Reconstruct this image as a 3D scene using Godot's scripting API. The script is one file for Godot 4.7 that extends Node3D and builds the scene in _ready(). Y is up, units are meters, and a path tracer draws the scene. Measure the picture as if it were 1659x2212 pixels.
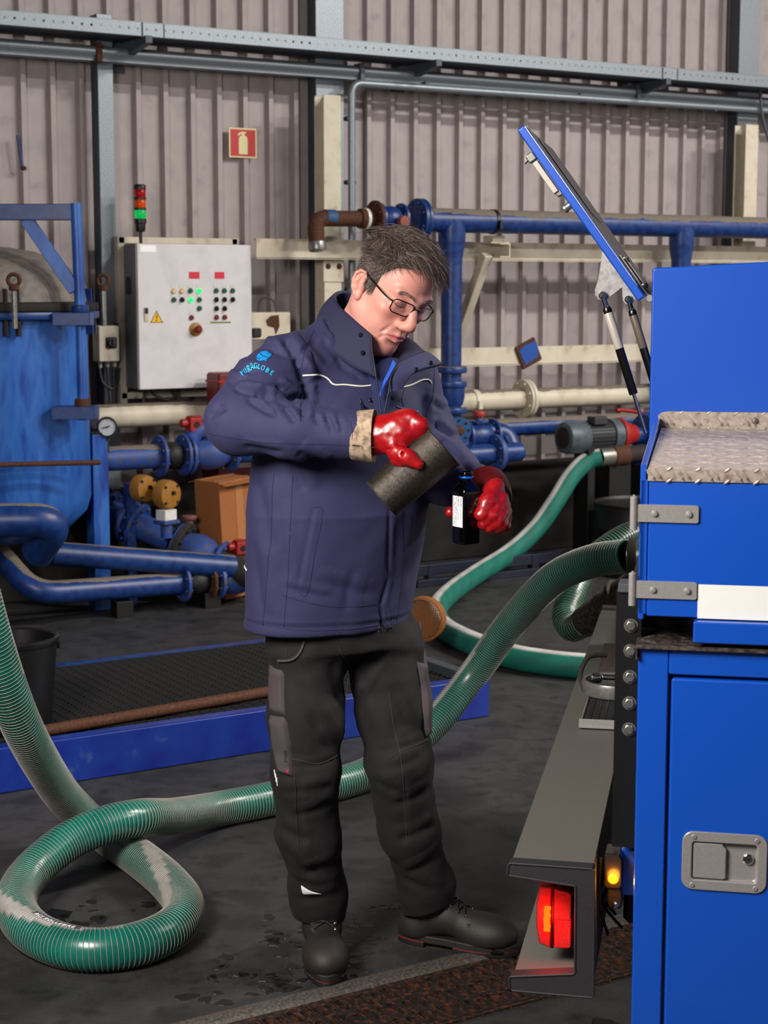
extends Node3D
# A fluid depot: a man in a navy jacket tips a steel beaker towards a sample bottle beside a blue tank truck.
# World: x runs along the back wall, y up, the back wall stands at z = -8.7. The truck and the man have frames of their own.

const TRUCK := Vector3(1.817, 0.0, -2.119)
const TRUCK_TURN := -0.74176
const MAN_TURN := -0.55152
const ALL := true

var TF: Transform3D      # the truck: x along its side, z towards the viewer, origin under its rear corner
var MF: Transform3D      # the man: x to his left, z towards the viewer


func _ready() -> void:
	# ---- camera
	var cam := Camera3D.new()
	cam.name = "camera"
	cam.fov = 33.269
	cam.near = 0.1
	cam.far = 60.0
	cam.position = Vector3(0, 1.62, 0)
	cam.rotation = Vector3(-0.1309, MAN_TURN, 0)
	var lens := CameraAttributesPhysical.new()
	lens.frustum_focal_length = 40.16
	lens.frustum_focus_distance = 3.75
	lens.frustum_near = 0.1
	lens.frustum_far = 60.0
	lens.exposure_aperture = 6.5
	cam.attributes = lens
	add_child(cam)
	# ---- surroundings and exposure
	var env := Environment.new()
	env.background_mode = Environment.BG_COLOR
	env.background_color = Color(0.0, 0.0, 0.0)
	env.tonemap_mode = Environment.TONE_MAPPER_LINEAR
	env.tonemap_exposure = 1.0
	env.sdfgi_enabled = true
	env.ssao_enabled = true
	env.ssil_enabled = true
	var we := WorldEnvironment.new()
	we.name = "world_environment"
	we.environment = env
	add_child(we)
	# ---- frames
	TF = Transform3D(Basis(Vector3.UP, TRUCK_TURN), TRUCK)
	MF = Transform3D(Basis(Vector3.UP, MAN_TURN), Vector3(2.096, 0, -3.407))
	# ---- lamps, structure, objects
	materials()
	lamps()
	hall()
	plant_left()
	plant_right()
	skid()
	hoses()
	truck()
	person()
# ------------------------------------------------------------------ lamps
func area(called: String, xf: Transform3D, size: Vector2, energy: float, col: Color, parent: Node3D) -> void:
	var l := AreaLight3D.new()
	l.name = called
	l.area_size = size
	l.light_energy = energy
	l.light_color = col
	l.area_range = 40.0
	l.area_attenuation = 2.0
	l.shadow_enabled = true
	l.transform = xf
	parent.add_child(l, true)


func lamps() -> void:
	# the photographer's softbox, high on the left in front of the man, outside the frame
	var at := MF * Vector3(-1.55, 2.62, 2.55)
	var aim := MF * Vector3(0.25, 1.25, 0.0)
	var t := thing("softbox_lamp", "square white softbox on a tall black stand left of the camera", "studio lamp", Transform3D(Basis(), Vector3(at.x, 0, at.z)))
	var xf := Transform3D(Basis(), at - Vector3(at.x, 0, at.z)).looking_at(aim - Vector3(at.x, 0, at.z), Vector3.UP)
	var b := Mb.new()
	b.box(Vector3(0, 0, 0.01), Vector3(1.1, 1.1, 0.012), 0.004)
	part(t, "diffuser_lamp", b, glow(Color(1.0, 0.97, 0.94), 2.0, Color(0.9, 0.9, 0.9)), xf)
	var s := Mb.new()
	s.grid([PackedVector3Array([Vector3(-0.55, -0.55, 0.02), Vector3(0.55, -0.55, 0.02), Vector3(0.55, 0.55, 0.02), Vector3(-0.55, 0.55, 0.02)]), PackedVector3Array([Vector3(-0.1, -0.1, 0.5), Vector3(0.1, -0.1, 0.5), Vector3(0.1, 0.1, 0.5), Vector3(-0.1, 0.1, 0.5)])], true)
	part(t, "shell", s, M.black, xf)
	var p := Mb.new()
	var top := xf * Vector3(0, 0, 0.5)
	p.tube(PackedVector3Array([Vector3(top.x, 0.5, top.z), top]), 0.016, 12)
	for k in 3:
		var a := TAU * k / 3.0
		p.tube(PackedVector3Array([Vector3(top.x, 0.55, top.z), Vector3(top.x + cos(a) * 0.5, 0.015, top.z + sin(a) * 0.5)]), 0.012, 8)
	part(t, "stand", p, M.black)
	area("softbox_light", Transform3D(xf.basis, xf * Vector3(0, 0, -0.012)), Vector2(1.08, 1.08), 19.0, Color(1.0, 0.97, 0.94), t)
	# high-bay lamps under the roof, right of and in front of the pipe rack
	var k := 0
	for q in [Vector3(7.6, 6.4, -1.8), Vector3(11.2, 6.4, -1.8), Vector3(7.6, 6.4, 2.2), Vector3(11.2, 6.4, 2.2)]:
		var w := ["first row near the truck", "first row far from the truck", "second row near the truck", "second row far from the truck"]
		var lamp := thing("high_bay_lamp", "long white high-bay lamp under the roof, " + w[k], "ceiling lamp", Transform3D(Basis(), q), "high-bay lamps")
		var m := Mb.new()
		m.box(Vector3(0, 0.06, 0), Vector3(1.54, 0.1, 0.64), 0.02)
		part(lamp, "housing", m, M.white)
		var d := Mb.new()
		d.box(Vector3(0, 0.0, 0), Vector3(1.5, 0.01, 0.6), 0.003)
		part(lamp, "diffuser_lamp", d, glow(Color(1.0, 0.98, 0.95), 2.0, Color(0.9, 0.9, 0.9)))
		var h := Mb.new()
		for sx in [-0.6, 0.6]:
			h.tube(PackedVector3Array([Vector3(sx, 0.1, 0), Vector3(sx, 0.9, 0)]), 0.006, 6)
		part(lamp, "hanger", h, M.black)
		area("high_bay_light", Transform3D(Basis.from_euler(Vector3(-PI / 2, 0, 0)), Vector3(0, -0.012, 0)), Vector2(1.48, 0.58), 54.0, Color(1.0, 0.98, 0.95), lamp)
		k += 1


# ------------------------------------------------------------------ the hall
func hall() -> void:
	# floor with the drain channel cut through it
	var f := Mb.new()
	f.box(Vector3(5.5, -0.1, -6.11), Vector3(23.0, 0.2, 5.58))
	f.box(Vector3(5.5, -0.1, 2.0), Vector3(23.0, 0.2, 10.0))
	f.box(Vector3(5.5, -0.24, -3.16), Vector3(23.0, 0.08, 0.32))
	struct("floor", f, M.floor)
	var kb := Mb.new()
	var kp := PackedVector2Array([Vector2(-3.325, -0.02), Vector2(-3.262, -0.02), Vector2(-3.262, -0.002), Vector2(-3.272, 0.007), Vector2(-3.3, 0.009), Vector2(-3.325, 0.002)])
	var kx := Transform3D(Basis(Vector3(0, 0, 1), Vector3(0, 1, 0), Vector3(-1, 0, 0)), Vector3(0, 0, 0))
	kb.prism(kp, -5.0, 5.0, kx)
	var trim := struct("trim_1", kb, M.kerb)
	trim.position = Vector3(2.0, 0, 0)
	var k2 := Mb.new()
	k2.box(Vector3(2.0, -0.006, -2.995), Vector3(10.0, 0.012, 0.012), 0.002)
	struct("trim_2", k2, M.kerb)
	var bb := Mb.new()
	bb.box(Vector3(4.25, 0.27, -8.53), Vector3(18.5, 0.54, 0.24), 0.01)
	struct("baseboard_back", bb, mat(Color(0.075, 0.07, 0.065), 0.85, 0.0, T.mottle, 1.5))
	drain()
	puddles()
	# back wall of ribbed sheets, six ribs to a sheet
	var wall := Node3D.new()
	wall.name = "wall_back"
	wall.set_meta("kind", "structure")
	add_child(wall)
	wall.position = Vector3(0, 0, -8.7)
	for s in 16:
		var m := Mb.new()
		var x0 := -2.031 + s * 0.96
		var prof := [Vector2(x0, 0.0)]
		for k in 6:
			var x := x0 + 0.04 + k * 0.16
			prof.append_array([Vector2(x, 0.0), Vector2(x + 0.008, 0.036), Vector2(x + 0.036, 0.036), Vector2(x + 0.044, 0.0)])
		prof.append(Vector2(x0 + 0.963, 0.0))
		for k in prof.size() - 1:
			var a: Vector2 = prof[k]
			var b: Vector2 = prof[k + 1]
			var d := b - a
			m.quad(Vector3(a.x, 0, a.y), Vector3(b.x, 0, b.y), Vector3(b.x, 7.2, b.y), Vector3(a.x, 7.2, a.y), Vector3(-d.y, 0, d.x).normalized())
		m.box(Vector3(x0 + 0.48, 3.6, -0.08), Vector3(0.96, 7.2, 0.12))
		part(wall, "cladding_sheet", m, M.clad)
	var lw := Mb.new()
	lw.box(Vector3(-5.1, 3.6, -1.0), Vector3(0.2, 7.2, 16.0))
	struct("wall_left", lw, M.clad)
	var rw := Mb.new()
	rw.box(Vector3(13.6, 3.6, -1.0), Vector3(0.2, 7.2, 16.0))
	struct("wall_right", rw, M.clad)
	var fw := Mb.new()
	fw.box(Vector3(4.25, 3.6, 6.9), Vector3(18.9, 7.2, 0.2))
	struct("wall_front", fw, M.clad)
	var c := Mb.new()
	c.box(Vector3(4.25, 7.5, -1.0), Vector3(19.0, 0.2, 16.2))
	struct("ceiling", c, M.roof)
	steel()
	wall_things()


func drain() -> void:
	var slot := PackedVector2Array()
	var names := ["rusty cast drain grate under the bumper, first along the channel from the truck cabinet", "rusty cast drain grate in front of the man's boots", "rusty cast drain grate between the boots and the red tail lamp", "rusty cast drain grate behind the bumper end cap", "rusty cast drain grate at the far right end of the channel"]
	var proto: Node3D
	for k in 5:
		var xf := place(Vector3(0.98 + k * 0.5, 0, -3.135))
		if proto:
			copy(proto, names[k], xf, "drain grates")
			continue
		proto = thing("drain_grate", names[k], "drain grate", xf, "drain grates")
		var m := Mb.new()
		for i in 16:
			for row in 3:
				var long := 0.030 if (i + row) % 2 == 0 else 0.021
				var hole := PackedVector2Array()
				for q in 12:
					var a := TAU * q / 12.0
					hole.append(Vector2(cos(a) * 0.0095, sin(a) * 0.0095 + signf(sin(a)) * (long - 0.0095)))
				var x := i * 0.0309 + 0.0
				m.holed(Vector2(x, -0.118 + row * 0.0767), Vector2(x + 0.0309, -0.0413 + row * 0.0767), 0.0, 0.03, hole)
		m.box(Vector3(0.247, -0.006, -0.1245), Vector3(0.494, 0.012, 0.013), 0.002)
		m.box(Vector3(0.247, -0.006, 0.1185), Vector3(0.494, 0.012, 0.013), 0.002)
		m.box(Vector3(-0.0005, -0.015, 0), Vector3(0.003, 0.028, 0.24))
		part(proto, "grate", m, M.grate)
		var rib := Mb.new()
		for row in 2:
			rib.box(Vector3(0.247, -0.02, -0.0413 + row * 0.0767), Vector3(0.49, 0.03, 0.008))
		part(proto, "rib", rib, M.grate)


# wet boot prints: thin films of oily water with ragged outlines
func puddles() -> void:
	var rng := RandomNumberGenerator.new()
	rng.seed = 5
	var groups := [
		[Vector2(1.93, -3.50), 0.17, 46, "dark wet patch on the concrete round the front boot"],
		[Vector2(2.10, -3.66), 0.16, 50, "dark wet splashes on the concrete between the two boots"],
		[Vector2(1.72, -3.42), 0.10, 26, "dark wet splashes on the concrete left of the front boot"],
		[Vector2(1.62, -4.02), 0.12, 14, "dark oil specks on the concrete between hose loop and trouser leg"],
		[Vector2(2.20, -2.80), 0.10, 12, "dark wet patch on the concrete below the truck bumper"],
	]
	for g in groups:
		var m := Mb.new()
		for k in g[2]:
			var a := rng.randf() * TAU
			var d: float = g[1] * sqrt(rng.randf())
			var p: Vector2 = g[0] + Vector2(cos(a) * 1.4, sin(a)) * d
			var r := rng.randf_range(0.004, 0.020) * (1.0 if k > 4 else 1.9)
			var n := 11
			var top := PackedVector3Array()
			var rim := []
			var st := rng.randf() * TAU
			for i in n:
				var t := TAU * i / n
				var rr := r * rng.randf_range(0.55, 1.15)
				var q := Vector2(cos(t) * rr * 1.5, sin(t) * rr).rotated(st)
				rim.append(q)
			if p.y > -3.34 and p.y < -2.99:
				continue
			for q in rim:
				top.append(Vector3(p.x + q.x * 0.93, 0.0005, p.y + q.y * 0.93))
			m.flat(top, Vector3.UP)
			for i in n:
				var a2: Vector2 = rim[i]
				var b2: Vector2 = rim[(i + 1) % n]
				m.quad(Vector3(p.x + a2.x, 0.0, p.y + a2.y), Vector3(p.x + b2.x, 0.0, p.y + b2.y), Vector3(p.x + b2.x * 0.93, 0.0005, p.y + b2.y * 0.93), Vector3(p.x + a2.x * 0.93, 0.0005, p.y + a2.y * 0.93), Vector3(a2.x, 0.01, a2.y).normalized())
		var o := solo("wet_patch", m, M.wet, g[3], "wet patch")
		o.set_meta("kind", "stuff")


# channel section along x, opening up or to a side
func steel() -> void:
	# tall columns
	var xs := [[3.557, 0.085, 0.10, "thin galvanised steel post left of the control cabinet", 3.02], [4.905, 0.18, 0.10, "wide galvanised column behind the man's head", 7.2], [8.07, 0.18, 0.10, "wide galvanised column behind the open truck hatch at the right", 7.2]]
	for q in xs:
		var t := thing("steel_column", q[3], "column", place(Vector3(q[0], 0, -8.655)), "galvanised columns")
		var w: float = q[1]
		var d: float = q[2]
		var m := Mb.new()
		m.box(Vector3(0, q[4] / 2, d), Vector3(w, q[4], 0.008), 0.002)
		part(t, "front_flange", m, M.galv)
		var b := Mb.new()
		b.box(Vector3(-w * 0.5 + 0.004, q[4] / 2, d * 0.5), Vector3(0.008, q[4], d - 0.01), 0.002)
		part(t, "web", b, M.galv_dark)  # darker metal than the flange: shade on the left face, painted in
		var e := Mb.new()
		e.box(Vector3(0, 0.006, d * 0.5), Vector3(w + 0.08, 0.012, d + 0.06), 0.003)
		for sx in [-1, 1]:
			e.bolt(0.012, 0.012, place(Vector3(sx * (w * 0.5 + 0.02), 0.012, d * 0.5)))
		part(t, "base_plate", e, M.galv_dark)
	# perforated cable tray on brackets
	var tr := thing("cable_tray", "long perforated galvanised cable tray across the top of the wall", "cable tray", place(Vector3(5.5, 2.885, -8.28)))
	var side := Mb.new()
	var hole := ngon(0.007, 8, 0.4, 1.0)
	for k in 190:
		var x := -4.2 + k * 0.05
		side.holed(Vector2(x, -0.034), Vector2(x + 0.05, 0.034), 0.0, 0.003, hole, Transform3D(Basis(Vector3.RIGHT, Vector3(0, 0, 1), Vector3(0, -1, 0)), Vector3(0, 0.034, 0.0)))
	side.box(Vector3(0.55, 0.068, -0.006), Vector3(9.5, 0.004, 0.014), 0.001)
	part(tr, "side_rail", side, M.galv)
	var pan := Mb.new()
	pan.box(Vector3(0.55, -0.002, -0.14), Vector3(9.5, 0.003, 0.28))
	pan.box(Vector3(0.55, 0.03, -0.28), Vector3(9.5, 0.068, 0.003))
	part(tr, "pan", pan, M.galv_dark)  # the shaded underside of the tray, toned darker than its side rail
	var joint := Mb.new()
	for x in [-1.85, 1.6, 4.2]:
		joint.box(Vector3(x, 0.034, 0.003), Vector3(0.006, 0.066, 0.004))
		joint.box(Vector3(x + 0.12, 0.034, 0.002), Vector3(0.004, 0.066, 0.003))
	part(tr, "joint_strip", joint, M.galv_dark)
	var kinds := ["cable tray bracket above the thin galvanised post", "cable tray bracket above the man's head", "cable tray bracket above the open truck hatch"]
	var proto: Node3D
	for k in 3:
		var x: float = [3.66, 5.42, 7.1][k]
		if proto:
			copy(proto, kinds[k], place(Vector3(x, 2.86, -8.66)), "tray brackets")
			continue
		proto = thing("tray_bracket", kinds[k], "bracket", place(Vector3(x, 2.86, -8.66)), "tray brackets")
		var m := Mb.new()
		m.prism(PackedVector2Array([Vector2(0, 0.02), Vector2(0.44, 0.02), Vector2(0.44, -0.015), Vector2(0.04, -0.08), Vector2(0, -0.08)]), -0.02, 0.02, Transform3D(Basis(Vector3(0, 0, 1), Vector3(0, 1, 0), Vector3(-1, 0, 0)), Vector3.ZERO), 0.003)
		part(proto, "arm", m, M.galv_dark)
		var pl := Mb.new()
		pl.box(Vector3(0, -0.04, 0.0), Vector3(0.09, 0.16, 0.008), 0.002)
		part(proto, "plate", pl, M.galv_dark)
	# wall girt under the tray: a rolled galvanised section, and the two conduits
	var girt := thing("wall_girt", "rolled galvanised wall girt under the cable tray", "girt", place(Vector3(4.5, 2.81, -8.495)))
	var gm := Mb.new()
	var gp := PackedVector2Array([Vector2(-0.05, 0.035), Vector2(0.03, 0.035), Vector2(0.046, 0.024), Vector2(0.05, 0.006), Vector2(0.046, -0.01), Vector2(0.034, -0.02), Vector2(0.034, -0.04), Vector2(-0.05, -0.04)])
	gm.prism(gp, -6.0, 6.5, Transform3D(Basis(Vector3(0, 0, 1), Vector3(0, 1, 0), Vector3(-1, 0, 0)), Vector3.ZERO), 0.0, 0.6)
	part(girt, "section", gm, M.galv)
	for q in [[-1.02, 0.02], [0.55, 0.02], [2.55, 0.02]]:
		var cl := Mb.new()
		cl.box(Vector3(q[0], 0.0, 0.02), Vector3(0.03, 0.1, 0.085), 0.004)
		part(girt, "clip", cl, M.rust if q[0] < 0 else M.galv_dark)
	var con := thing("conduit", "galvanised conduit pipe turning down beside the cream upright", "conduit", place(Vector3(4.97, 0, -8.425)))
	var ca := Mb.new()
	ca.tube(bends([Vector3(0.0, 1.3, 0.0), Vector3(0.0, 2.745, 0.0), Vector3(5.0, 2.765, 0.0)], 0.07, 10), 0.021, 14)
	part(con, "tube", ca, M.galv)
	var cc := Mb.new()
	for y in [1.6, 2.2, 2.55]:
		cc.box(Vector3(0, y, -0.02), Vector3(0.06, 0.025, 0.05), 0.006)
	for x in [0.5, 1.62, 2.7]:
		cc.box(Vector3(x, 2.755, -0.02), Vector3(0.03, 0.055, 0.06), 0.006)
	part(con, "saddle", cc, M.galv_dark)
	# cream pipe rack
	for q in [[4.79, 2.66, "cream steel upright of the pipe rack behind the man's head"], [7.9, 2.65, "cream steel upright of the pipe rack at the right edge"]]:
		var t := thing("rack_upright", q[2], "upright", place(Vector3(q[0], 0, -8.38)), "cream rack uprights")
		var m := Mb.new()
		m.box(Vector3(0, q[1] / 2, 0.05), Vector3(0.11, q[1], 0.008), 0.002)
		m.box(Vector3(0, q[1] / 2, -0.05), Vector3(0.11, q[1], 0.008), 0.002)
		m.box(Vector3(0, q[1] / 2, 0), Vector3(0.008, q[1], 0.1))
		part(t, "section", m, M.cream)
		var pl := Mb.new()
		pl.box(Vector3(0, 1.70, 0.058), Vector3(0.13, 0.11, 0.008), 0.002)
		part(t, "gusset", pl, M.cream)
		for sx in [-1, 1]:
			var bo := Mb.new()
			bo.bolt(0.012, 0.01, Transform3D(Basis(Vector3.RIGHT, PI / 2), Vector3(sx * 0.035, 1.73, 0.062)))
			part(t, "bolt", bo, M.rust)
		var bp := Mb.new()
		bp.box(Vector3(0, 0.006, 0), Vector3(0.2, 0.012, 0.2), 0.003)
		part(t, "base_plate", bp, M.cream)
	for q in [[4.285, 7.1, 1.825, 0.1, "cream upper rail of the pipe rack beside the control cabinet"], [4.4, 6.4, 1.215, 0.1, "cream middle rail of the pipe rack carrying the blue square plate"]]:
		var t := thing("rack_rail", q[4], "rail", place(Vector3(q[0], q[2], -8.3)), "cream rack rails")
		var m := Mb.new()
		var w: float = q[1] - 0.4
		m.prism(PackedVector2Array([Vector2(0.0, 0.05), Vector2(0.03, 0.05), Vector2(0.03, -0.05), Vector2(0.0, -0.05), Vector2(0.0, -0.042), Vector2(0.022, -0.042), Vector2(0.022, 0.042), Vector2(0.0, 0.042)]), 0.0, w, Transform3D(Basis(Vector3(0, 0, 1), Vector3(0, 1, 0), Vector3(-1, 0, 0)), Vector3(w, 0, 0)), 0.0)
		part(t, "channel", m, M.cream)
		var e := Mb.new()
		e.box(Vector3(w * 0.5, -0.056, 0.012), Vector3(w, 0.004, 0.05))
		part(t, "lower_lip", e, M.cream)
	# bracket arms that carry the blue header pipe
	for q in [[5.80, "cream bracket arm with slanted brace under the blue header pipe"], [8.35, "cream bracket arm under the blue header pipe at the right edge"]]:
		var t := thing("pipe_bracket", q[1], "bracket", place(Vector3(q[0], 1.825, -8.62)), "header pipe brackets")
		var m := Mb.new()
		var cp := PackedVector2Array([Vector2(-0.035, 0.04), Vector2(0.035, 0.04), Vector2(0.035, -0.04), Vector2(-0.035, -0.04), Vector2(-0.035, -0.033), Vector2(0.028, -0.033), Vector2(0.028, 0.033), Vector2(-0.035, 0.033)])
		m.prism(cp, 0.0, 0.52, Transform3D(), 0.0)
		part(t, "arm", m, M.cream)
		var br := Mb.new()
		var a := Vector3(-0.06, -0.02, 0.42)
		var bb := Vector3(-0.06, -0.68, 0.02)
		var dir := (bb - a)
		br.box(Vector3(0, dir.length() / 2, 0), Vector3(0.055, dir.length(), 0.06), 0.004, along(a, dir))
		part(t, "brace", br, M.cream)
		var bl := Mb.new()
		bl.box(Vector3(-0.01, 0.062, 0.42), Vector3(0.085, 0.045, 0.1), 0.004)
		bl.box(Vector3(-0.01, 0.044, 0.42), Vector3(0.13, 0.006, 0.13))
		part(t, "pipe_block", bl, M.cream)
	var bp := thing("blue_plate", "tilted blue square plate with brown edge on the cream middle rail", "plate", place(Vector3(6.09, 1.225, -8.262), 0, 0, 0.42))
	var m1 := Mb.new()
	m1.box(Vector3.ZERO, Vector3(0.15, 0.145, 0.02), 0.004)
	part(bp, "backing", m1, M.rust)
	var m2 := Mb.new()
	m2.prism(PackedVector2Array([Vector2(-0.055, -0.05), Vector2(0.05, -0.045), Vector2(0.07, 0.0), Vector2(0.066, 0.05), Vector2(0.0, 0.058), Vector2(-0.06, 0.045)]), 0.01, 0.013, Transform3D())
	part(bp, "face", m2, mat(Color(0.04, 0.27, 0.60), 0.45))


func wall_things() -> void:
	# fire extinguisher sign
	var s := thing("fire_sign", "red square fire extinguisher sign on the ribbed wall", "sign", place(Vector3(4.406, 2.408, -8.655)))
	var m := Mb.new()
	m.box(Vector3.ZERO, Vector3(0.172, 0.162, 0.004), 0.001)
	part(s, "plate", m, M.sign)
	var r := Mb.new()
	r.box(Vector3(0, 0, 0.0028), Vector3(0.154, 0.145, 0.002), 0.0005)
	part(s, "red_field", r, M.signred)
	var e := Mb.new()
	var body := PackedVector2Array([Vector2(-0.027, -0.062), Vector2(0.027, -0.062), Vector2(0.027, 0.02), Vector2(0.022, 0.034), Vector2(0.008, 0.042), Vector2(0.008, 0.05), Vector2(0.02, 0.054), Vector2(0.02, 0.06), Vector2(-0.01, 0.06), Vector2(-0.03, 0.05), Vector2(-0.034, 0.04), Vector2(-0.026, 0.038), Vector2(-0.016, 0.047), Vector2(-0.008, 0.048), Vector2(-0.008, 0.042), Vector2(-0.022, 0.034), Vector2(-0.027, 0.02)])
	e.prism(body, 0.0038, 0.0052, Transform3D())
	part(s, "extinguisher_picture", e, M.sign)
	# a thin blue rod hanging on the wall
	var h := thing("hanging_rod", "short blue rod with a knob hung on the ribbed wall", "rod", place(Vector3(3.115, 2.3, -8.64)))
	var hm := Mb.new()
	hm.tube(PackedVector3Array([Vector3(-0.012, 0.09, 0), Vector3(0.01, -0.07, 0)]), 0.008, 8)
	part(h, "rod", hm, M.blue)
	var hk := Mb.new()
	hk.ball(Vector3(0.014, -0.075, 0.004), Vector3(0.018, 0.012, 0.014), 10)
	part(h, "knob", hk, M.rust)
# ------------------------------------------------------------------ the blue tank truck's tail corner
# one raised pair of lozenges of chequer plate, on the x-z plane at p, turned
func lozenge(m: Mb, p: Vector3, len_: float, wid: float, high: float, turn: float, xf: Transform3D) -> void:
	var c := Vector3(cos(turn), 0, sin(turn))
	var s := Vector3(-sin(turn), 0, cos(turn))
	var up := Vector3.UP * high
	var e0 := p - c * len_ * 0.5
	var e1 := p + c * len_ * 0.5
	var t0 := p - c * len_ * 0.22 + up
	var t1 := p + c * len_ * 0.22 + up
	for k in [-1.0, 1.0]:
		var q0: Vector3 = p - c * len_ * 0.22 + s * wid * 0.5 * k
		var q1: Vector3 = p + c * len_ * 0.22 + s * wid * 0.5 * k
		var n: Vector3 = (s * k * 0.5 + Vector3.UP).normalized()
		m.quad(xf * q0, xf * q1, xf * t1, xf * t0, xf.basis * n)
		m.flat(PackedVector3Array([xf * e0, xf * q0, xf * t0]), xf.basis * (s * k - c * 0.5 + Vector3.UP).normalized())
		m.flat(PackedVector3Array([xf * e1, xf * q1, xf * t1]), xf.basis * (s * k + c * 0.5 + Vector3.UP).normalized())


func hexbolt(t: Node3D, at: Vector3, r: float, mt: Material, called := "bolt") -> void:
	var m := Mb.new()
	m.bolt(r, r * 0.75, Transform3D(Basis(Vector3.RIGHT, PI / 2), at))
	part(t, called, m, mt)


func truck() -> void:
	var t := thing("tank_truck", "blue truck tail with open hatch, chequer step and steel latch at the right", "truck", TF)
	# ---- upper cupboard with its sloping top, set back behind the step
	var up := Mb.new()
	up.prism(PackedVector2Array([Vector2(-0.034, 1.30), Vector2(0.95, 1.30), Vector2(0.95, 1.708), Vector2(-0.03, 1.656), Vector2(-0.034, 1.652)]), -1.25, -0.66, Transform3D(), 0.004)
	part(t, "upper_panel", up, M.truck)
	# ---- the step: chequer plate with upstand and nosing
	var st := Mb.new()
	var tilt := Transform3D(Basis(Vector3.RIGHT, 0.018), Vector3(0, 1.330, 0.0))
	st.box(Vector3(0.47, -0.002, -0.325), Vector3(0.96, 0.004, 0.65), 0.001, tilt)
	st.box(Vector3(0.47, -0.0115, 0.001), Vector3(0.96, 0.023, 0.004), 0.0015, tilt)
	var us := PackedVector2Array([Vector2(0.0, 1.338), Vector2(0.95, 1.338), Vector2(0.95, 1.374), Vector2(0.003, 1.374), Vector2(-0.009, 1.372), Vector2(-0.016, 1.366), Vector2(-0.016, 1.338)])
	st.prism(us, -0.657, -0.653)
	var step := part(t, "chequer_step", st, M.chequer)
	var lz := Mb.new()
	for i in 21:
		for j in 13:
			for k in [-1, 1]:
				var p := Vector3(0.008 + i * 0.046 + (0.023 if j % 2 else 0.0), 0.0, -0.025 - j * 0.048)
				lozenge(lz, p + Vector3(k * 0.0045, 0, k * 0.004), 0.030, 0.0055, 0.0013, 0.75 if j % 2 == 0 else -0.75, tilt)
	var fx := Transform3D(Basis(Vector3.RIGHT, Vector3(0, 0, 1), Vector3(0, -1, 0)), Vector3(0, 1.3185, 0.0032))
	var bx := Transform3D(Basis(Vector3.RIGHT, Vector3(0, 0, 1), Vector3(0, -1, 0)), Vector3(0, 1.356, -0.6532))
	for i in 21:
		for k in [-1, 1]:
			lozenge(lz, Vector3(-0.0 + i * 0.046 + k * 0.005, 0, -k * 0.001), 0.026, 0.006, 0.002, 0.85, fx)
			lozenge(lz, Vector3(0.002 + i * 0.053 + k * 0.006, 0, 0), 0.034, 0.007, 0.0022, 0.85, bx)
		for s in [-1, 1]:
			lozenge(lz, Vector3(0.024 + i * 0.046, 0, s * 0.0095), 0.014, 0.004, 0.0015, -0.6, fx)
			lozenge(lz, Vector3(0.029 + i * 0.053, 0, s * 0.0155), 0.014, 0.004, 0.0015, -0.6, bx)
	var lzp := part(step, "raised_pattern", lz, M.chequer)
	lzp.set_meta("kind", "stuff")
	var ub := Mb.new()
	ub.lathe([[0.0065, 0.0], [0.0065, 0.002], [0.005, 0.005], [0.0, 0.006]], 16, Transform3D(Basis(Vector3.RIGHT, PI / 2), Vector3(0.172, 1.358, -0.653)))
	part(step, "rivet", ub, M.zinc)
	var sw := Mb.new()
	sw.prism(PackedVector2Array([Vector2(0.0, 1.08), Vector2(0.66, 1.08), Vector2(0.66, 1.362), Vector2(0.0, 1.334)]), -0.022, -0.012, Transform3D(Basis(Vector3(0, 0, -1), Vector3.UP, Vector3(1, 0, 0)), Vector3(0, 0, 0)), 0.002)
	part(t, "side_wall", sw, M.truck)
	# ---- lower box below the step
	var cs := Mb.new()
	cs.box(Vector3(-0.0155, 1.199, -0.02), Vector3(0.0135, 0.222, 0.04), 0.0015)
	part(t, "corner_strip", cs, M.truck)
	var fp := Mb.new()
	fp.box(Vector3(0.472, 1.196, -0.3), Vector3(0.96, 0.222, 0.6), 0.002)
	part(t, "front_panel", fp, M.truck)
	for q in [[1.258, 1.255], [1.129, 1.1295]]:
		var y: float = q[1]
		var hg := Mb.new()
		var pts := [[0.0, -0.027], [0.0062, -0.027], [0.0062, -0.0145], [0.0056, -0.0140], [0.0062, -0.0135], [0.0062, 0.0135], [0.0056, 0.0140], [0.0062, 0.0145], [0.0062, 0.0255], [0.005, 0.027], [0.0, 0.028]]
		hg.lathe(pts, 20, place(Vector3(-0.0315, y, 0.002)))
		hg.box(Vector3(-0.0315, y + 0.028, 0.002), Vector3(0.004, 0.004, 0.004), 0.001)
		var hp := part(t, "hinge", hg, M.stainless)
		var lf := Mb.new()
		lf.prism(PackedVector2Array([Vector2(-0.027, y - 0.0145), Vector2(0.070, y - 0.0145), Vector2(0.0725, y - 0.012), Vector2(0.0725, y + 0.012), Vector2(0.070, y + 0.0145), Vector2(-0.027, y + 0.0145)]), 0.0005, 0.004, Transform3D(), 0.0006)
		part(hp, "leaf", lf, M.stainless)
		for x in [0.002, 0.057]:
			var rv := Mb.new()
			rv.lathe([[0.0055, 0.0], [0.0055, 0.001], [0.0044, 0.0032], [0.0, 0.004]], 16, Transform3D(Basis(Vector3.RIGHT, PI / 2), Vector3(x, y, 0.004)))
			part(hp, "screw", rv, M.stainless)
	var rs := Mb.new()
	rs.box(Vector3(0.51, 1.1125, 0.0007), Vector3(0.872, 0.056, 0.0012), 0.0003)
	part(t, "reflective_strip", rs, M.strip, Transform3D(), "white reflective tape strip")
	var lg := Mb.new()
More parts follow.
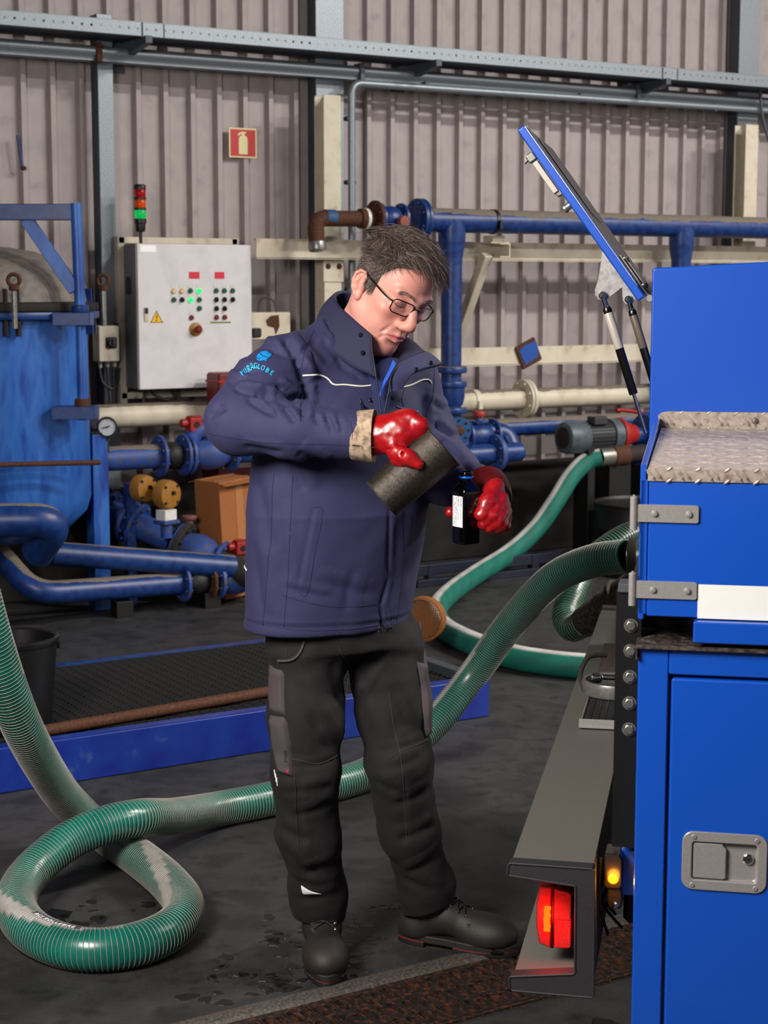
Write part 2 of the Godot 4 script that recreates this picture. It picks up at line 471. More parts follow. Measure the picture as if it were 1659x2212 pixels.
	lg.box(Vector3(0.51, 1.0645, -0.04), Vector3(0.884, 0.036, 0.12), 0.003)
	part(t, "ledge", lg, M.truck)
	# ---- lower cupboard
	var tp := Mb.new()
	tp.box(Vector3(0.465, 1.037, -0.3), Vector3(0.976, 0.004, 0.62), 0.0015)
	tp.box(Vector3(-0.0225, 1.026, -0.3), Vector3(0.0035, 0.025, 0.62), 0.001)
	tp.box(Vector3(0.465, 1.0345, 0.010), Vector3(0.976, 0.005, 0.003), 0.001)
	var tpp := part(t, "cupboard_top", tp, M.chequer_dirty)
	var lz2 := Mb.new()
	for i in 12:
		for j in 6:
			for k in [-1, 1]:
				lozenge(lz2, Vector3(-0.005 + i * 0.046 + k * 0.0045, 1.039, -0.02 - j * 0.048 + k * 0.004), 0.030, 0.006, 0.002, 0.75 if (i + j) % 2 == 0 else -0.75, Transform3D())
	part(tpp, "raised_pattern", lz2, M.chequer_dirty).set_meta("kind", "stuff")
	var cb := Mb.new()
	cb.box(Vector3(0.005, 0.56, -0.02), Vector3(0.050, 0.945, 0.04), 0.003)
	part(t, "frame_stile", cb, M.truck)
	var cr := Mb.new()
	cr.box(Vector3(0.49, 1.0105, -0.02), Vector3(0.92, 0.044, 0.04), 0.003)
	part(t, "frame_rail", cr, M.truck)
	var ci := Mb.new()
	ci.box(Vector3(0.465, 0.55, -0.33), Vector3(0.966, 0.93, 0.58))
	part(t, "cupboard_body", ci, M.truck)
	var dr := Mb.new()
	dr.box(Vector3(0.495, 0.523, -0.012), Vector3(0.921, 0.921, 0.026), 0.0045)
	# the front face with the latch window cut through it
	for k in 6:
		dr.ix.remove_at(30)
	dr.holed(Vector2(0.066, -0.717), Vector2(0.189, -0.637), 0.001, 0.013, shifted(rounded(0.109, 0.068, 0.007, 6), Vector2(0.0, 0.0)), Transform3D(Basis(Vector3.RIGHT, Vector3(0, 0, 1), Vector3(0, -1, 0)), Vector3.ZERO))
	for q in [[0.039, 0.066, 0.067, 0.979], [0.189, 0.951, 0.067, 0.979], [0.066, 0.189, 0.717, 0.979], [0.066, 0.189, 0.067, 0.637]]:
		dr.quad(Vector3(q[0], q[2], 0.001), Vector3(q[1], q[2], 0.001), Vector3(q[1], q[3], 0.001), Vector3(q[0], q[3], 0.001), Vector3.BACK)
	var door := part(t, "cupboard_door", dr, M.truck)
	latch(door)
	# ---- bolted black corner post and chassis
	var po := Mb.new()
	po.prism(PackedVector2Array([Vector2(-0.060, -0.16), Vector2(-0.053, -0.16), Vector2(-0.053, -0.056), Vector2(-0.018, -0.056), Vector2(-0.018, -0.050), Vector2(-0.058, -0.050), Vector2(-0.060, -0.052)]), 0.0, 0.44, Transform3D(Basis(Vector3.RIGHT, Vector3(0, 0, 1), Vector3(0, -1, 0)), Vector3(0, 1.115, 0)), 0.0)
	var post := part(t, "corner_post", po, M.frame)
	for y in [1.0585, 1.0155, 0.971, 0.926, 0.881]:
		hexbolt(post, Vector3(-0.035, y, -0.05), 0.0088, M.zinc)
	var pc := Mb.new()
	pc.box(Vector3(-0.046, 1.122, -0.07), Vector3(0.022, 0.016, 0.05), 0.002)
	part(post, "grey_cap", pc, mat(Color(0.25, 0.27, 0.27), 0.6))
	var ch := Mb.new()
	ch.box(Vector3(0.5, 0.80, -1.3), Vector3(0.9, 0.5, 1.3), 0.01)
	ch.box(Vector3(0.03, 0.72, -1.2), Vector3(0.10, 0.24, 2.3), 0.01)
	ch.box(Vector3(-0.02, 0.80, -0.45), Vector3(0.05, 0.62, 0.55), 0.01)
	part(t, "chassis", ch, M.black)
	# ---- rear bumper beam with its black end cap
	var side := Transform3D(Basis(Vector3.RIGHT, Vector3.UP, Vector3.BACK), Vector3.ZERO)
	var bm := Mb.new()
	bm.prism(PackedVector2Array([Vector2(-0.228, 0.646), Vector2(-0.0895, 0.646), Vector2(-0.088, 0.644), Vector2(-0.087, 0.430), Vector2(-0.222, 0.430), Vector2(-0.224, 0.438), Vector2(-0.100, 0.445), Vector2(-0.100, 0.634), Vector2(-0.227, 0.638)]), -2.45, -0.028, side, 0.0)
	var bump := part(t, "bumper_beam", bm, M.olive)
	var ol := PackedVector2Array([Vector2(-0.231, 0.648), Vector2(-0.228, 0.651), Vector2(-0.090, 0.650), Vector2(-0.086, 0.646), Vector2(-0.084, 0.428), Vector2(-0.088, 0.424), Vector2(-0.222, 0.4255), Vector2(-0.2265, 0.430), Vector2(-0.2275, 0.446), Vector2(-0.225, 0.450), Vector2(-0.118, 0.463), Vector2(-0.1155, 0.466), Vector2(-0.1165, 0.616), Vector2(-0.120, 0.619), Vector2(-0.229, 0.6295), Vector2(-0.232, 0.633)])
	var cp := Mb.new()
	cp.prism(ol, -0.034, 0.0, side, 0.0025)
	var capp := part(bump, "end_cap", cp, M.plastic)
	var rim := Mb.new()
	var rp := PackedVector3Array()
	var mid := Vector2(-0.10, 0.54)
	for q in ol:
		rp.append(Vector3(q.x, q.y, -0.0005))
	rim.tube(rp, 0.0022, 8, false, true)
	part(bump, "cap_rim", rim, M.plastic)
	# tail lamp in the channel
	var lb := Mb.new()
	lb.prism(PackedVector2Array([Vector2(-0.186, 0.584), Vector2(-0.1905, 0.552), Vector2(-0.1905, 0.512), Vector2(-0.185, 0.480), Vector2(-0.164, 0.4715), Vector2(-0.1635, 0.586)]), -0.30, -0.082, side, 0.004)
	var lamp := part(t, "tail_lamp", lb, M.lens_red, Transform3D(), "red tail lamp lens, lit")
	var ln := Mb.new()
	ln.box(Vector3(-0.162, 0.529, -0.19), Vector3(0.004, 0.114, 0.21), 0.001)
	ln.box(Vector3(-0.125, 0.527, -0.20), Vector3(0.05, 0.115, 0.21), 0.004)
	part(lamp, "lamp_body", ln, mat(Color(0.03, 0.01, 0.01), 0.4))
	var r1 := Mb.new()
	r1.prism(PackedVector2Array([Vector2(-0.1595, 0.528), Vector2(-0.130, 0.527), Vector2(-0.1295, 0.573), Vector2(-0.134, 0.578), Vector2(-0.1595, 0.583)]), -0.10, -0.080, side, 0.002)
	part(lamp, "upper_reflector", r1, M.lens_red)
	var r2 := Mb.new()
	r2.prism(PackedVector2Array([Vector2(-0.1595, 0.527), Vector2(-0.130, 0.526), Vector2(-0.1305, 0.480), Vector2(-0.134, 0.476), Vector2(-0.1585, 0.4755)]), -0.10, -0.080, side, 0.002)
	part(lamp, "lower_reflector_light", r2, glow(Color(0.85, 0.02, 0.01), 0.55, Color(0.5, 0.01, 0.01)))
	var pr := Mb.new()
	for i in 12:
		for j in 40:
			var c := Vector3(-0.1575 + i * 0.0023 + (0.00115 if j % 2 else 0.0), 0.479 + j * 0.0024, -0.0800)
			var tip := c + Vector3(0, 0, 0.0006)
			for k in 4:
				var a := c + Vector3(cos(k * PI / 2), sin(k * PI / 2), 0) * 0.0011
				var b := c + Vector3(cos((k + 1) * PI / 2), sin((k + 1) * PI / 2), 0) * 0.0011
				pr.flat(PackedVector3Array([a, b, tip]), ((a + b) * 0.5 - c + Vector3(0, 0, 0.001)).normalized())
	part(lamp, "reflector_prisms", pr, M.lens_red).set_meta("kind", "stuff")
	var gl := Mb.new()
	var rng := RandomNumberGenerator.new()
	rng.seed = 3
	for k in 7:
		gl.box(Vector3(-0.1715 + rng.randf_range(-0.001, 0.001), 0.507 + k * 0.0066, -0.0815), Vector3(0.0115, 0.0068, 0.004), 0.0012)
	part(lamp, "led_strip_light", gl, glow(Color(1.0, 0.42, 0.03), 1.5, Color(0.6, 0.15, 0.02)))
	var om := OmniLight3D.new()
	om.name = "tail_light"
	om.light_color = Color(1.0, 0.12, 0.03)
	om.light_energy = 0.012
	om.light_size = 0.02
	om.omni_range = 20.0
	om.omni_attenuation = 2.0
	om.shadow_enabled = true
	om.position = Vector3(-0.1715, 0.528, -0.060)
	t.add_child(om, true)
	# amber side marker on its bracket
	var ab := Mb.new()
	ab.prism(PackedVector2Array([Vector2(-0.0735, 0.650), Vector2(-0.0715, 0.654), Vector2(-0.048, 0.653), Vector2(-0.0425, 0.645), Vector2(-0.0425, 0.596), Vector2(-0.0475, 0.591), Vector2(-0.069, 0.591), Vector2(-0.0735, 0.596)]), -0.13, -0.072, side, 0.004)
	var am := part(t, "side_marker", ab, mat(Color(0.13, 0.115, 0.11), 0.25), Transform3D(), "dark side marker lamp with lit amber lens")
	var al := Mb.new()
	al.lathe([[0.0, 0.0038], [0.004, 0.0035], [0.0085, 0.0015], [0.0095, 0.0]], 24, Transform3D(Basis(Vector3.RIGHT, PI / 2), Vector3(-0.058, 0.610, -0.0725)))
	part(am, "amber_lens_light", al, glow(Color(1.0, 0.52, 0.05), 2.6, Color(0.8, 0.4, 0.05)))
	var af := Mb.new()
	af.prism(PackedVector2Array([Vector2(-0.068, 0.592), Vector2(-0.045, 0.592), Vector2(-0.042, 0.56), Vector2(-0.046, 0.551), Vector2(-0.064, 0.551), Vector2(-0.068, 0.56)]), -0.12, -0.085, side, 0.003)
	part(am, "foot", af, M.plastic)
	var ae := Mb.new()
	ae.lathe([[0.006, 0.0], [0.006, 0.003], [0.004, 0.0035], [0.004, 0.008], [0.0, 0.009]], 14, Transform3D(Basis(Vector3.RIGHT, PI / 2), Vector3(-0.054, 0.5605, -0.085)))
	part(am, "fixing_bolt", ae, M.chrome)
	var om2 := OmniLight3D.new()
	om2.name = "marker_light"
	om2.light_color = Color(1.0, 0.6, 0.15)
	om2.light_energy = 0.006
	om2.light_size = 0.009
	om2.omni_range = 20.0
	om2.omni_attenuation = 2.0
	om2.shadow_enabled = true
	om2.position = Vector3(-0.058, 0.610, -0.052)
	t.add_child(om2, true)
	var bk := Mb.new()
	bk.box(Vector3(-0.030, 0.610, -0.11), Vector3(0.034, 0.080, 0.006), 0.001)
	bk.box(Vector3(-0.030, 0.649, -0.16), Vector3(0.034, 0.004, 0.1), 0.001)
	part(t, "marker_bracket", bk, M.truck)
	var wi := Mb.new()
	for q in [[Vector3(-0.075, 0.61, -0.1), Vector3(-0.083, 0.56, -0.13), Vector3(-0.06, 0.50, -0.2)], [Vector3(-0.07, 0.58, -0.12), Vector3(-0.078, 0.53, -0.16), Vector3(-0.05, 0.46, -0.24)], [Vector3(-0.08, 0.64, -0.09), Vector3(-0.082, 0.55, -0.11), Vector3(-0.07, 0.48, -0.15)]]:
		wi.tube(spline(q, 0.01), 0.003, 8)
	part(t, "lamp_cable", wi, M.rubber)
	# ---- drip pan and pipe ring on the bumper
	var dp := Mb.new()
	dp.box(Vector3(-0.135, 0.652, -1.10), Vector3(0.10, 0.006, 0.34), 0.001)
	dp.box(Vector3(-0.135, 0.660, -0.935), Vector3(0.10, 0.018, 0.004), 0.001)
	var pan := part(t, "drip_pan", dp, M.stainless)
	var me := Mb.new()
	for i in 6:
		for j in 17:
			me.holed(Vector2(-0.18 + i * 0.016, -0.945 - j * 0.018 - 0.018), Vector2(-0.18 + i * 0.016 + 0.016, -0.945 - j * 0.018), 0.662, 0.003, ngon(0.0066, 6, 0.0, 1.05))
	part(pan, "expanded_mesh", me, M.rubber).set_meta("kind", "stuff")
	var rg := Mb.new()
	rg.lathe([[0.070, 0.664], [0.076, 0.664], [0.078, 0.67], [0.078, 0.690], [0.076, 0.696], [0.070, 0.696], [0.068, 0.68], [0.070, 0.664]], 40, place(Vector3(-0.122, 0, -1.22)))
	var ring := part(t, "pipe_ring", rg, M.steel)
	var cl := Mb.new()
	cl.box(Vector3(-0.165, 0.70, -1.21), Vector3(0.03, 0.02, 0.03), 0.006)
	cl.box(Vector3(-0.105, 0.706, -1.20), Vector3(0.10, 0.014, 0.022), 0.006)
	part(ring, "clamp_lever", cl, M.chrome)
	var hk := Mb.new()
	hk.tube(spline([Vector3(-0.192, 0.67, -1.2), Vector3(-0.206, 0.70, -1.24), Vector3(-0.19, 0.73, -1.3), Vector3(-0.15, 0.73, -1.33)], 0.01), 0.006, 8)
	part(ring, "hook", hk, M.grime)
	var bo := Mb.new()
	bo.box(Vector3(0, 0, 0), Vector3(0.13, 0.006, 0.36), 0.001, place(Vector3(-0.115, 0.662, -1.56), 0.05, 0.0, 0.0))
	part(t, "worn_plate", bo, mat(Color(0.36, 0.31, 0.29), 0.7, 0.1, T.mottle, 5.0))
	hatch(t)


func shifted(p: PackedVector2Array, d: Vector2) -> PackedVector2Array:
	var o := PackedVector2Array()
	for q in p:
		o.append(q + d)
	return o


func latch(door: Node3D) -> void:
	var c := Vector3(0.1275, 0.677, 0.001)
	var pl := Mb.new()
	var out := rounded(0.138, 0.099, 0.018, 6)
	var win := rounded(0.107, 0.066, 0.006, 6)
	var n := out.size()
	var xf := place(c, 0, 0, -0.004)
	var rows := []
	for q in [[1.0, 0.0, 0.0], [1.0, 0.0, 0.0025], [0.985, 0.0, 0.0035], [0.0, 1.03, 0.0035], [0.0, 1.0, 0.003], [0.0, 0.985, 0.0012], [0.0, 0.97, -0.0055], [0.0, 0.94, -0.0065]]:
		var row := PackedVector3Array()
		for k in n:
			var p: Vector2 = out[k] * q[0] + win[k] * q[1]
			row.append(xf * Vector3(p.x, p.y, q[2]))
		rows.append(row)
	for k in rows.size() - 1:
		var z := Vector3.BACK
		pl.grid([rows[k], rows[k + 1]], true, z)
	pl.prism(rounded(0.104, 0.063, 0.005), -0.0075, -0.0062, xf)
	var plate := part(door, "latch_plate", pl, M.stainless)
	var pd := Mb.new()
	pd.prism(PackedVector2Array([Vector2(-0.051, -0.030), Vector2(-0.001, -0.0305), Vector2(0.003, -0.028), Vector2(0.003, 0.022), Vector2(-0.001, 0.026), Vector2(-0.004, 0.0305), Vector2(-0.051, 0.0305)]), -0.006, 0.0015, xf, 0.0018)
	part(door, "latch_paddle", pd, M.stainless)
	var lk := Mb.new()
	lk.lathe([[0.0088, 0.0], [0.0088, 0.004], [0.0075, 0.005], [0.0068, 0.005], [0.0066, 0.0038], [0.0, 0.0038]], 24, xf * Transform3D(Basis(Vector3.RIGHT, PI / 2), Vector3(0.0385, 0.006, -0.0065)))
	part(door, "latch_lock", lk, M.chrome)
	var ks := Mb.new()
	ks.box(Vector3(0.0385, 0.006, -0.0025), Vector3(0.006, 0.0012, 0.0008), 0.0, xf)
	part(door, "key_slot", ks, M.black)
	for q in [[-0.050, 0.041], [0.052, 0.0405], [0.051, -0.041], [-0.0515, -0.0415]]:
		var rv := Mb.new()
		rv.lathe([[0.0045, 0.0], [0.0045, 0.0005], [0.0036, 0.0016], [0.0014, 0.002], [0.0013, 0.001], [0.0, 0.001]], 16, xf * Transform3D(Basis(Vector3.RIGHT, PI / 2), Vector3(q[0], q[1], 0.0035)))
		part(door, "latch_rivet", rv, M.stainless)


func hatch(t: Node3D) -> void:
	# the lid, hinged along z at the top of the cupboard and held open by two gas struts
	var o := Vector3(-0.047, 1.602, -0.66)
	var d := Vector3(-0.242, 0.334, 0.0)
	var l := d.length()
	d /= l
	var nn := Vector3(d.y, -d.x, 0)
	var xf := Transform3D(Basis(d, nn, d.cross(nn)), o)
	var w := 0.55
	var li := Mb.new()
	li.box(Vector3(l / 2, -0.009, w / 2), Vector3(l + 0.004, 0.018, w), 0.004, xf)
	var lid := part(t, "hatch_lid", li, M.truck)
	var fa := Mb.new()
	fa.box(Vector3(l / 2, 0.0006, w / 2), Vector3(l - 0.012, 0.0012, w - 0.012), 0.0004, xf)
	part(lid, "dark_face", fa, M.lid)
	var sq := Mb.new()
	sq.tube(PackedVector3Array([xf * Vector3(l * 0.95, 0.002, 0.13), xf * Vector3(l * 0.8, 0.0025, 0.14), xf * Vector3(l * 0.5, 0.002, 0.15), xf * Vector3(l * 0.46, 0.001, 0.3)]), 0.002, 6)
	part(lid, "edge_seal", sq, M.rubber)
	var bar := Mb.new()
	bar.box(Vector3(l - 0.105, -0.026, 0.03), Vector3(0.075, 0.012, 0.03), 0.002, xf)
	part(lid, "latch_bar", bar, M.sticker)
	var hook := Mb.new()
	hook.box(Vector3(l - 0.056, -0.027, 0.03), Vector3(0.018, 0.018, 0.026), 0.003, xf)
	hook.prism(PackedVector2Array([Vector2(l - 0.05, -0.022), Vector2(l - 0.045, -0.034), Vector2(l - 0.058, -0.045), Vector2(l - 0.056, -0.034)]), 0.02, 0.045, xf)
	hook.box(Vector3(l - 0.146, -0.022, 0.03), Vector3(0.012, 0.014, 0.02), 0.002, xf)
	part(lid, "latch_hook", hook, M.zinc)
	var kn := Mb.new()
	kn.lathe([[0.0, -0.034], [0.008, -0.034], [0.009, -0.032], [0.009, -0.028], [0.0075, -0.027], [0.0075, -0.017]], 18, Transform3D(xf.basis, xf * Vector3(l - 0.178, 0, 0.03)))
	part(lid, "buffer", kn, M.zinc)
	for z in [0.03, 0.20]:
		var hs := Mb.new()
		hs.box(Vector3(0.045, 0.0035, z), Vector3(0.10, 0.003, 0.022), 0.0006, xf)
		hs.lathe([[0.0, -0.02], [0.0065, -0.02], [0.0065, 0.02], [0.0, 0.02]], 16, Transform3D(Basis(Vector3.RIGHT, PI / 2), xf * Vector3(-0.009, 0.004, z)))
		part(lid, "hinge_strap", hs, M.stainless)
		for x in [0.085, 0.02]:
			var bo := Mb.new()
			bo.bolt(0.0045, 0.006, Transform3D(xf.basis, xf * Vector3(x, 0.005, z)))
			part(lid, "strap_bolt", bo, M.zinc)
	# gussets, struts
	var g := [[-0.72, [Vector2(-0.135, 1.70), Vector2(-0.085, 1.632), Vector2(-0.088, 1.624), Vector2(-0.119, 1.600), Vector2(-0.126, 1.594), Vector2(-0.135, 1.592), Vector2(-0.143, 1.595), Vector2(-0.149, 1.603), Vector2(-0.150, 1.613), Vector2(-0.143, 1.634)], Vector3(-0.1335, 1.602, -0.714), Vector3(-0.042, 1.325, -0.714)], [-1.05, [Vector2(-0.115, 1.67), Vector2(-0.075, 1.62), Vector2(-0.081, 1.600), Vector2(-0.087, 1.585), Vector2(-0.096, 1.580), Vector2(-0.105, 1.582), Vector2(-0.111, 1.590), Vector2(-0.112, 1.60)], Vector3(-0.0985, 1.592, -1.044), Vector3(-0.01, 1.32, -1.044)]]
	for q in g:
		var gm := Mb.new()
		gm.prism(PackedVector2Array(q[1]), q[0] - 0.002, q[0] + 0.002)
		part(t, "strut_gusset", gm, mat(Color(0.66, 0.65, 0.64), 0.4, 0.4, T.mottle, 6.0))
		var a: Vector3 = q[2]
		var b: Vector3 = q[3]
		var dir := (b - a)
		var sl := dir.length()
		var sx := along(a, dir)
		var e := Mb.new()
		e.ball(a, Vector3(0.009, 0.009, 0.007), 14)
		e.lathe([[0.0055, 0.0], [0.0055, 0.022], [0.0075, 0.024], [0.0075, 0.030]], 14, sx)
		e.lathe([[0.006, 0.0], [0.006, 0.006], [0.0, 0.0065]], 14, Transform3D(Basis(Vector3.RIGHT, PI / 2), a + Vector3(0, 0, 0.004)))
		var st := part(t, "gas_strut", e, M.chrome)
		var body := Mb.new()
		body.lathe([[0.0, 0.026], [0.0075, 0.026], [0.009, 0.030], [0.009, 0.036]], 20, sx)
		body.lathe([[0.009, 0.112], [0.009, 0.205], [0.0085, 0.209], [0.0, 0.209]], 20, sx)
		body.lathe([[0.0088, 0.036], [0.0088, 0.112]], 20, sx)
		part(st, "cylinder", body, M.piston)
		var stk := Mb.new()
		stk.lathe([[0.0089, 0.037], [0.0091, 0.038], [0.0091, 0.111], [0.0089, 0.112]], 24, sx)
		part(st, "sticker_band", stk, M.sticker if q[0] > -0.9 else mat(Color(0.40, 0.36, 0.31), 0.35, 0.3))
		var rod := Mb.new()
		rod.lathe([[0.0, 0.205], [0.0036, 0.205], [0.0036, sl], [0.0, sl]], 12, sx)
		part(st, "rod", rod, M.chrome)
# ------------------------------------------------------------------ pipework helpers
func pipe(called: String, label: String, pts: Array, r: float, mt: Material, bend := 0.0, dusty := 0.0, category := "pipe") -> Node3D:
	var t := thing(called, label, category, Transform3D(Basis(), pts[0]))
	var local := []
	for p in pts:
		local.append(p - pts[0])
	var path := bends(local, bend if bend > 0.0 else r * 2.5, 8)
	var m := Mb.new()
	m.tube(path, r, 28)
	part(t, "tube", m, mt)
	if dusty > 0.0:
		dust(t, path, r, dusty, int(pts[0].x * 100.0))
	return t


# the settled dust on a level pipe: a thin crust over its top with a ragged edge
func dust(t: Node3D, path: PackedVector3Array, r: float, spread: float, seed_: int) -> void:
	var rng := RandomNumberGenerator.new()
	rng.seed = seed_
	var fine := PackedVector3Array()
	for k in path.size() - 1:
		var n := maxi(1, int(path[k].distance_to(path[k + 1]) / 0.02))
		for i in n:
			fine.append(path[k].lerp(path[k + 1], float(i) / n))
	fine.append(path[path.size() - 1])
	var rows := []
	var e0 := 0.0
	var e1 := 0.0
	for k in fine.size():
		var z := (fine[mini(k + 1, fine.size() - 1)] - fine[maxi(k - 1, 0)]).normalized()
		var up := (Vector3.UP - z * z.dot(Vector3.UP)).normalized()
		var side := z.cross(up)
		e0 = e0 * 0.8 + rng.randf_range(-0.09, 0.09)
		e1 = e1 * 0.8 + rng.randf_range(-0.09, 0.09)
		var row := PackedVector3Array()
		for i in 11:
			var f := float(i) / 10.0
			var a := lerpf(-spread + e0, spread + e1, f)
			var rr := r + (0.0018 if i > 0 and i < 10 else -0.001)
			row.append(fine[k] + (up * cos(a) + side * sin(a)) * rr)
		rows.append(row)
	var m := Mb.new()
	m.grid(rows, false, Vector3.UP)
	part(t, "dust_crust", m, M.dust)


func flange(t: Node3D, at: Vector3, dir: Vector3, r: float, th: float, mt: Material, n := 8, bore := 0.0) -> MeshInstance3D:
	var xf := along(at, dir)
	var m := Mb.new()
	m.lathe([[bore, -th / 2], [r - 0.003, -th / 2], [r, -th / 2 + 0.003], [r, th / 2 - 0.003], [r - 0.003, th / 2], [bore, th / 2]], 36, xf)
	var f := part(t, "flange", m, mt)
	var b := Mb.new()
	for k in n:
		var a := TAU * (k + 0.5) / n
		for s in [-1.0, 1.0]:
			var p := Vector3(cos(a) * r * 0.82, s * th / 2, sin(a) * r * 0.82)
			b.bolt(r * 0.085, r * 0.1, xf * Transform3D(Basis(Vector3.RIGHT, 0.0 if s > 0 else PI), p))
	part(f, "bolt_ring", b, mt)
	return f


# rubber bellows between two flanges, along x from at
func bellows(label: String, at: Vector3, dir: Vector3, length: float, r: float, fl: Material, fr: Material) -> Node3D:
	var t := thing("rubber_bellows", label, "bellows", Transform3D(Basis(), at))
	var m := Mb.new()
	m.lathe([[r * 0.8, 0.0], [r * 0.86, length * 0.15], [r * 1.12, length * 0.35], [r * 1.18, length * 0.5], [r * 1.12, length * 0.65], [r * 0.86, length * 0.85], [r * 0.8, length]], 28, along(Vector3.ZERO, dir), 0.2)
	part(t, "sleeve", m, M.rubber)
	flange(t, dir * 0.008, dir, r * 1.75, 0.018, fl)
	flange(t, dir * (length - 0.008), dir, r * 1.75, 0.018, fr)
	return t


# cast valve body with two flanges and a bonnet, along dir
func valve(label: String, at: Vector3, dir: Vector3, length: float, r: float, mt: Material, bonnet := 0.0) -> Node3D:
	var t := thing("valve", label, "valve", Transform3D(Basis(), at))
	var m := Mb.new()
	m.lathe([[r * 0.85, -length / 2], [r * 0.95, -length * 0.4], [r * 1.35, -length * 0.16], [r * 1.42, 0.0], [r * 1.35, length * 0.16], [r * 0.95, length * 0.4], [r * 0.85, length / 2]], 28, along(Vector3.ZERO, dir), 0.2)
	part(t, "body", m, mt)
	flange(t, dir * (-length / 2 + 0.008), dir, r * 1.7, 0.02, mt)
	flange(t, dir * (length / 2 - 0.008), dir, r * 1.7, 0.02, mt)
	if bonnet > 0.0:
		var b := Mb.new()
		b.lathe([[r * 0.75, 0.0], [r * 0.7, bonnet * 0.5], [r * 1.0, bonnet * 0.52], [r * 1.0, bonnet * 0.72], [r * 0.4, bonnet * 0.75], [r * 0.35, bonnet], [0.0, bonnet]], 20, place(Vector3(0, r * 0.9, 0)))
		part(t, "bonnet", b, mt)
	return t


# a hand-lever head: red cast block with stub
func red_head(t: Node3D, at: Vector3, s: float, called := "actuator_head") -> void:
	var m := Mb.new()
	m.box(Vector3(0, s * 0.5, 0), Vector3(s, s, s), s * 0.12)
	m.lathe([[s * 0.3, 0.0], [s * 0.3, s * 0.5], [s * 0.24, s * 0.55], [0.0, s * 0.55]], 16, Transform3D(Basis(Vector3.BACK, PI / 2), Vector3(-s * 0.45, s * 0.6, 0)))
	m.lathe([[s * 0.34, -0.1 * s], [s * 0.34, 0.0], [s * 0.5, 0.02 * s], [s * 0.5, 0.12 * s], [0.0, 0.14 * s]], 16, place(Vector3(0, s * 0.95, 0)))
	var h := part(t, called, m, M.red, place(at))
	var c := Mb.new()
	c.lathe([[0.0, 0.0], [s * 0.22, 0.0], [s * 0.22, s * 0.04], [0.0, s * 0.04]], 14, Transform3D(Basis(Vector3.RIGHT, PI / 2), Vector3(0, s * 0.5, s * 0.5)))
	part(h, "socket", c, M.black)


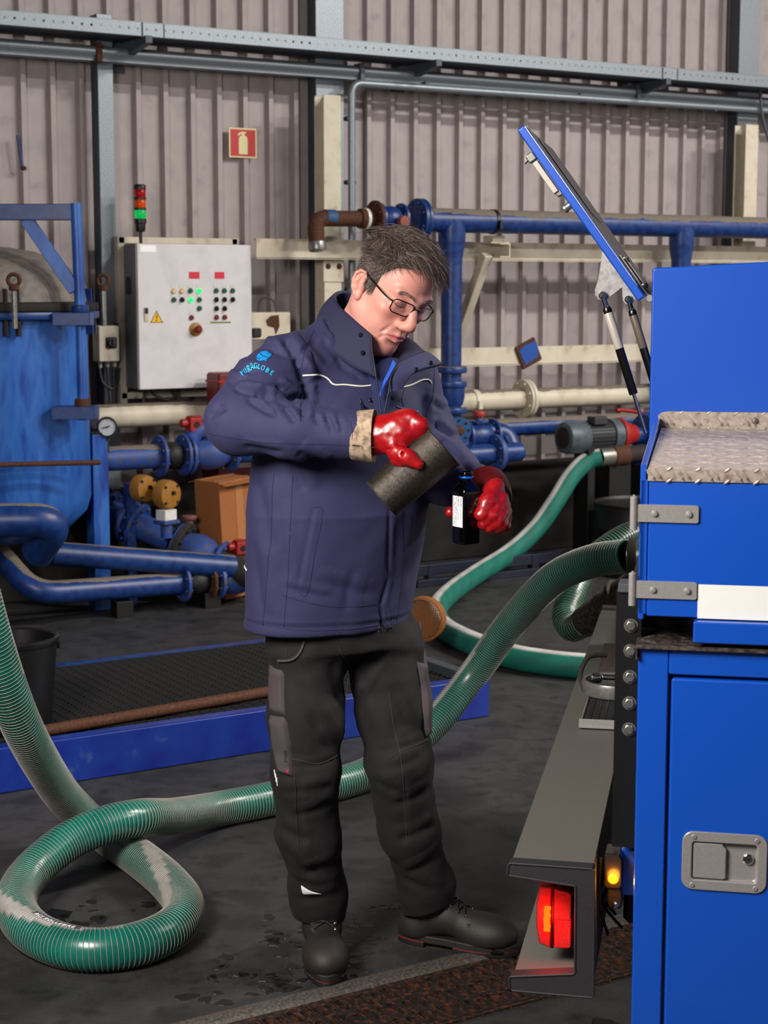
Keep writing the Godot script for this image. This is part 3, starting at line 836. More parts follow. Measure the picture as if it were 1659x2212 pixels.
# ------------------------------------------------------------------ left of the man
func plant_left() -> void:
	control_cabinet()
	tank()
	# white pipe along the whole wall
	var wp := pipe("cream_pipe", "long cream pipe along the foot of the wall behind everything", [Vector3(3.36, 0.95, -8.32), Vector3(9.6, 0.95, -8.32)], 0.062, M.cream, 0.0, 0.75)
	flange(wp, Vector3(2.76, 0, 0), Vector3.RIGHT, 0.118, 0.022, M.cream)
	flange(wp, Vector3(2.735, 0, 0), Vector3.RIGHT, 0.118, 0.018, M.cream)
	for x in [2.38, 4.6]:
		var cl := Mb.new()
		cl.lathe([[0.062, -0.018], [0.068, -0.018], [0.068, 0.018], [0.062, 0.018]], 28, along(Vector3(x, 0, 0), Vector3.RIGHT))
		cl.box(Vector3(x, -0.02, 0.07), Vector3(0.03, 0.05, 0.016), 0.003)
		part(wp, "pipe_clamp", cl, M.cream)
	# upper blue line
	pipe("blue_pipe", "level blue pipe from the tank leg to the bolted flange under the gauge", [Vector3(3.2, 0.75, -8.12), Vector3(3.62, 0.75, -8.12)], 0.062, M.blue_worn, 0.0, 0.9)
	bellows("black rubber bellows with worn flanges in the upper blue line", Vector3(3.625, 0.75, -8.12), Vector3.RIGHT, 0.15, 0.062, M.blue_worn, M.blue_worn)
	var v := valve("blue valve with red head in the upper line beside the man's elbow", Vector3(3.92, 0.75, -8.12), Vector3.RIGHT, 0.26, 0.062, M.blue_worn, 0.07)
	red_head(v, Vector3(-0.09, 0.12, 0.0), 0.075)
	var ar := Mb.new()
	ar.tube(spline([Vector3(-0.12, 0.05, 0.0), Vector3(-0.07, 0.12, 0.0), Vector3(0.05, 0.135, 0.0), Vector3(0.2, 0.09, 0.0)], 0.02), 0.045, 20)
	part(v, "cover", ar, M.blue_worn)
	pipe("blue_pipe", "blue pipe end running behind the man's jacket below the elbow", [Vector3(4.06, 0.74, -8.12), Vector3(4.6, 0.74, -8.12)], 0.052, M.blue)
	# middle line coming forward
	var d0 := Vector3(3.34, 0.5, -8.4)
	var d1 := Vector3(3.93, 0.16, -7.72)
	var dd := (d1 - d0).normalized()
	var mid := pipe("blue_pipe", "dirty blue flanged pipe slanting forward below the yellow actuator", [d0, d0 + dd * 0.52], 0.068, M.blue_worn)
	for k in [0.09, 0.14, 0.25, 0.31]:
		flange(mid, dd * k, dd, 0.118, 0.022, M.blue_worn if k != 0.09 else M.grime)
	var v2 := valve("big blue valve with grey-rimmed flange on the slanting pipe", d0 + dd * 0.68, dd, 0.26, 0.068, M.blue_worn)
	flange(v2, -dd * 0.1, dd, 0.125, 0.03, M.grime)
	pipe("blue_pipe", "dirty pipe stub end past the big valve by the jacket hem", [d0 + dd * 0.81, d0 + dd * 1.0], 0.066, M.grime)
	# yellow actuators
	for q in [[Vector3(3.585, 0.575, -7.92), 1.0, "yellow round actuator with black hub on a pale block", "grey"], [Vector3(3.50, 0.60, -8.02), 0.95, "second yellow actuator behind the round one", ""]]:
		var t := thing("actuator", q[2], "actuator", place(q[0], 0, 0.35, 0.0), "yellow actuators")
		var m := Mb.new()
		var s: float = q[1]
		m.lathe([[0.0, -0.05], [0.06 * s, -0.05], [0.074 * s, -0.035], [0.074 * s, 0.01], [0.068 * s, 0.026], [0.02, 0.034], [0.0, 0.034]], 28, Transform3D(Basis(Vector3.RIGHT, PI / 2), Vector3.ZERO))
		part(t, "housing", m, M.yellow)
		var h := Mb.new()
		h.lathe([[0.0, 0.03], [0.011, 0.03], [0.01, 0.046], [0.0, 0.047]], 12, Transform3D(Basis(Vector3.RIGHT, PI / 2), Vector3(0.004, 0.01, 0.0)))
		part(t, "hub", h, M.black)
		for k in 4:
			var a := TAU * (k + 0.5) / 4
			var b := Mb.new()
			b.bolt(0.006, 0.008, Transform3D(Basis(Vector3.RIGHT, PI / 2), Vector3(cos(a) * 0.058, sin(a) * 0.058, 0.028)))
			part(t, "bolt", b, M.grime)
		if q[3]:
			var w := Mb.new()
			w.box(Vector3(-0.012, -0.103, 0.0), Vector3(0.085, 0.055, 0.07), 0.004)
			part(t, "pale_block", w, M.white)
			var st := Mb.new()
			st.box(Vector3(-0.012, -0.14, 0.0), Vector3(0.11, 0.02, 0.09), 0.004)
			st.tube(PackedVector3Array([Vector3(-0.012, -0.14, 0), Vector3(-0.012, -0.22, 0)]), 0.03, 14)
			part(t, "stem", st, M.blue_worn)
	# blue post behind the actuators
	var bp := Mb.new()
	bp.box(Vector3(0, 0.31, 0), Vector3(0.05, 0.62, 0.05), 0.004)
	solo("pipe_post", bp, M.blue, "short blue square post behind the yellow actuators", "post", place(Vector3(3.47, 0.0, -8.14)))
	var pk := thing("round_knob", "faded pink round valve knob in front of the cardboard box", "knob", place(Vector3(3.73, 0.40, -7.98)))
	var km := Mb.new()
	km.lathe([[0.0, 0.05], [0.036, 0.05], [0.04, 0.042], [0.036, 0.03], [0.02, 0.026], [0.018, -0.02], [0.0, -0.02]], 20)
	part(pk, "knob", km, mat(Color(0.45, 0.25, 0.24), 0.7))
	var ks := Mb.new()
	ks.lathe([[0.012, -0.16], [0.012, 0.0], [0.0, 0.0]], 10)
	part(pk, "stem", ks, M.grime)
	# lower two blue lines
	pipe("blue_pipe", "thick blue pipe crossing in front of the blue leg near the floor", [Vector3(2.93, 0.335, -7.84), Vector3(3.87, 0.20, -7.76)], 0.058, M.blue, 0.0, 0.35)
	pipe("blue_pipe", "lowest blue pipe with bend at its left end near the floor", [Vector3(2.72, 0.33, -7.98), Vector3(2.80, 0.165, -7.74), Vector3(3.59, 0.135, -7.80)], 0.055, M.blue, 0.16, 0.6)
	bellows("black rubber bellows with rusty flanges in the lowest blue line", Vector3(3.60, 0.135, -7.80), Vector3(1, 0, 0.02).normalized(), 0.16, 0.055, M.blue_worn, M.rust)
	var v3 := valve("blue ball valve with red square head near the jacket hem", Vector3(3.90, 0.135, -7.80), Vector3.RIGHT, 0.22, 0.06, M.blue_worn, 0.06)
	var sh := Mb.new()
	sh.box(Vector3(0.0, 0.115, 0.0), Vector3(0.13, 0.018, 0.05), 0.003)
	part(v3, "mounting_plate", sh, M.grime)
	red_head(v3, Vector3(0.03, 0.12, 0.0), 0.07)
	for x in [3.27, 3.75]:
		var sp := Mb.new()
		sp.box(Vector3(0, 0.04, 0), Vector3(0.09, 0.08, 0.08), 0.003)
		solo("pipe_support", sp, M.black, "dark support block under the lowest blue pipe " + ("below the tank leg" if x < 3.5 else "below the rusty flange"), "support", place(Vector3(x, 0, -7.79)), "pipe support blocks")
	# cardboard box and red things behind
	var cb := thing("cardboard_box", "brown cardboard box with shiny tape standing behind the pipes", "box", place(Vector3(3.98, 0.0, -8.02), 0.0, 0.25, 0.06))
	var cm := Mb.new()
	cm.box(Vector3(0, 0.32, 0), Vector3(0.235, 0.62, 0.2), 0.004)
	part(cb, "carton", cm, M.card)
	var ct := Mb.new()
	ct.box(Vector3(0.015, 0.33, 0.1012), Vector3(0.05, 0.6, 0.0012))
	part(cb, "tape", ct, M.tape)
	for s in [-1, 1]:
		var fl := Mb.new()
		fl.box(Vector3(0, 0, 0.05 * s), Vector3(0.235, 0.004, 0.1), 0.001)
		part(cb, "flap", fl, M.card, place(Vector3(0, 0.632, 0.05 * s), 0.2 * s))
	var rc := thing("red_case", "dark red case behind the cardboard box and the jacket", "case", place(Vector3(4.2, 0, -8.38)))
	var rm := Mb.new()
	rm.box(Vector3(0, 0.39, 0), Vector3(0.32, 0.78, 0.2), 0.015)
	part(rc, "body", rm, M.red_old)
	var rl := Mb.new()
	rl.box(Vector3(-0.01, 0.66, 0.102), Vector3(0.24, 0.03, 0.006), 0.002)
	part(rc, "band", rl, M.cream)
	var rb := thing("red_box", "red box with worn corner just above the man's raised elbow", "box", place(Vector3(4.08, 1.075, -8.16)))
	var rb1 := Mb.new()
	rb1.box(Vector3(0, 0, 0), Vector3(0.24, 0.19, 0.16), 0.012)
	part(rb, "body", rb1, M.red_old)
	var rb2 := Mb.new()
	rb2.box(Vector3(0, 0.05, 0), Vector3(0.246, 0.012, 0.166), 0.003)
	part(rb, "lid_seam", rb2, M.red)
	var rb3 := Mb.new()
	rb3.tube(PackedVector3Array([Vector3(0, 0.0, -0.06), Vector3(0, 0.0, -0.5)]), 0.015, 10)
	part(rb, "wall_stub", rb3, M.black)


func button(t: Node3D, x: float, y: float, kind: String) -> void:
	var m := Mb.new()
	m.box(Vector3(0, 0.024, 0.001), Vector3(0.027, 0.02, 0.002), 0.0005)
	part(t, "name_plate", m, M.white, place(Vector3(x, y, 0)))
	var b := Mb.new()
	var r := 0.0135
	b.lathe([[0.0, 0.0], [r, 0.0], [r, 0.006], [r * 0.86, 0.010], [r * 0.8, 0.012], [0.0, 0.012]], 18, Transform3D(Basis(Vector3.RIGHT, PI / 2), Vector3.ZERO))
	if kind == "lit":
		part(t, "lamp_button", b, glow(Color(0.1, 0.9, 0.45), 1.5, Color(0.0, 0.3, 0.15)), place(Vector3(x, y, 0)), "lit green button")
	elif kind == "cream":
		part(t, "button", b, mat(Color(0.85, 0.75, 0.55), 0.3), place(Vector3(x, y, 0)), "cream button")
	elif kind == "green":
		part(t, "button", b, M.green, place(Vector3(x, y, 0)), "dark green button")
	elif kind == "red":
		part(t, "button", b, mat(Color(0.40, 0.06, 0.08), 0.35), place(Vector3(x, y, 0)), "dark red button")
	else:
		b.box(Vector3(0, 0, 0.018), Vector3(0.006, 0.022, 0.012), 0.002)
		part(t, "selector_switch", b, M.black, place(Vector3(x, y, 0)), "black selector switch")


func control_cabinet() -> void:
	var t := thing("control_cabinet", "light grey control cabinet with rows of buttons under the stack light", "cabinet", place(Vector3(3.94, 1.462, -8.40)))
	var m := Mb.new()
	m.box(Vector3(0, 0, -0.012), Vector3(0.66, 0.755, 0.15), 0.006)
	part(t, "body", m, mat(Color(0.42, 0.41, 0.41), 0.5, 0.0, T.mottle, 1.5))  # darker grey than the door: the shade of the cabinet side, put into the colour
	var d := Mb.new()
	d.box(Vector3(0, 0, 0.083), Vector3(0.664, 0.758, 0.03), 0.006)
	var door := part(t, "door", d, M.cabinet)
	var o := Node3D.new()
	var z := Vector3(-3.94, -1.462, 0.098)
	var spots := [[3.811, 1.595, "cream"], [3.858, 1.595, "cream"], [3.907, 1.597, "green"], [3.957, 1.595, "lit"], [3.811, 1.550, "green"], [3.858, 1.550, "black"], [3.909, 1.548, "lit"], [3.958, 1.550, "green"], [3.958, 1.504, "green"], [3.911, 1.456, "red"],
		[4.058, 1.597, "green"], [4.106, 1.597, "green"], [4.155, 1.597, "green"], [4.058, 1.550, "black"], [4.106, 1.550, "black"], [4.155, 1.550, "black"], [4.058, 1.503, "black"], [4.106, 1.503, "black"], [4.058, 1.456, "red"], [4.106, 1.456, "red"]]
	o.free()
	for s in spots:
		button(door, s[0] + z.x, s[1] + z.y, s[2])
	for c in door.get_children():
		c.position.z = 0.098
	var rl := Mb.new()
	rl.box(Vector3(3.931 + z.x, 1.678 + z.y, 0.0985), Vector3(0.062, 0.036, 0.002), 0.0005)
	part(door, "red_label", rl, M.pinkred)
	var rl2 := Mb.new()
	rl2.box(Vector3(4.079 + z.x, 1.678 + z.y, 0.0985), Vector3(0.058, 0.036, 0.002), 0.0005)
	part(door, "red_label", rl2, M.pinkred)
	var gs := Mb.new()
	gs.box(Vector3(4.082 + z.x, 1.429 + z.y, 0.0985), Vector3(0.123, 0.008, 0.002), 0.0005)
	part(door, "green_strip", gs, mat(Color(0.40, 0.43, 0.17), 0.5))
	var wl := Mb.new()
	wl.box(Vector3(-0.27, 0.352, 0.0985), Vector3(0.088, 0.034, 0.001), 0.0003)
	part(door, "white_sticker", wl, mat(Color(0.97, 0.97, 0.98), 0.5))
	var es := Mb.new()
	es.lathe([[0.0, 0.0], [0.037, 0.0], [0.037, 0.004], [0.032, 0.007], [0.0, 0.007]], 28, Transform3D(Basis(Vector3.RIGHT, PI / 2), Vector3(3.934 + z.x, 1.394 + z.y, 0.098)))
	var ep := part(door, "stop_disc", es, M.yellow, Transform3D(), "yellow disc")
	var ek := Mb.new()
	ek.lathe([[0.012, 0.0], [0.012, 0.018], [0.02, 0.022], [0.02, 0.034], [0.014, 0.04], [0.0, 0.041]], 20, Transform3D(Basis(Vector3.RIGHT, PI / 2), Vector3(3.936 + z.x, 1.394 + z.y, 0.104)))
	part(ep, "stop_button", ek, mat(Color(0.42, 0.04, 0.06), 0.35), Transform3D(), "dark red stop button")
	var wt := Mb.new()
	var c := Vector2(3.711 + z.x, 1.458 + z.y)
	wt.prism(PackedVector2Array([c + Vector2(-0.036, -0.026), c + Vector2(0.036, -0.026), c + Vector2(0, 0.036)]), 0.098, 0.0992)
	var ws := part(door, "warning_sign", wt, M.warn, Transform3D(), "yellow warning triangle")
	var we := Mb.new()
	var tri := [c + Vector2(-0.036, -0.026), c + Vector2(0.036, -0.026), c + Vector2(0, 0.036)]
	for k in 3:
		var a: Vector2 = tri[k]
		var b: Vector2 = tri[(k + 1) % 3]
		var n := (b - a).normalized().orthogonal() * 0.0035
		we.prism(PackedVector2Array([a, b, b - n * 0.9, a - n * 0.9]), 0.0992, 0.0997)
	part(ws, "triangle_edge", we, M.black)
	var wb := Mb.new()
	wb.prism(PackedVector2Array([c + Vector2(0.004, 0.020), c + Vector2(-0.006, 0.0), c + Vector2(0.001, 0.001), c + Vector2(-0.004, -0.013), c + Vector2(-0.007, -0.012), c + Vector2(-0.002, -0.021), c + Vector2(0.003, -0.012), c + Vector2(-0.001, -0.012), c + Vector2(0.007, 0.006), c + Vector2(0.001, 0.005), c + Vector2(0.007, 0.019)]), 0.0992, 0.0998)
	part(ws, "lightning_bolt", wb, M.black)
	var lk := Mb.new()
	lk.box(Vector3(3.652 + z.x, 1.476 + z.y, 0.1), Vector3(0.022, 0.075, 0.01), 0.003)
	var lkp := part(door, "latch", lk, M.cream)
	var lk2 := Mb.new()
	lk2.box(Vector3(3.652 + z.x, 1.494 + z.y, 0.106), Vector3(0.018, 0.03, 0.006), 0.002)
	part(lkp, "key_insert", lk2, M.black)
	var fan := Mb.new()
	fan.box(Vector3(-0.334, 0.155, -0.02), Vector3(0.014, 0.075, 0.05), 0.004)
	fan.box(Vector3(-0.338, 0.2, -0.02), Vector3(0.006, 0.02, 0.03), 0.003)
	part(t, "side_connector", fan, M.black)
	# backing frame
	var fr := thing("cabinet_frame", "rusty cream steel frame behind the control cabinet", "frame", place(Vector3(3.94, 1.462, -8.55)))
	for s in [-1, 1]:
		var b := Mb.new()
		b.box(Vector3(s * 0.335, -0.08, 0), Vector3(0.04, 1.0, 0.1), 0.003)
		part(fr, "side_bar", b, M.cream)
	for y in [0.40, -0.42]:
		var b := Mb.new()
		b.box(Vector3(0.0, y, 0), Vector3(0.7, 0.035, 0.1), 0.003)
		part(fr, "cross_bar", b, M.cream)
	# stack light
	var st := thing("stack_light", "stack light with red, amber and lit green lens on the cabinet", "signal lamp", place(Vector3(3.664, 1.842, -8.38)))
	var p := Mb.new()
	p.tube(PackedVector3Array([Vector3(0, 0, 0), Vector3(0, 0.07, 0)]), 0.009, 12)
	p.lathe([[0.0, 0.06], [0.022, 0.06], [0.026, 0.075], [0.026, 0.1], [0.031, 0.105], [0.031, 0.128], [0.0, 0.128]], 24)
	part(st, "pole", p, M.black)
	var k := 0
	for q in [["green_lens_lamp", glow(Color(0.0, 0.75, 0.32), 0.8, Color(0.0, 0.25, 0.12))], ["amber_lens", mat(Color(0.80, 0.30, 0.03), 0.2)], ["red_lens", mat(Color(0.62, 0.03, 0.07), 0.2)]]:
		var y := 0.13 + k * 0.053
		var lm := Mb.new()
		lm.lathe([[0.0285, y], [0.030, y + 0.002], [0.030, y + 0.04], [0.0285, y + 0.042]], 24)
		for r in 9:
			var yy := y + 0.003 + r * 0.0043
			lm.lathe([[0.030, yy], [0.0307, yy + 0.0015], [0.030, yy + 0.003]], 24)
		part(st, q[0], lm, q[1])
		var ring := Mb.new()
		ring.lathe([[0.0, y + 0.042], [0.0315, y + 0.042], [0.0315, y + 0.053], [0.0, y + 0.053]], 24)
		part(st, "collar", ring, M.black)
		k += 1
	var cap := Mb.new()
	cap.lathe([[0.0315, 0.289], [0.0315, 0.296], [0.026, 0.304], [0.0, 0.306]], 24)
	part(st, "cap", cap, M.black)
	# switch box left of the cabinet, with cables
	var sb := thing("switch_box", "small pale switch box with black rotary switch left of the control cabinet", "switch box", place(Vector3(3.50, 1.322, -8.47)))
	var b1 := Mb.new()
	b1.box(Vector3(-0.005, 0, 0), Vector3(0.118, 0.19, 0.09), 0.008)
	part(sb, "housing", b1, M.cream)
	var b2 := Mb.new()
	b2.box(Vector3(0.006, 0.006, 0.05), Vector3(0.06, 0.06, 0.012), 0.008)
	var rs := part(sb, "switch_plate", b2, M.black)
	var b3 := Mb.new()
	b3.lathe([[0.024, 0.0], [0.024, 0.008], [0.02, 0.012], [0.0, 0.012]], 20, Transform3D(Basis(Vector3.RIGHT, PI / 2), Vector3(0.006, 0.006, 0.056)))
	b3.box(Vector3(0.006, 0.006, 0.071), Vector3(0.012, 0.044, 0.012), 0.004)
	part(rs, "rotary_knob", b3, M.plastic)
	for x in [-0.04, 0.0, 0.04]:
		var gl := Mb.new()
		gl.lathe([[0.0, -0.125], [0.009, -0.125], [0.012, -0.112], [0.012, -0.095], [0.0, -0.095]], 8, place(Vector3(x, 0, 0)))
		part(sb, "cable_gland", gl, M.cream)
	var bb := Mb.new()
	bb.box(Vector3(0, 0, 0), Vector3(0.05, 0.21, 0.02), 0.002)
	solo("blue_back_plate", bb, mat(Color(0.08, 0.12, 0.28), 0.5), "dark blue mounting plate between switch box and cabinet", "plate", place(Vector3(3.60, 1.322, -8.52)))
	var sl := Mb.new()
	sl.box(Vector3(0, 0, 0), Vector3(0.06, 0.2, 0.07), 0.006)
	sl.box(Vector3(0, 0.104, 0.0), Vector3(0.064, 0.012, 0.074), 0.003)
	solo("terminal_box", sl, M.cream, "narrow pale terminal box half hidden behind the tank pole", "terminal box", place(Vector3(3.36, 1.33, -8.5)))
	var rng := RandomNumberGenerator.new()
	rng.seed = 9
	var wheres := ["left gland", "middle gland", "right gland", "tank side", "cabinet underside left", "cabinet underside middle", "cabinet underside right"]
	for k2 in 7:
		var a := [Vector3(3.455, 1.2, -8.47), Vector3(3.495, 1.2, -8.46), Vector3(3.535, 1.2, -8.47), Vector3(3.40, 1.24, -8.5), Vector3(3.70, 1.08, -8.45), Vector3(3.9, 1.08, -8.45), Vector3(4.1, 1.08, -8.45)][k2] as Vector3
		var e := [Vector3(3.58, 1.19, -8.5), Vector3(3.66, 0.98, -8.5), Vector3(3.40, 0.98, -8.5), Vector3(3.48, 0.96, -8.52), Vector3(3.5, 1.0, -8.5), Vector3(3.74, 1.09, -8.46), Vector3(3.86, 1.09, -8.46)][k2] as Vector3
		var cm := Mb.new()
		var lo := minf(a.y, e.y) - 0.06 - rng.randf() * 0.05
		cm.tube(spline([Vector3.ZERO, (e - a) * 0.12 + Vector3(0, (lo - a.y) * 0.7, 0.01), Vector3((e.x - a.x) * 0.5, lo - a.y, 0.02), (e - a) * 0.9 + Vector3(0, (lo - e.y) * 0.6, 0.0), e - a], 0.012), 0.0075, 8)
		solo("cable", cm, M.cable, "grey drooping cable at the " + wheres[k2], "cable", place(a), "drooping cables")
	# box right of the cabinet
	var wb2 := thing("socket_box", "small pale box with black switch and rust stain right of the cabinet", "switch box", place(Vector3(4.42, 1.405, -8.42)))
	var w1 := Mb.new()
	w1.box(Vector3(0.0, 0, 0), Vector3(0.25, 0.15, 0.1), 0.006)
	part(wb2, "housing", w1, M.cream)
	var w2 := Mb.new()
	w2.box(Vector3(-0.09, -0.035, 0.055), Vector3(0.055, 0.05, 0.02), 0.006)
	part(wb2, "switch", w2, M.black)
	var w3 := Mb.new()
	w3.prism(PackedVector2Array([Vector2(-0.03, 0.03), Vector2(0.0, 0.055), Vector2(0.05, 0.06), Vector2(0.055, 0.0), Vector2(0.03, -0.05), Vector2(0.02, -0.01), Vector2(-0.02, 0.0)]), 0.05, 0.0515, Transform3D())
	part(wb2, "rust_patch", w3, M.rust)
	var w4 := Mb.new()
	w4.tube(spline([Vector3(-0.05, 0.07, 0), Vector3(-0.04, 0.13, 0.0), Vector3(0.0, 0.155, 0), Vector3(0.05, 0.13, 0), Vector3(0.065, 0.07, 0)], 0.012), 0.0055, 8)
	part(wb2, "wire_loop", w4, M.cable)
	var wr := Mb.new()
	wr.tube(spline([Vector3(0, 0.4, 0), Vector3(0.01, 0.2, 0.02), Vector3(0.09, 0.02, 0.04), Vector3(0.3, -0.06, 0.05)], 0.02), 0.009, 8)
	solo("wall_cable", wr, mat(Color(0.2, 0.26, 0.33), 0.5), "blue-grey cable hanging beside the right cream upright", "cable", place(Vector3(8.03, 2.5, -8.4)))


func tank() -> void:
	var c := Vector3(2.75, 0.0, -8.10)
	var t := thing("filter_tank", "big blue pressure tank with dusty domed lid at the left edge", "tank", place(c))
	var m := Mb.new()
	m.lathe([[0.0, 0.36], [0.2, 0.385], [0.36, 0.45], [0.44, 0.53], [0.46, 0.60], [0.46, 1.475]], 64)
	part(t, "shell", m, M.tank)
	var f := Mb.new()
	f.lathe([[0.46, 1.468], [0.515, 1.468], [0.518, 1.472], [0.518, 1.498], [0.515, 1.502], [0.46, 1.502]], 64)
	part(t, "shell_flange", f, M.blue)
	var f2 := Mb.new()
	f2.lathe([[0.44, 1.506], [0.512, 1.506], [0.515, 1.51], [0.515, 1.54], [0.505, 1.545], [0.47, 1.55]], 64)
	part(t, "lid_flange", f2, M.grime)
	var d := Mb.new()
	d.lathe([[0.478, 1.545], [0.47, 1.60], [0.43, 1.672], [0.34, 1.738], [0.22, 1.785], [0.1, 1.806], [0.0, 1.812]], 64, Transform3D(), 0.2)
	part(t, "domed_lid", d, M.dome)
	var nz := Mb.new()
	nz.lathe([[0.0, 1.86], [0.03, 1.86], [0.03, 1.80]], 20, place(Vector3(-0.05, 0, 0.02)))
	part(t, "lid_nozzle", nz, M.blue)
	var face := -atan2(0.852, -0.524) # towards the viewer, measured round y
	for k in 4:
		var ang := -(deg_to_rad(12.0 + [12, 76, 158, 248][k]))
		var out := Vector3(-0.524, 0, 0.852).rotated(Vector3.UP, -ang)
		var side := out.cross(Vector3.UP)
		var base := Transform3D(Basis(side, Vector3.UP, -out.cross(Vector3.ZERO) if false else side.cross(Vector3.UP)), Vector3.ZERO)
		var cl := Mb.new()
		var o := out * 0.55
		cl.tube(PackedVector3Array([o + Vector3(0, 1.43, 0), o + Vector3(0, 1.61, 0)]), 0.013, 12)
		var bolt := part(t, "swing_bolt", cl, M.steel)
		var ey := Mb.new()
		var ring := PackedVector3Array()
		for i in 20:
			var a := TAU * i / 20
			ring.append(o + Vector3(0, 1.648, 0) + (Vector3(0.852, 0, 0.524) * cos(a) + Vector3.UP * sin(a)) * 0.027)
		ey.tube(ring, 0.0095, 10, false, true)
		ey.lathe([[0.02, 1.60], [0.024, 1.605], [0.024, 1.622], [0.014, 1.63]], 14, Transform3D(Basis(), o))
		part(bolt, "eye_nut", ey, M.rust)
		for s in [-1, 1]:
			var lug := Mb.new()
			lug.box(Vector3(s * 0.028, 0.0, 0.03), Vector3(0.016, 0.07, 0.11), 0.004, Transform3D(base.basis, out * 0.475 + Vector3(0, 1.575, 0)))
			lug.box(Vector3(s * 0.03, 0.0, 0.03), Vector3(0.018, 0.075, 0.12), 0.004, Transform3D(base.basis, out * 0.475 + Vector3(0, 1.43, 0)))
			part(t, "clamp_lug", lug, M.blue if k == 1 else M.grime)
	var leg := Mb.new()
	leg.box(Vector3(0.505, 0.445, 0.06), Vector3(0.085, 0.89, 0.10), 0.004)
	part(t, "leg", leg, M.tank)
	var lt := Mb.new()
	lt.box(Vector3(0.505, 0.894, 0.06), Vector3(0.09, 0.008, 0.105), 0.002)
	part(t, "leg_cap", lt, M.grime)
	# davit for the lid
	var dv := thing("lid_davit", "blue tubular davit frame standing beside the tank lid", "davit", place(Vector3(2.995, 0, -7.56)))
	var post := Mb.new()
	post.tube(PackedVector3Array([Vector3(0, 1.0, 0.0), Vector3(0.0, 1.53, 0.0)]), 0.023, 20)
	post.tube(PackedVector3Array([Vector3(0, 1.52, 0.0), Vector3(-0.006, 2.0, -0.01)]), 0.0255, 20)
	part(dv, "post", post, M.tank)
	var left := Vector3(-0.852, 0, -0.524)
	var arm := Mb.new()
	var ax := Transform3D(Basis(-left, Vector3.UP, (-left).cross(Vector3.UP)), Vector3(-0.006, 1.963, 0) + Vector3(0, 0, 0.0))
	arm.box(Vector3(-0.40, -0.004, 0), Vector3(0.76, 0.074, 0.05), 0.004, ax)
	part(dv, "arm", arm, M.blue)
	var br := Mb.new()
	var p0 := Vector3(0, 1.60, 0) + left * 0.02
	var p1 := Vector3(0, 1.93, 0) + left * 0.24
	br.box(Vector3(0, (p1 - p0).length() / 2, 0), Vector3(0.03, (p1 - p0).length(), 0.06), 0.003, along(p0, p1 - p0))
	part(dv, "brace", br, M.tank)
	var co := Mb.new()
	co.lathe([[0.023, 1.500], [0.038, 1.500], [0.04, 1.504], [0.04, 1.53], [0.036, 1.535], [0.025, 1.535]], 24)
	part(dv, "collar", co, M.blue)
	for y in [1.47, 1.035]:
		var bk := Mb.new()
		var into := (c - Vector3(2.995, 0, -7.56))
		into.y = 0
		var w := 0.17 if y > 1.2 else 0.2
		var bx := Transform3D(Basis(-left, Vector3.UP, (-left).cross(Vector3.UP)), Vector3(-0.03, y, 0))
		bk.box(Vector3(-0.01, 0.0, 0.032), Vector3(w, 0.058, 0.008), 0.002, bx)
		bk.box(Vector3(-0.01, 0.026, -0.03), Vector3(w, 0.008, 0.12), 0.002, bx)
		bk.box(Vector3(w / 2 - 0.012, 0.0, -0.03), Vector3(0.008, 0.058, 0.12), 0.002, bx)
		part(dv, "bracket", bk, M.blue)
		var sv := Mb.new()
		sv.lathe([[0.023, 0.03], [0.036, 0.03], [0.036, 0.06], [0.03, 0.066], [0.023, 0.066]], 20, place(Vector3(0, y, 0)))
		part(dv, "sleeve", sv, M.rust)
	# rusty rod in front of the tank
	var rod := Mb.new()
	rod.tube(PackedVector3Array([Vector3(0, 0, 0), Vector3(-0.95, 0.03, -0.02)]), 0.012, 12)
	solo("rusty_rod", rod, M.rust, "thin rusty rod running level in front of the blue tank", "rod", place(Vector3(3.06, 0.80, -7.52)))
	# outlet elbow under the tank
	var ob := pipe("outlet_elbow", "big dark blue pipe bend below the tank with rust specks", [Vector3(2.22, 0.60, -7.36), Vector3(2.72, 0.595, -7.16), Vector3(2.69, 0.42, -7.38)], 0.074, M.blue, 0.13, 0.55)
	flange(ob, Vector3(0.02, 0, -0.008), Vector3(0.5, -0.005, 0.2).normalized(), 0.13, 0.02, M.blue)
	# pressure gauge
	var g := thing("pressure_gauge", "round white pressure gauge beside the tank leg", "gauge", place(Vector3(3.29, 0.925, -7.98), 0.0, -0.35, 0.0))
	var gm := Mb.new()
	gm.lathe([[0.0, -0.04], [0.046, -0.04], [0.05, -0.034], [0.05, 0.004], [0.046, 0.008], [0.042, 0.004], [0.042, 0.0], [0.0, 0.0]], 32, Transform3D(Basis(Vector3.RIGHT, PI / 2), Vector3.ZERO))
	part(g, "case", gm, M.grime)
	var gd := Mb.new()
	gd.lathe([[0.0, 0.001], [0.042, 0.001]], 32, Transform3D(Basis(Vector3.RIGHT, PI / 2), Vector3.ZERO))
	var dial := part(g, "dial", gd, mat(Color(0.85, 0.86, 0.87), 0.4))
	var gt := Mb.new()
	for k in 21:
		var a := deg_to_rad(225.0 - k * 13.5)
		var dr := Vector3(cos(a), sin(a), 0)
		gt.box(Vector3(0, 0, 0), Vector3(0.006 if k % 5 == 0 else 0.003, 0.001, 0.0006), 0.0, Transform3D(Basis(dr, Vector3(-dr.y, dr.x, 0), Vector3.BACK), dr * 0.035 + Vector3(0, 0, 0.0015)))
	part(dial, "scale_marks", gt, M.black)
	var gn := Mb.new()
	gn.prism(PackedVector2Array([Vector2(-0.03, -0.006), Vector2(0.0, -0.004), Vector2(0.014, 0.004), Vector2(0.012, 0.008), Vector2(0.0, 0.004), Vector2(-0.03, -0.004)]), 0.002, 0.003)
	part(dial, "needle", gn, M.black)
	var gs := Mb.new()
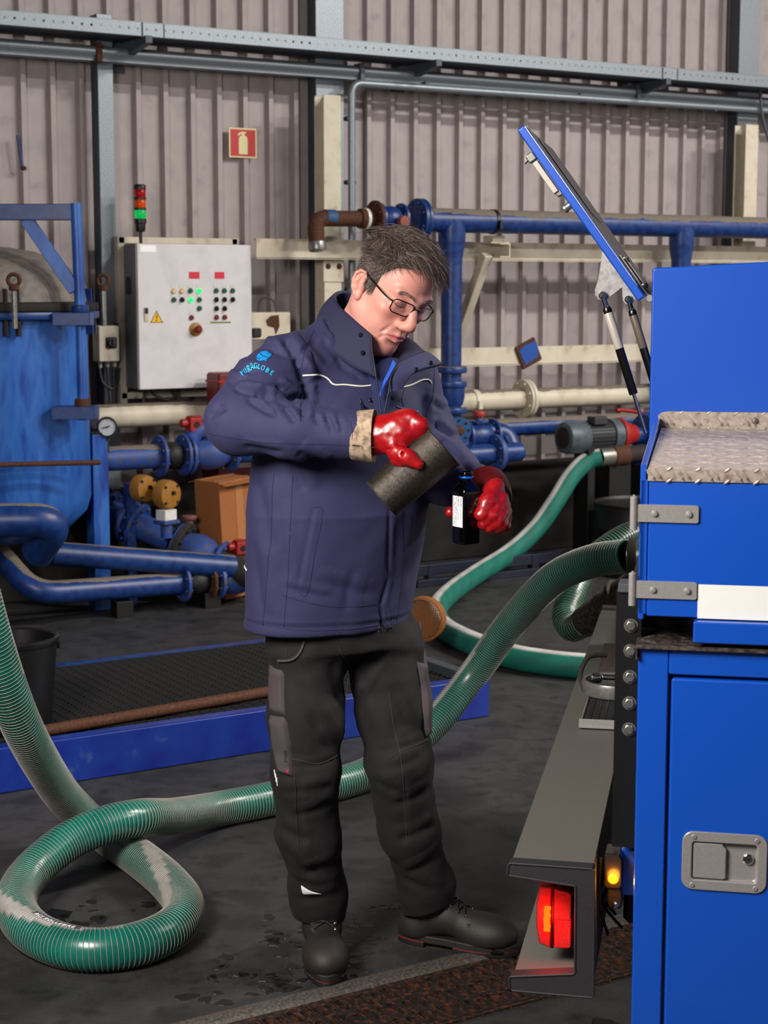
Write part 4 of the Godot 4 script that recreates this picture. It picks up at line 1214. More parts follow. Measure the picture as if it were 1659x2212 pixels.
	gs.tube(PackedVector3Array([Vector3(0, -0.05, -0.02), Vector3(0, -0.13, -0.02)]), 0.009, 10)
	gs.lathe([[0.0, -0.07], [0.014, -0.07], [0.014, -0.055], [0.0, -0.055]], 6, place(Vector3(0, 0, -0.02)))
	part(g, "stem", gs, M.grime)


# ------------------------------------------------------------------ right of the man
func plant_right() -> void:
	var y := 1.985
	var z := -8.1
	# header pipe with tees
	var h := pipe("header_pipe", "long blue header pipe with dusty top across the right half of the wall", [Vector3(5.18, y, z), Vector3(9.4, y, z)], 0.066, M.blue, 0.0, 1.25)
	flange(h, Vector3(0.02, 0, 0), Vector3.RIGHT, 0.118, 0.024, M.blue)
	flange(h, Vector3(0.045, 0, 0), Vector3.RIGHT, 0.118, 0.02, M.blue)
	flange(h, Vector3(3.12, 0, 0), Vector3.RIGHT, 0.118, 0.024, M.blue)
	flange(h, Vector3(3.145, 0, 0), Vector3.RIGHT, 0.118, 0.02, M.blue)
	for x in [0.53, 2.95]:
		var cl := Mb.new()
		cl.lathe([[0.066, -0.012], [0.071, -0.012], [0.071, 0.012], [0.066, 0.012]], 28, along(Vector3(x, 0, 0), Vector3.RIGHT))
		cl.box(Vector3(x, -0.02, 0.08), Vector3(0.02, 0.05, 0.02), 0.003)
		part(h, "pipe_clamp", cl, M.black)
	for q in [0.25, 1.945]:
		var n := Mb.new()
		n.lathe([[0.078, 0.0], [0.078, -0.10], [0.074, -0.13], [0.062, -0.2], [0.060, -0.24]], 28, place(Vector3(q, 0, 0)), 0.3)
		part(h, "tee_branch", n, M.blue)
	# left end: valve and rusty elbow
	var v := valve("rusty blue end valve of the header pipe above the man's hair", Vector3(5.02, y, z), Vector3.RIGHT, 0.16, 0.052, M.blue)
	flange(v, Vector3(-0.095, 0, 0), Vector3.RIGHT, 0.1, 0.02, M.rust)
	var vk := Mb.new()
	vk.lathe([[0.0, 0.0], [0.034, 0.0], [0.034, 0.02], [0.03, 0.028], [0.0, 0.03]], 18, Transform3D(Basis(Vector3.RIGHT, PI / 2), Vector3(0.02, -0.015, 0.1)))
	part(v, "end_cap", vk, mat(Color(0.50, 0.26, 0.20), 0.6))
	var vs := Mb.new()
	vs.tube(PackedVector3Array([Vector3(0.02, -0.015, 0.03), Vector3(0.02, -0.015, 0.11)]), 0.02, 12)
	part(v, "stem", vs, M.rust)
	var e := pipe("rusty_elbow", "rusty pipe elbow turned down at the left end of the header pipe", [Vector3(4.91, y, z), Vector3(4.545, y - 0.005, z), Vector3(4.545, y - 0.145, z + 0.03)], 0.043, M.rust, 0.1)
	var ec := Mb.new()
	ec.lathe([[0.043, 0.0], [0.053, 0.0], [0.055, 0.01], [0.055, 0.055], [0.05, 0.065], [0.043, 0.065]], 24, along(Vector3(-0.085, 0, 0), Vector3.RIGHT))
	part(e, "collar", ec, M.rust)
	var eb := Mb.new()
	eb.lathe([[0.0535, 0.0], [0.057, 0.0], [0.057, 0.018], [0.0535, 0.018]], 24, along(Vector3(-0.055, 0, 0), Vector3.RIGHT))
	part(e, "white_band", eb, M.white)
	var en := Mb.new()
	en.lathe([[0.043, 0.0], [0.048, -0.004], [0.05, -0.03], [0.046, -0.046], [0.0, -0.046]], 24, along(Vector3(-0.365, -0.13, 0.028), Vector3(0, 1, -0.2)))
	part(e, "end_plug", en, M.steel)
	var ep := Mb.new()
	ep.lathe([[0.0436, 0.0], [0.0446, 0.002], [0.0446, 0.06], [0.0436, 0.062]], 24, along(Vector3(-0.30, 0, 0), Vector3.RIGHT))
	part(e, "blue_paint_patch", ep, mat(Color(0.12, 0.28, 0.45), 0.6))
	# down pipes
	for q in [[5.43, "blue down pipe with flanged joints right of the man's head", 0.78], [7.125, "blue down pipe behind the truck cabinet at the right", 0.9]]:
		var t := pipe("down_pipe", q[1], [Vector3(q[0], y - 0.235, z), Vector3(q[0], q[2], z)], 0.059, M.blue)
		for dy in [-0.60, -0.68, -0.83]:
			var fl := Mb.new()
			fl.lathe([[0.059, -0.016], [0.088, -0.016], [0.09, -0.012], [0.09, 0.012], [0.088, 0.016], [0.059, 0.016]], 32, place(Vector3(0, dy, 0)))
			part(t, "flange", fl, M.blue)
		var cup := Mb.new()
		cup.lathe([[0.08, -0.7], [0.078, -0.76], [0.066, -0.8]], 28, Transform3D(), 0.3)
		part(t, "reducer", cup, M.blue)
		var du := Mb.new()
		du.lathe([[0.06, -0.582], [0.088, -0.583], [0.088, -0.5795], [0.06, -0.579]], 32)
		part(t, "dust_ring", du, M.dust)
	# blue valve group beside the man's arm
	var bp := pipe("blue_pipe", "blue pipe with flanged end beside the man's lower arm", [Vector3(5.0, 0.70, -7.76), Vector3(5.66, 0.70, -7.76)], 0.055, M.blue)
	flange(bp, Vector3(0.50, 0, 0), Vector3.RIGHT, 0.105, 0.03, M.blue_worn)
	var bc := Mb.new()
	bc.ball(Vector3(0.66, 0, 0), Vector3(0.03, 0.055, 0.055), 20)
	part(bp, "domed_end", bc, M.blue)
	var v4 := valve("blue gate valve with red handwheel above the flanged pipe", Vector3(5.46, 0.79, -7.86), Vector3.RIGHT, 0.2, 0.055, M.blue, 0.05)
	var wh := Mb.new()
	wh.lathe([[0.0, 0.11], [0.03, 0.11], [0.034, 0.118], [0.034, 0.132], [0.03, 0.14], [0.0, 0.142]], 20)
	wh.tube(PackedVector3Array([Vector3(0, 0.05, 0), Vector3(0, 0.12, 0)]), 0.014, 12)
	part(v4, "handwheel", wh, mat(Color(0.60, 0.17, 0.13), 0.6))
	var el := Mb.new()
	el.tube(bends([Vector3(0.06, 0.02, 0), Vector3(0.17, 0.02, 0.02), Vector3(0.19, -0.1, 0.08)], 0.08), 0.05, 20)
	part(v4, "elbow", el, M.blue)
	var bd := thing("blind_flange", "light blue blind flange with rusty hub beside the man's arm", "flange", place(Vector3(5.27, 0.835, -7.78), 0.0, -0.35, 0.0))
	var bm := Mb.new()
	bm.lathe([[0.0, -0.03], [0.068, -0.03], [0.072, -0.026], [0.072, -0.004], [0.068, 0.0], [0.03, 0.0], [0.0, 0.0]], 32, Transform3D(Basis(Vector3.RIGHT, PI / 2), Vector3.ZERO))
	part(bd, "disc", bm, mat(Color(0.08, 0.29, 0.52), 0.55, 0.0, T.mottle, 4.0))
	var bh := Mb.new()
	bh.lathe([[0.03, 0.0], [0.026, 0.01], [0.012, 0.016], [0.0, 0.016]], 18, Transform3D(Basis(Vector3.RIGHT, PI / 2), Vector3.ZERO))
	part(bd, "hub", bh, M.rust)
	for k in 8:
		var a := TAU * k / 8
		var bo := Mb.new()
		bo.bolt(0.006, 0.007, Transform3D(Basis(Vector3.RIGHT, PI / 2), Vector3(cos(a) * 0.056, sin(a) * 0.056, 0)))
		part(bd, "bolt", bo, M.grime)
	var bs := Mb.new()
	bs.box(Vector3(0, -0.08, -0.03), Vector3(0.12, 0.1, 0.05), 0.008)
	bs.tube(PackedVector3Array([Vector3(-0.02, 0, -0.03), Vector3(-0.07, 0, -0.16)]), 0.06, 20)
	part(bd, "pump_casing", bs, M.blue_worn)
	pipe("blue_pipe", "dusty dark blue pipe along the wall left of the grey motor", [Vector3(5.7, 0.80, -8.15), Vector3(7.2, 0.80, -8.15)], 0.05, M.blue, 0.0, 1.0)
	# motor
	var t := thing("pump_motor", "grey electric pump motor with dark fan cover and red collar", "motor", place(Vector3(6.07, 0.75, -7.89)))
	var mm := Mb.new()
	mm.lathe([[0.0, 0.0], [0.078, 0.0], [0.09, 0.008], [0.096, 0.03], [0.096, 0.14], [0.09, 0.15]], 32, along(Vector3.ZERO, Vector3.RIGHT))
	part(t, "fan_cover", mm, M.motor)
	var fg := Mb.new()
	fg.lathe([[0.0, -0.002], [0.06, -0.002], [0.065, 0.001]], 28, along(Vector3.ZERO, Vector3.RIGHT))
	part(t, "fan_grille", fg, mat(Color(0.13, 0.09, 0.08), 0.8))
	var mb := Mb.new()
	mb.lathe([[0.086, 0.14], [0.086, 0.35]], 32, along(Vector3.ZERO, Vector3.RIGHT))
	for k in 28:
		var a := TAU * k / 28
		mb.box(Vector3(0.245, cos(a) * 0.09, sin(a) * 0.09), Vector3(0.2, 0.003, 0.003), 0.0, Transform3D())
	part(t, "finned_body", mb, mat(Color(0.14, 0.15, 0.17), 0.5))
	var me := Mb.new()
	me.lathe([[0.094, 0.33], [0.098, 0.335], [0.098, 0.39], [0.09, 0.40], [0.0, 0.40]], 32, along(Vector3.ZERO, Vector3.RIGHT))
	part(t, "end_shield", me, M.motor)
	var mr := Mb.new()
	mr.lathe([[0.095, 0.40], [0.1, 0.405], [0.1, 0.425], [0.07, 0.47], [0.055, 0.53], [0.0, 0.53]], 32, along(Vector3.ZERO, Vector3.RIGHT))
	part(t, "red_collar", mr, M.red)
	var mx := Mb.new()
	mx.box(Vector3(0.22, 0.095, 0.04), Vector3(0.1, 0.05, 0.08), 0.008)
	part(t, "terminal_box", mx, mat(Color(0.16, 0.17, 0.19), 0.5))
	var mf := Mb.new()
	for x in [0.16, 0.32]:
		mf.box(Vector3(x, -0.37, 0), Vector3(0.05, 0.76, 0.14), 0.005)
	part(t, "foot", mf, M.black)
	var pu := thing("pump", "dark blue pump housing right of the motor behind the truck corner", "pump", place(Vector3(6.6, 0.74, -7.89)))
	var pm := Mb.new()
	pm.lathe([[0.05, 0.0], [0.05, 0.06], [0.12, 0.07], [0.14, 0.1], [0.14, 0.2], [0.1, 0.24], [0.0, 0.24]], 32, along(Vector3.ZERO, Vector3.RIGHT))
	part(pu, "casing", pm, M.blue)
	var pf := Mb.new()
	pf.box(Vector3(0.15, -0.44, 0), Vector3(0.2, 0.60, 0.18), 0.01)
	part(pu, "pedestal", pf, M.black)
	var ps := Mb.new()
	ps.tube(PackedVector3Array([Vector3(-0.01, -0.12, 0.02), Vector3(0.1, -0.10, 0.0)]), 0.06, 20)
	part(pu, "suction_neck", ps, M.blue)
	var lv := Mb.new()
	lv.tube(spline([Vector3(0, 0, 0), Vector3(0.05, 0.0, 0), Vector3(0.22, -0.03, 0.0), Vector3(0.3, -0.08, 0.0), Vector3(0.33, -0.16, 0)], 0.02), 0.012, 10)
	solo("red_lever", lv, mat(Color(0.55, 0.03, 0.05), 0.45), "red bent lever above the motor beside the gas strut", "lever", place(Vector3(6.50, 0.89, -7.93)))
	# black drum
	var dr := thing("oil_drum", "black steel drum in the shade behind the dark hose", "drum", place(Vector3(6.32, 0, -7.45)))
	var dm := Mb.new()
	dm.lathe([[0.0, 0.0], [0.28, 0.0], [0.285, 0.02], [0.285, 0.12], [0.29, 0.13], [0.285, 0.14], [0.285, 0.26], [0.29, 0.27], [0.285, 0.28], [0.285, 0.395], [0.29, 0.4], [0.29, 0.41], [0.28, 0.41], [0.275, 0.395], [0.0, 0.395]], 40)
	part(dr, "barrel", dm, M.black)
	var db := Mb.new()
	db.lathe([[0.0, 0.395], [0.03, 0.395], [0.028, 0.412], [0.0, 0.414]], 14, place(Vector3(-0.05, 0, 0.12)))
	part(dr, "bung", db, M.zinc)
	var bx := Mb.new()
	bx.box(Vector3(0, 0.02, 0), Vector3(1.6, 0.04, 0.05), 0.004)
	bx.box(Vector3(0, 0.09, -0.01), Vector3(1.6, 0.06, 0.04), 0.004)
	for x in [-0.7, 0.0, 0.7]:
		bx.box(Vector3(x, 0.06, -0.01), Vector3(0.05, 0.12, 0.05), 0.004)
	solo("low_rail", bx, mat(Color(0.05, 0.07, 0.16), 0.5), "low dark blue pump frame rail beyond the sample bottle", "rail", place(Vector3(5.75, 0, -7.72)))
	# straw-coloured strainer disc behind the man's hip
	var bk := thing("strainer_basket", "brown perforated strainer basket on the floor behind the man's hip", "strainer", place(Vector3(3.965, 0.19, -6.13), 0.0, -0.95, 0.0))
	var ring := Mb.new()
	ring.lathe([[0.085, -0.05], [0.094, -0.05], [0.098, -0.03], [0.098, 0.005], [0.088, 0.008], [0.085, 0.0]], 40, Transform3D(Basis(Vector3.RIGHT, PI / 2), Vector3.ZERO))
	part(bk, "rim", ring, M.basket)
	var mesh := Mb.new()
	var hole := ngon(0.0031, 6)
	for i in range(-9, 10):
		for j in range(-9, 10):
			var p := Vector2(i, j) * 0.0095
			if p.length() < 0.082:
				mesh.holed(p - Vector2(0.00475, 0.00475), p + Vector2(0.00475, 0.00475), 0.0, 0.003, hole, Transform3D(Basis(Vector3.RIGHT, PI / 2), Vector3.ZERO))
	var me2 := part(bk, "perforated_sheet", mesh, M.basket)
	me2.set_meta("kind", "stuff")


# ------------------------------------------------------------------ the blue skid tray with grating, tub and bar
func skid() -> void:
	var t := thing("drip_tray_skid", "blue steel drip tray skid with black grating on the floor", "drip tray", place(Vector3(2.2, 0, -5.2)))
	var m := Mb.new()
	m.box(Vector3(0.17, 0.076, -0.03), Vector3(2.6, 0.152, 0.06), 0.006)
	part(t, "front_beam", m, M.beam)
	var m2 := Mb.new()
	m2.box(Vector3(1.45, 0.076, -0.62), Vector3(0.05, 0.152, 1.1), 0.005)
	part(t, "end_beam", m2, M.galv_dark)
	var m3 := Mb.new()
	m3.box(Vector3(0.17, 0.06, -1.2), Vector3(2.6, 0.12, 0.06), 0.005)
	part(t, "rear_beam", m3, M.blue)
	var m4 := Mb.new()
	m4.box(Vector3(0.17, 0.006, -0.6), Vector3(2.6, 0.012, 1.16))
	part(t, "tray_floor", m4, M.pit)
	var g := Mb.new()
	for k in 36:
		g.box(Vector3(0.17, 0.105, -0.075 - k * 0.031), Vector3(2.54, 0.03, 0.004))
	for k in 58:
		g.box(Vector3(-1.07 + k * 0.0435, 0.112, -0.62), Vector3(0.004, 0.012, 1.1))
	var gr := part(t, "grating", g, M.rubber)
	gr.set_meta("kind", "stuff")
	var bar := Mb.new()
	bar.tube(PackedVector3Array([Vector3(0, 0, 0), Vector3(1.18, 0.0, -0.10)]), 0.02, 18)
	solo("brown_bar", bar, M.rust, "rusty brown round bar lying on the black grating", "bar", place(Vector3(1.86, 0.141, -5.36), 0, 0.03, 0))
	var tub := thing("black_tub", "black plastic tub standing on the grating behind the green hose", "tub", place(Vector3(1.93, 0.12, -5.52)))
	var b := Mb.new()
	b.lathe([[0.0, 0.012], [0.105, 0.012], [0.128, 0.32], [0.136, 0.325], [0.142, 0.322], [0.144, 0.31], [0.14, 0.300], [0.136, 0.302], [0.112, 0.0], [0.0, 0.0]], 40)
	part(tub, "bucket", b, M.tub)
	var hd := Mb.new()
	for s in [-1, 1]:
		hd.box(Vector3(s * 0.14, 0.285, 0), Vector3(0.012, 0.03, 0.06), 0.004)
	part(tub, "handle_lug", hd, M.tub)


# ------------------------------------------------------------------ hoses
const GREEN := Color(0.0, 0.155, 0.115)
const STRIPE := Color(0.62, 0.60, 0.58)


# a wire-wound suction hose along a path: ribbed wall with a pale stripe, and the wire helix over it
func hose(t: Node3D, path: PackedVector3Array, r: float, pitch: float, turn: Array, wide: float, seg := 32, dull := false, green := GREEN) -> void:
	var fr := Mb.frames(path)
	var m := Mb.new()
	m.colored = true
	var len_ := 0.0
	var dist := PackedFloat32Array([0.0])
	for k in path.size() - 1:
		len_ += path[k].distance_to(path[k + 1])
		dist.append(len_)
	var rows := int(len_ / pitch) * (4 if not dull else 2)
	var at := 0
	var n := path.size()
	var rng := RandomNumberGenerator.new()
	rng.seed = 17
	var wire := PackedVector3Array()
	for j in rows + 1:
		var s := len_ * j / rows
		while at < n - 2 and dist[at + 1] < s:
			at += 1
		var f := clampf((s - dist[at]) / maxf(dist[at + 1] - dist[at], 1e-6), 0.0, 1.0)
		var p := path[at].lerp(path[at + 1], f)
		var b0: Basis = fr[at]
		var b1: Basis = fr[at + 1]
		var x := b0.x.lerp(b1.x, f).normalized()
		var y := b0.y.lerp(b1.y, f).normalized()
		var rr := r - 0.0022 + 0.0022 * sin(TAU * s / pitch)
		if dull:
			rr = r
		for i in seg:
			var a := TAU * i / seg
			var e := x * cos(a) + y * sin(a)
			var d := absf(angle_difference(a, turned(turn, s)))
			var dirt := 0.9 + 0.1 * sin(s * 31.0 + a * 3.0)
			m.col = (STRIPE if d < wide else green) * (dirt if not dull else dirt)
			m.vert(p + e * rr, e)
	for j in rows:
		for i in seg:
			var i2 := (i + 1) % seg
			m.tri(j * seg + i, j * seg + i2, (j + 1) * seg + i2)
			m.tri(j * seg + i, (j + 1) * seg + i2, (j + 1) * seg + i)
	part(t, "wall", m, M.hose_dull if dull else M.hose)
	if dull:
		return
	var turns := int(len_ / pitch)
	at = 0
	for j in turns * 24 + 1:
		var s := minf(len_ * float(j) / (turns * 24), len_ - 0.001)
		while at < n - 2 and dist[at + 1] < s:
			at += 1
		var f := clampf((s - dist[at]) / maxf(dist[at + 1] - dist[at], 1e-6), 0.0, 1.0)
		var x: Vector3 = (fr[at].x as Vector3).lerp(fr[at + 1].x, f).normalized()
		var y: Vector3 = (fr[at].y as Vector3).lerp(fr[at + 1].y, f).normalized()
		var a := TAU * j / 24.0
		wire.append(path[at].lerp(path[at + 1], f) + (x * cos(a) + y * sin(a)) * (r - 0.0001))
	var w := Mb.new()
	w.tube(wire, 0.0009, 5, false)
	part(t, "wire_helix", w, M.wire)


func turned(t: Array, s: float) -> float:
	for k in t.size() - 1:
		if s < t[k + 1][0]:
			return lerpf(t[k][1], t[k + 1][1], clampf((s - t[k][0]) / (t[k + 1][0] - t[k][0]), 0.0, 1.0))
	return t[t.size() - 1][1]


func hoses() -> void:
	# the long green hose: down from the left, a loop on the floor, then up to the truck
	var t := thing("green_hose", "long green wire-wound hose looped on the floor and rising to the truck", "hose", Transform3D())
	var ps := [Vector3(1.30, 0.98, -4.05), Vector3(1.37, 0.72, -4.08), Vector3(1.47, 0.49, -4.18), Vector3(1.66, 0.23, -4.45), Vector3(1.775, 0.10, -4.56), Vector3(1.815, 0.055, -4.48), Vector3(1.82, 0.053, -4.26), Vector3(1.806, 0.053, -4.02), Vector3(1.765, 0.053, -3.84), Vector3(1.669, 0.053, -3.715), Vector3(1.54, 0.053, -3.672), Vector3(1.431, 0.053, -3.72), Vector3(1.376, 0.055, -3.87), Vector3(1.395, 0.062, -4.05), Vector3(1.473, 0.085, -4.18), Vector3(1.60, 0.135, -4.24), Vector3(1.72, 0.163, -4.25), Vector3(1.83, 0.16, -4.27), Vector3(1.98, 0.11, -4.38), Vector3(2.18, 0.06, -4.52), Vector3(2.40, 0.053, -4.55), Vector3(2.729, 0.053, -4.605), Vector3(2.938, 0.08, -4.686), Vector3(3.128, 0.16, -4.74), Vector3(3.285, 0.31, -4.74), Vector3(3.325, 0.50, -4.59), Vector3(3.318, 0.68, -4.36), Vector3(3.335, 0.765, -4.18), Vector3(3.36, 0.8, -4.03)]
	var path := spline(ps, 0.012)
	hose(t, path, 0.0525, 0.0103, [[0.0, 2.2], [0.3, 2.1], [0.8, 1.0], [1.3, 0.8], [1.6, 2.6], [1.9, 3.7], [2.1, 3.4], [2.3, 3.0], [2.45, 2.67], [2.62, 1.9], [2.8, 0.9], [3.0, -0.7], [3.7, -1.0], [4.4, -1.1], [4.6, 1.9], [4.9, 1.94], [5.1, 1.5], [5.5, 0.5]], 0.38)
	hose_print(t, path, 2.62)
	var c := pipe("hose_coupling", "steel hose coupling stub joining the green hose to the truck tail", [Vector3(3.36, 0.8, -4.03), Vector3(3.51, 0.81, -3.86)], 0.05, M.zinc, 0.0, 0.0, "coupling")
	var cl := Mb.new()
	cl.lathe([[0.05, -0.012], [0.0565, -0.012], [0.0575, 0.0], [0.0565, 0.014], [0.05, 0.014]], 28, along(Vector3(0.01, 0.0, 0.012), Vector3(0.15, 0.01, 0.17)))
	part(c, "clamp_band", cl, M.grime)
	# second short hose: a tight bend behind the first one
	var t2 := thing("short_green_hose", "short green hose bent tightly into a steel coupling at the truck tail", "hose", Transform3D())
	var q := [TF * Vector3(-0.05, 0.80, -3.09), TF * Vector3(-0.14, 0.79, -3.06), TF * Vector3(-0.222, 0.76, -2.99), TF * Vector3(-0.306, 0.694, -2.916), TF * Vector3(-0.348, 0.612, -2.794), TF * Vector3(-0.366, 0.553, -2.731), TF * Vector3(-0.34, 0.524, -2.681), TF * Vector3(-0.299, 0.55, -2.641)]
	hose(t2, spline(q, 0.012), 0.046, 0.0103, [[0.0, 0.0]], -1.0, 28, false, Color(0.01, 0.10, 0.06))
	var c2 := thing("lever_coupling", "grimy steel hose coupling with red locking lever at the truck tail", "coupling", TF * place(Vector3(-0.299, 0.55, -2.641)))
	var cm := Mb.new()
	var dir := Vector3(0.117, 0.10, 0.067).normalized()
	cm.lathe([[0.047, -0.01], [0.05, 0.0], [0.05, 0.09], [0.055, 0.094], [0.055, 0.108], [0.05, 0.112], [0.05, 0.15], [0.062, 0.155], [0.062, 0.17], [0.052, 0.176], [0.052, 0.26]], 28, along(Vector3.ZERO, dir))
	part(c2, "barrel", cm, M.chequer_dirty)
	var lv := Mb.new()
	lv.tube(PackedVector3Array([dir * 0.11 + Vector3(0.01, -0.02, 0.052), dir * 0.3 + Vector3(0.02, -0.012, 0.06)]), 0.011, 10)
	part(c2, "red_lever", lv, mat(Color(0.62, 0.01, 0.03), 0.3))
	# dark hose in the background
	var t3 := thing("dark_hose", "dusty dark green hose curving down from the pump to the floor", "hose", Transform3D())
	var ps3 := [Vector3(6.30, 0.63, -7.83), Vector3(6.22, 0.605, -7.86), Vector3(6.10, 0.52, -7.85), Vector3(5.97, 0.38, -7.83), Vector3(5.84, 0.24, -7.83), Vector3(5.62, 0.125, -7.78), Vector3(5.22, 0.065, -7.55), Vector3(4.78, 0.055, -7.16), Vector3(4.49, 0.055, -6.82), Vector3(4.30, 0.055, -6.44), Vector3(4.22, 0.055, -6.04), Vector3(4.235, 0.055, -5.75), Vector3(4.37, 0.055, -5.50), Vector3(4.62, 0.055, -5.3)]
	hose(t3, spline(ps3, 0.02), 0.054, 0.02, [[0.0, 1.2]], 0.4, 24, true)
	var c3 := thing("pump_coupling", "silver and rusty hose coupling below the grey motor", "coupling", place(Vector3(6.29, 0.628, -7.835)))
	var d3 := Vector3(0.3, 0.01, 0.0).normalized()
	var a1 := Mb.new()
	a1.lathe([[0.056, 0.0], [0.057, 0.005], [0.057, 0.095], [0.053, 0.1]], 28, along(Vector3.ZERO, d3))
	part(c3, "silver_sleeve", a1, M.zinc)
	var a2 := Mb.new()
	a2.lathe([[0.053, 0.095], [0.063, 0.1], [0.066, 0.115], [0.06, 0.15], [0.066, 0.19], [0.063, 0.205], [0.05, 0.21]], 28, along(Vector3.ZERO, d3))
	part(c3, "rusty_nut", a2, M.rust)
	var a3 := Mb.new()
	a3.lathe([[0.048, 0.2], [0.05, 0.205], [0.05, 0.36]], 28, along(Vector3.ZERO, d3))
	part(c3, "dark_sleeve", a3, M.grime)


# black printed band with pale letters on the stripe of the loop
func hose_print(t: Node3D, path: PackedVector3Array, turn: float) -> void:
	var fr := Mb.frames(path)
	var best := 0
	for k in path.size():   # the front of the loop
		if path[k].y < 0.06 and path[k].distance_to(Vector3(1.405, 0.053, -3.76)) < path[best].distance_to(Vector3(1.405, 0.053, -3.76)):
			best = k
	var m := Mb.new()
	var rows := []
	for k in range(best - 4, best + 11):
		var row := PackedVector3Array()
		for i in 7:
			var a := turn + 0.06 + (i - 3) * 0.055
			row.append(path[k] + (fr[k].x * cos(a) + fr[k].y * sin(a)) * 0.0528)
		rows.append(row)
	m.grid(rows, false, fr[best].x * cos(turn) + fr[best].y * sin(turn))
	part(t, "print_band", m, M.ink)
	var word := letters("ACI ROLLEBRE", 0.011, 0.0004, false, true)
	var arr := word.surface_get_arrays(0)
	var vs: PackedVector3Array = arr[Mesh.ARRAY_VERTEX]
	var ns: PackedVector3Array = arr[Mesh.ARRAY_NORMAL]
	var lo := 1e9
	var hi := -1e9
	for p in vs:
		lo = minf(lo, p.x)
		hi = maxf(hi, p.x)
	for k in vs.size():
		var f := (1.0 - (vs[k].x - lo) / (hi - lo)) * 12.0
		var i := best - 3 + int(f)
		var g := f - int(f)
		var p := path[i].lerp(path[i + 1], g)
		var a := turn + 0.06 + (vs[k].y - 0.004) / 0.0528
		var e: Vector3 = fr[i].x * cos(a) + fr[i].y * sin(a)
		vs[k] = p + e * (0.0530 + vs[k].z)
		ns[k] = e
	arr[Mesh.ARRAY_VERTEX] = vs
	arr[Mesh.ARRAY_NORMAL] = ns
	var am := ArrayMesh.new()
	am.add_surface_from_arrays(Mesh.PRIMITIVE_TRIANGLES, arr)
	part(t, "print_letters", am, M.paper)
# ------------------------------------------------------------------ the man
const BODY_TURN := 0.57


func person() -> void:
	var t := thing("person", "man in navy jacket, dark work trousers and red gloves looking down at a bottle", "person", MF)
	var head := Transform3D(Basis(Vector3.UP, 0.60) * Basis(Vector3.RIGHT, 0.50) * Basis(Vector3.BACK, -0.25), Vector3(0.011, 1.606, 0.030))
	body(t, head)
	hair(t, head)
	glasses(t, head)
	jacket(t)
	trousers(t)
	boots(t)
	gloves(t)
	beaker()
	bottle()


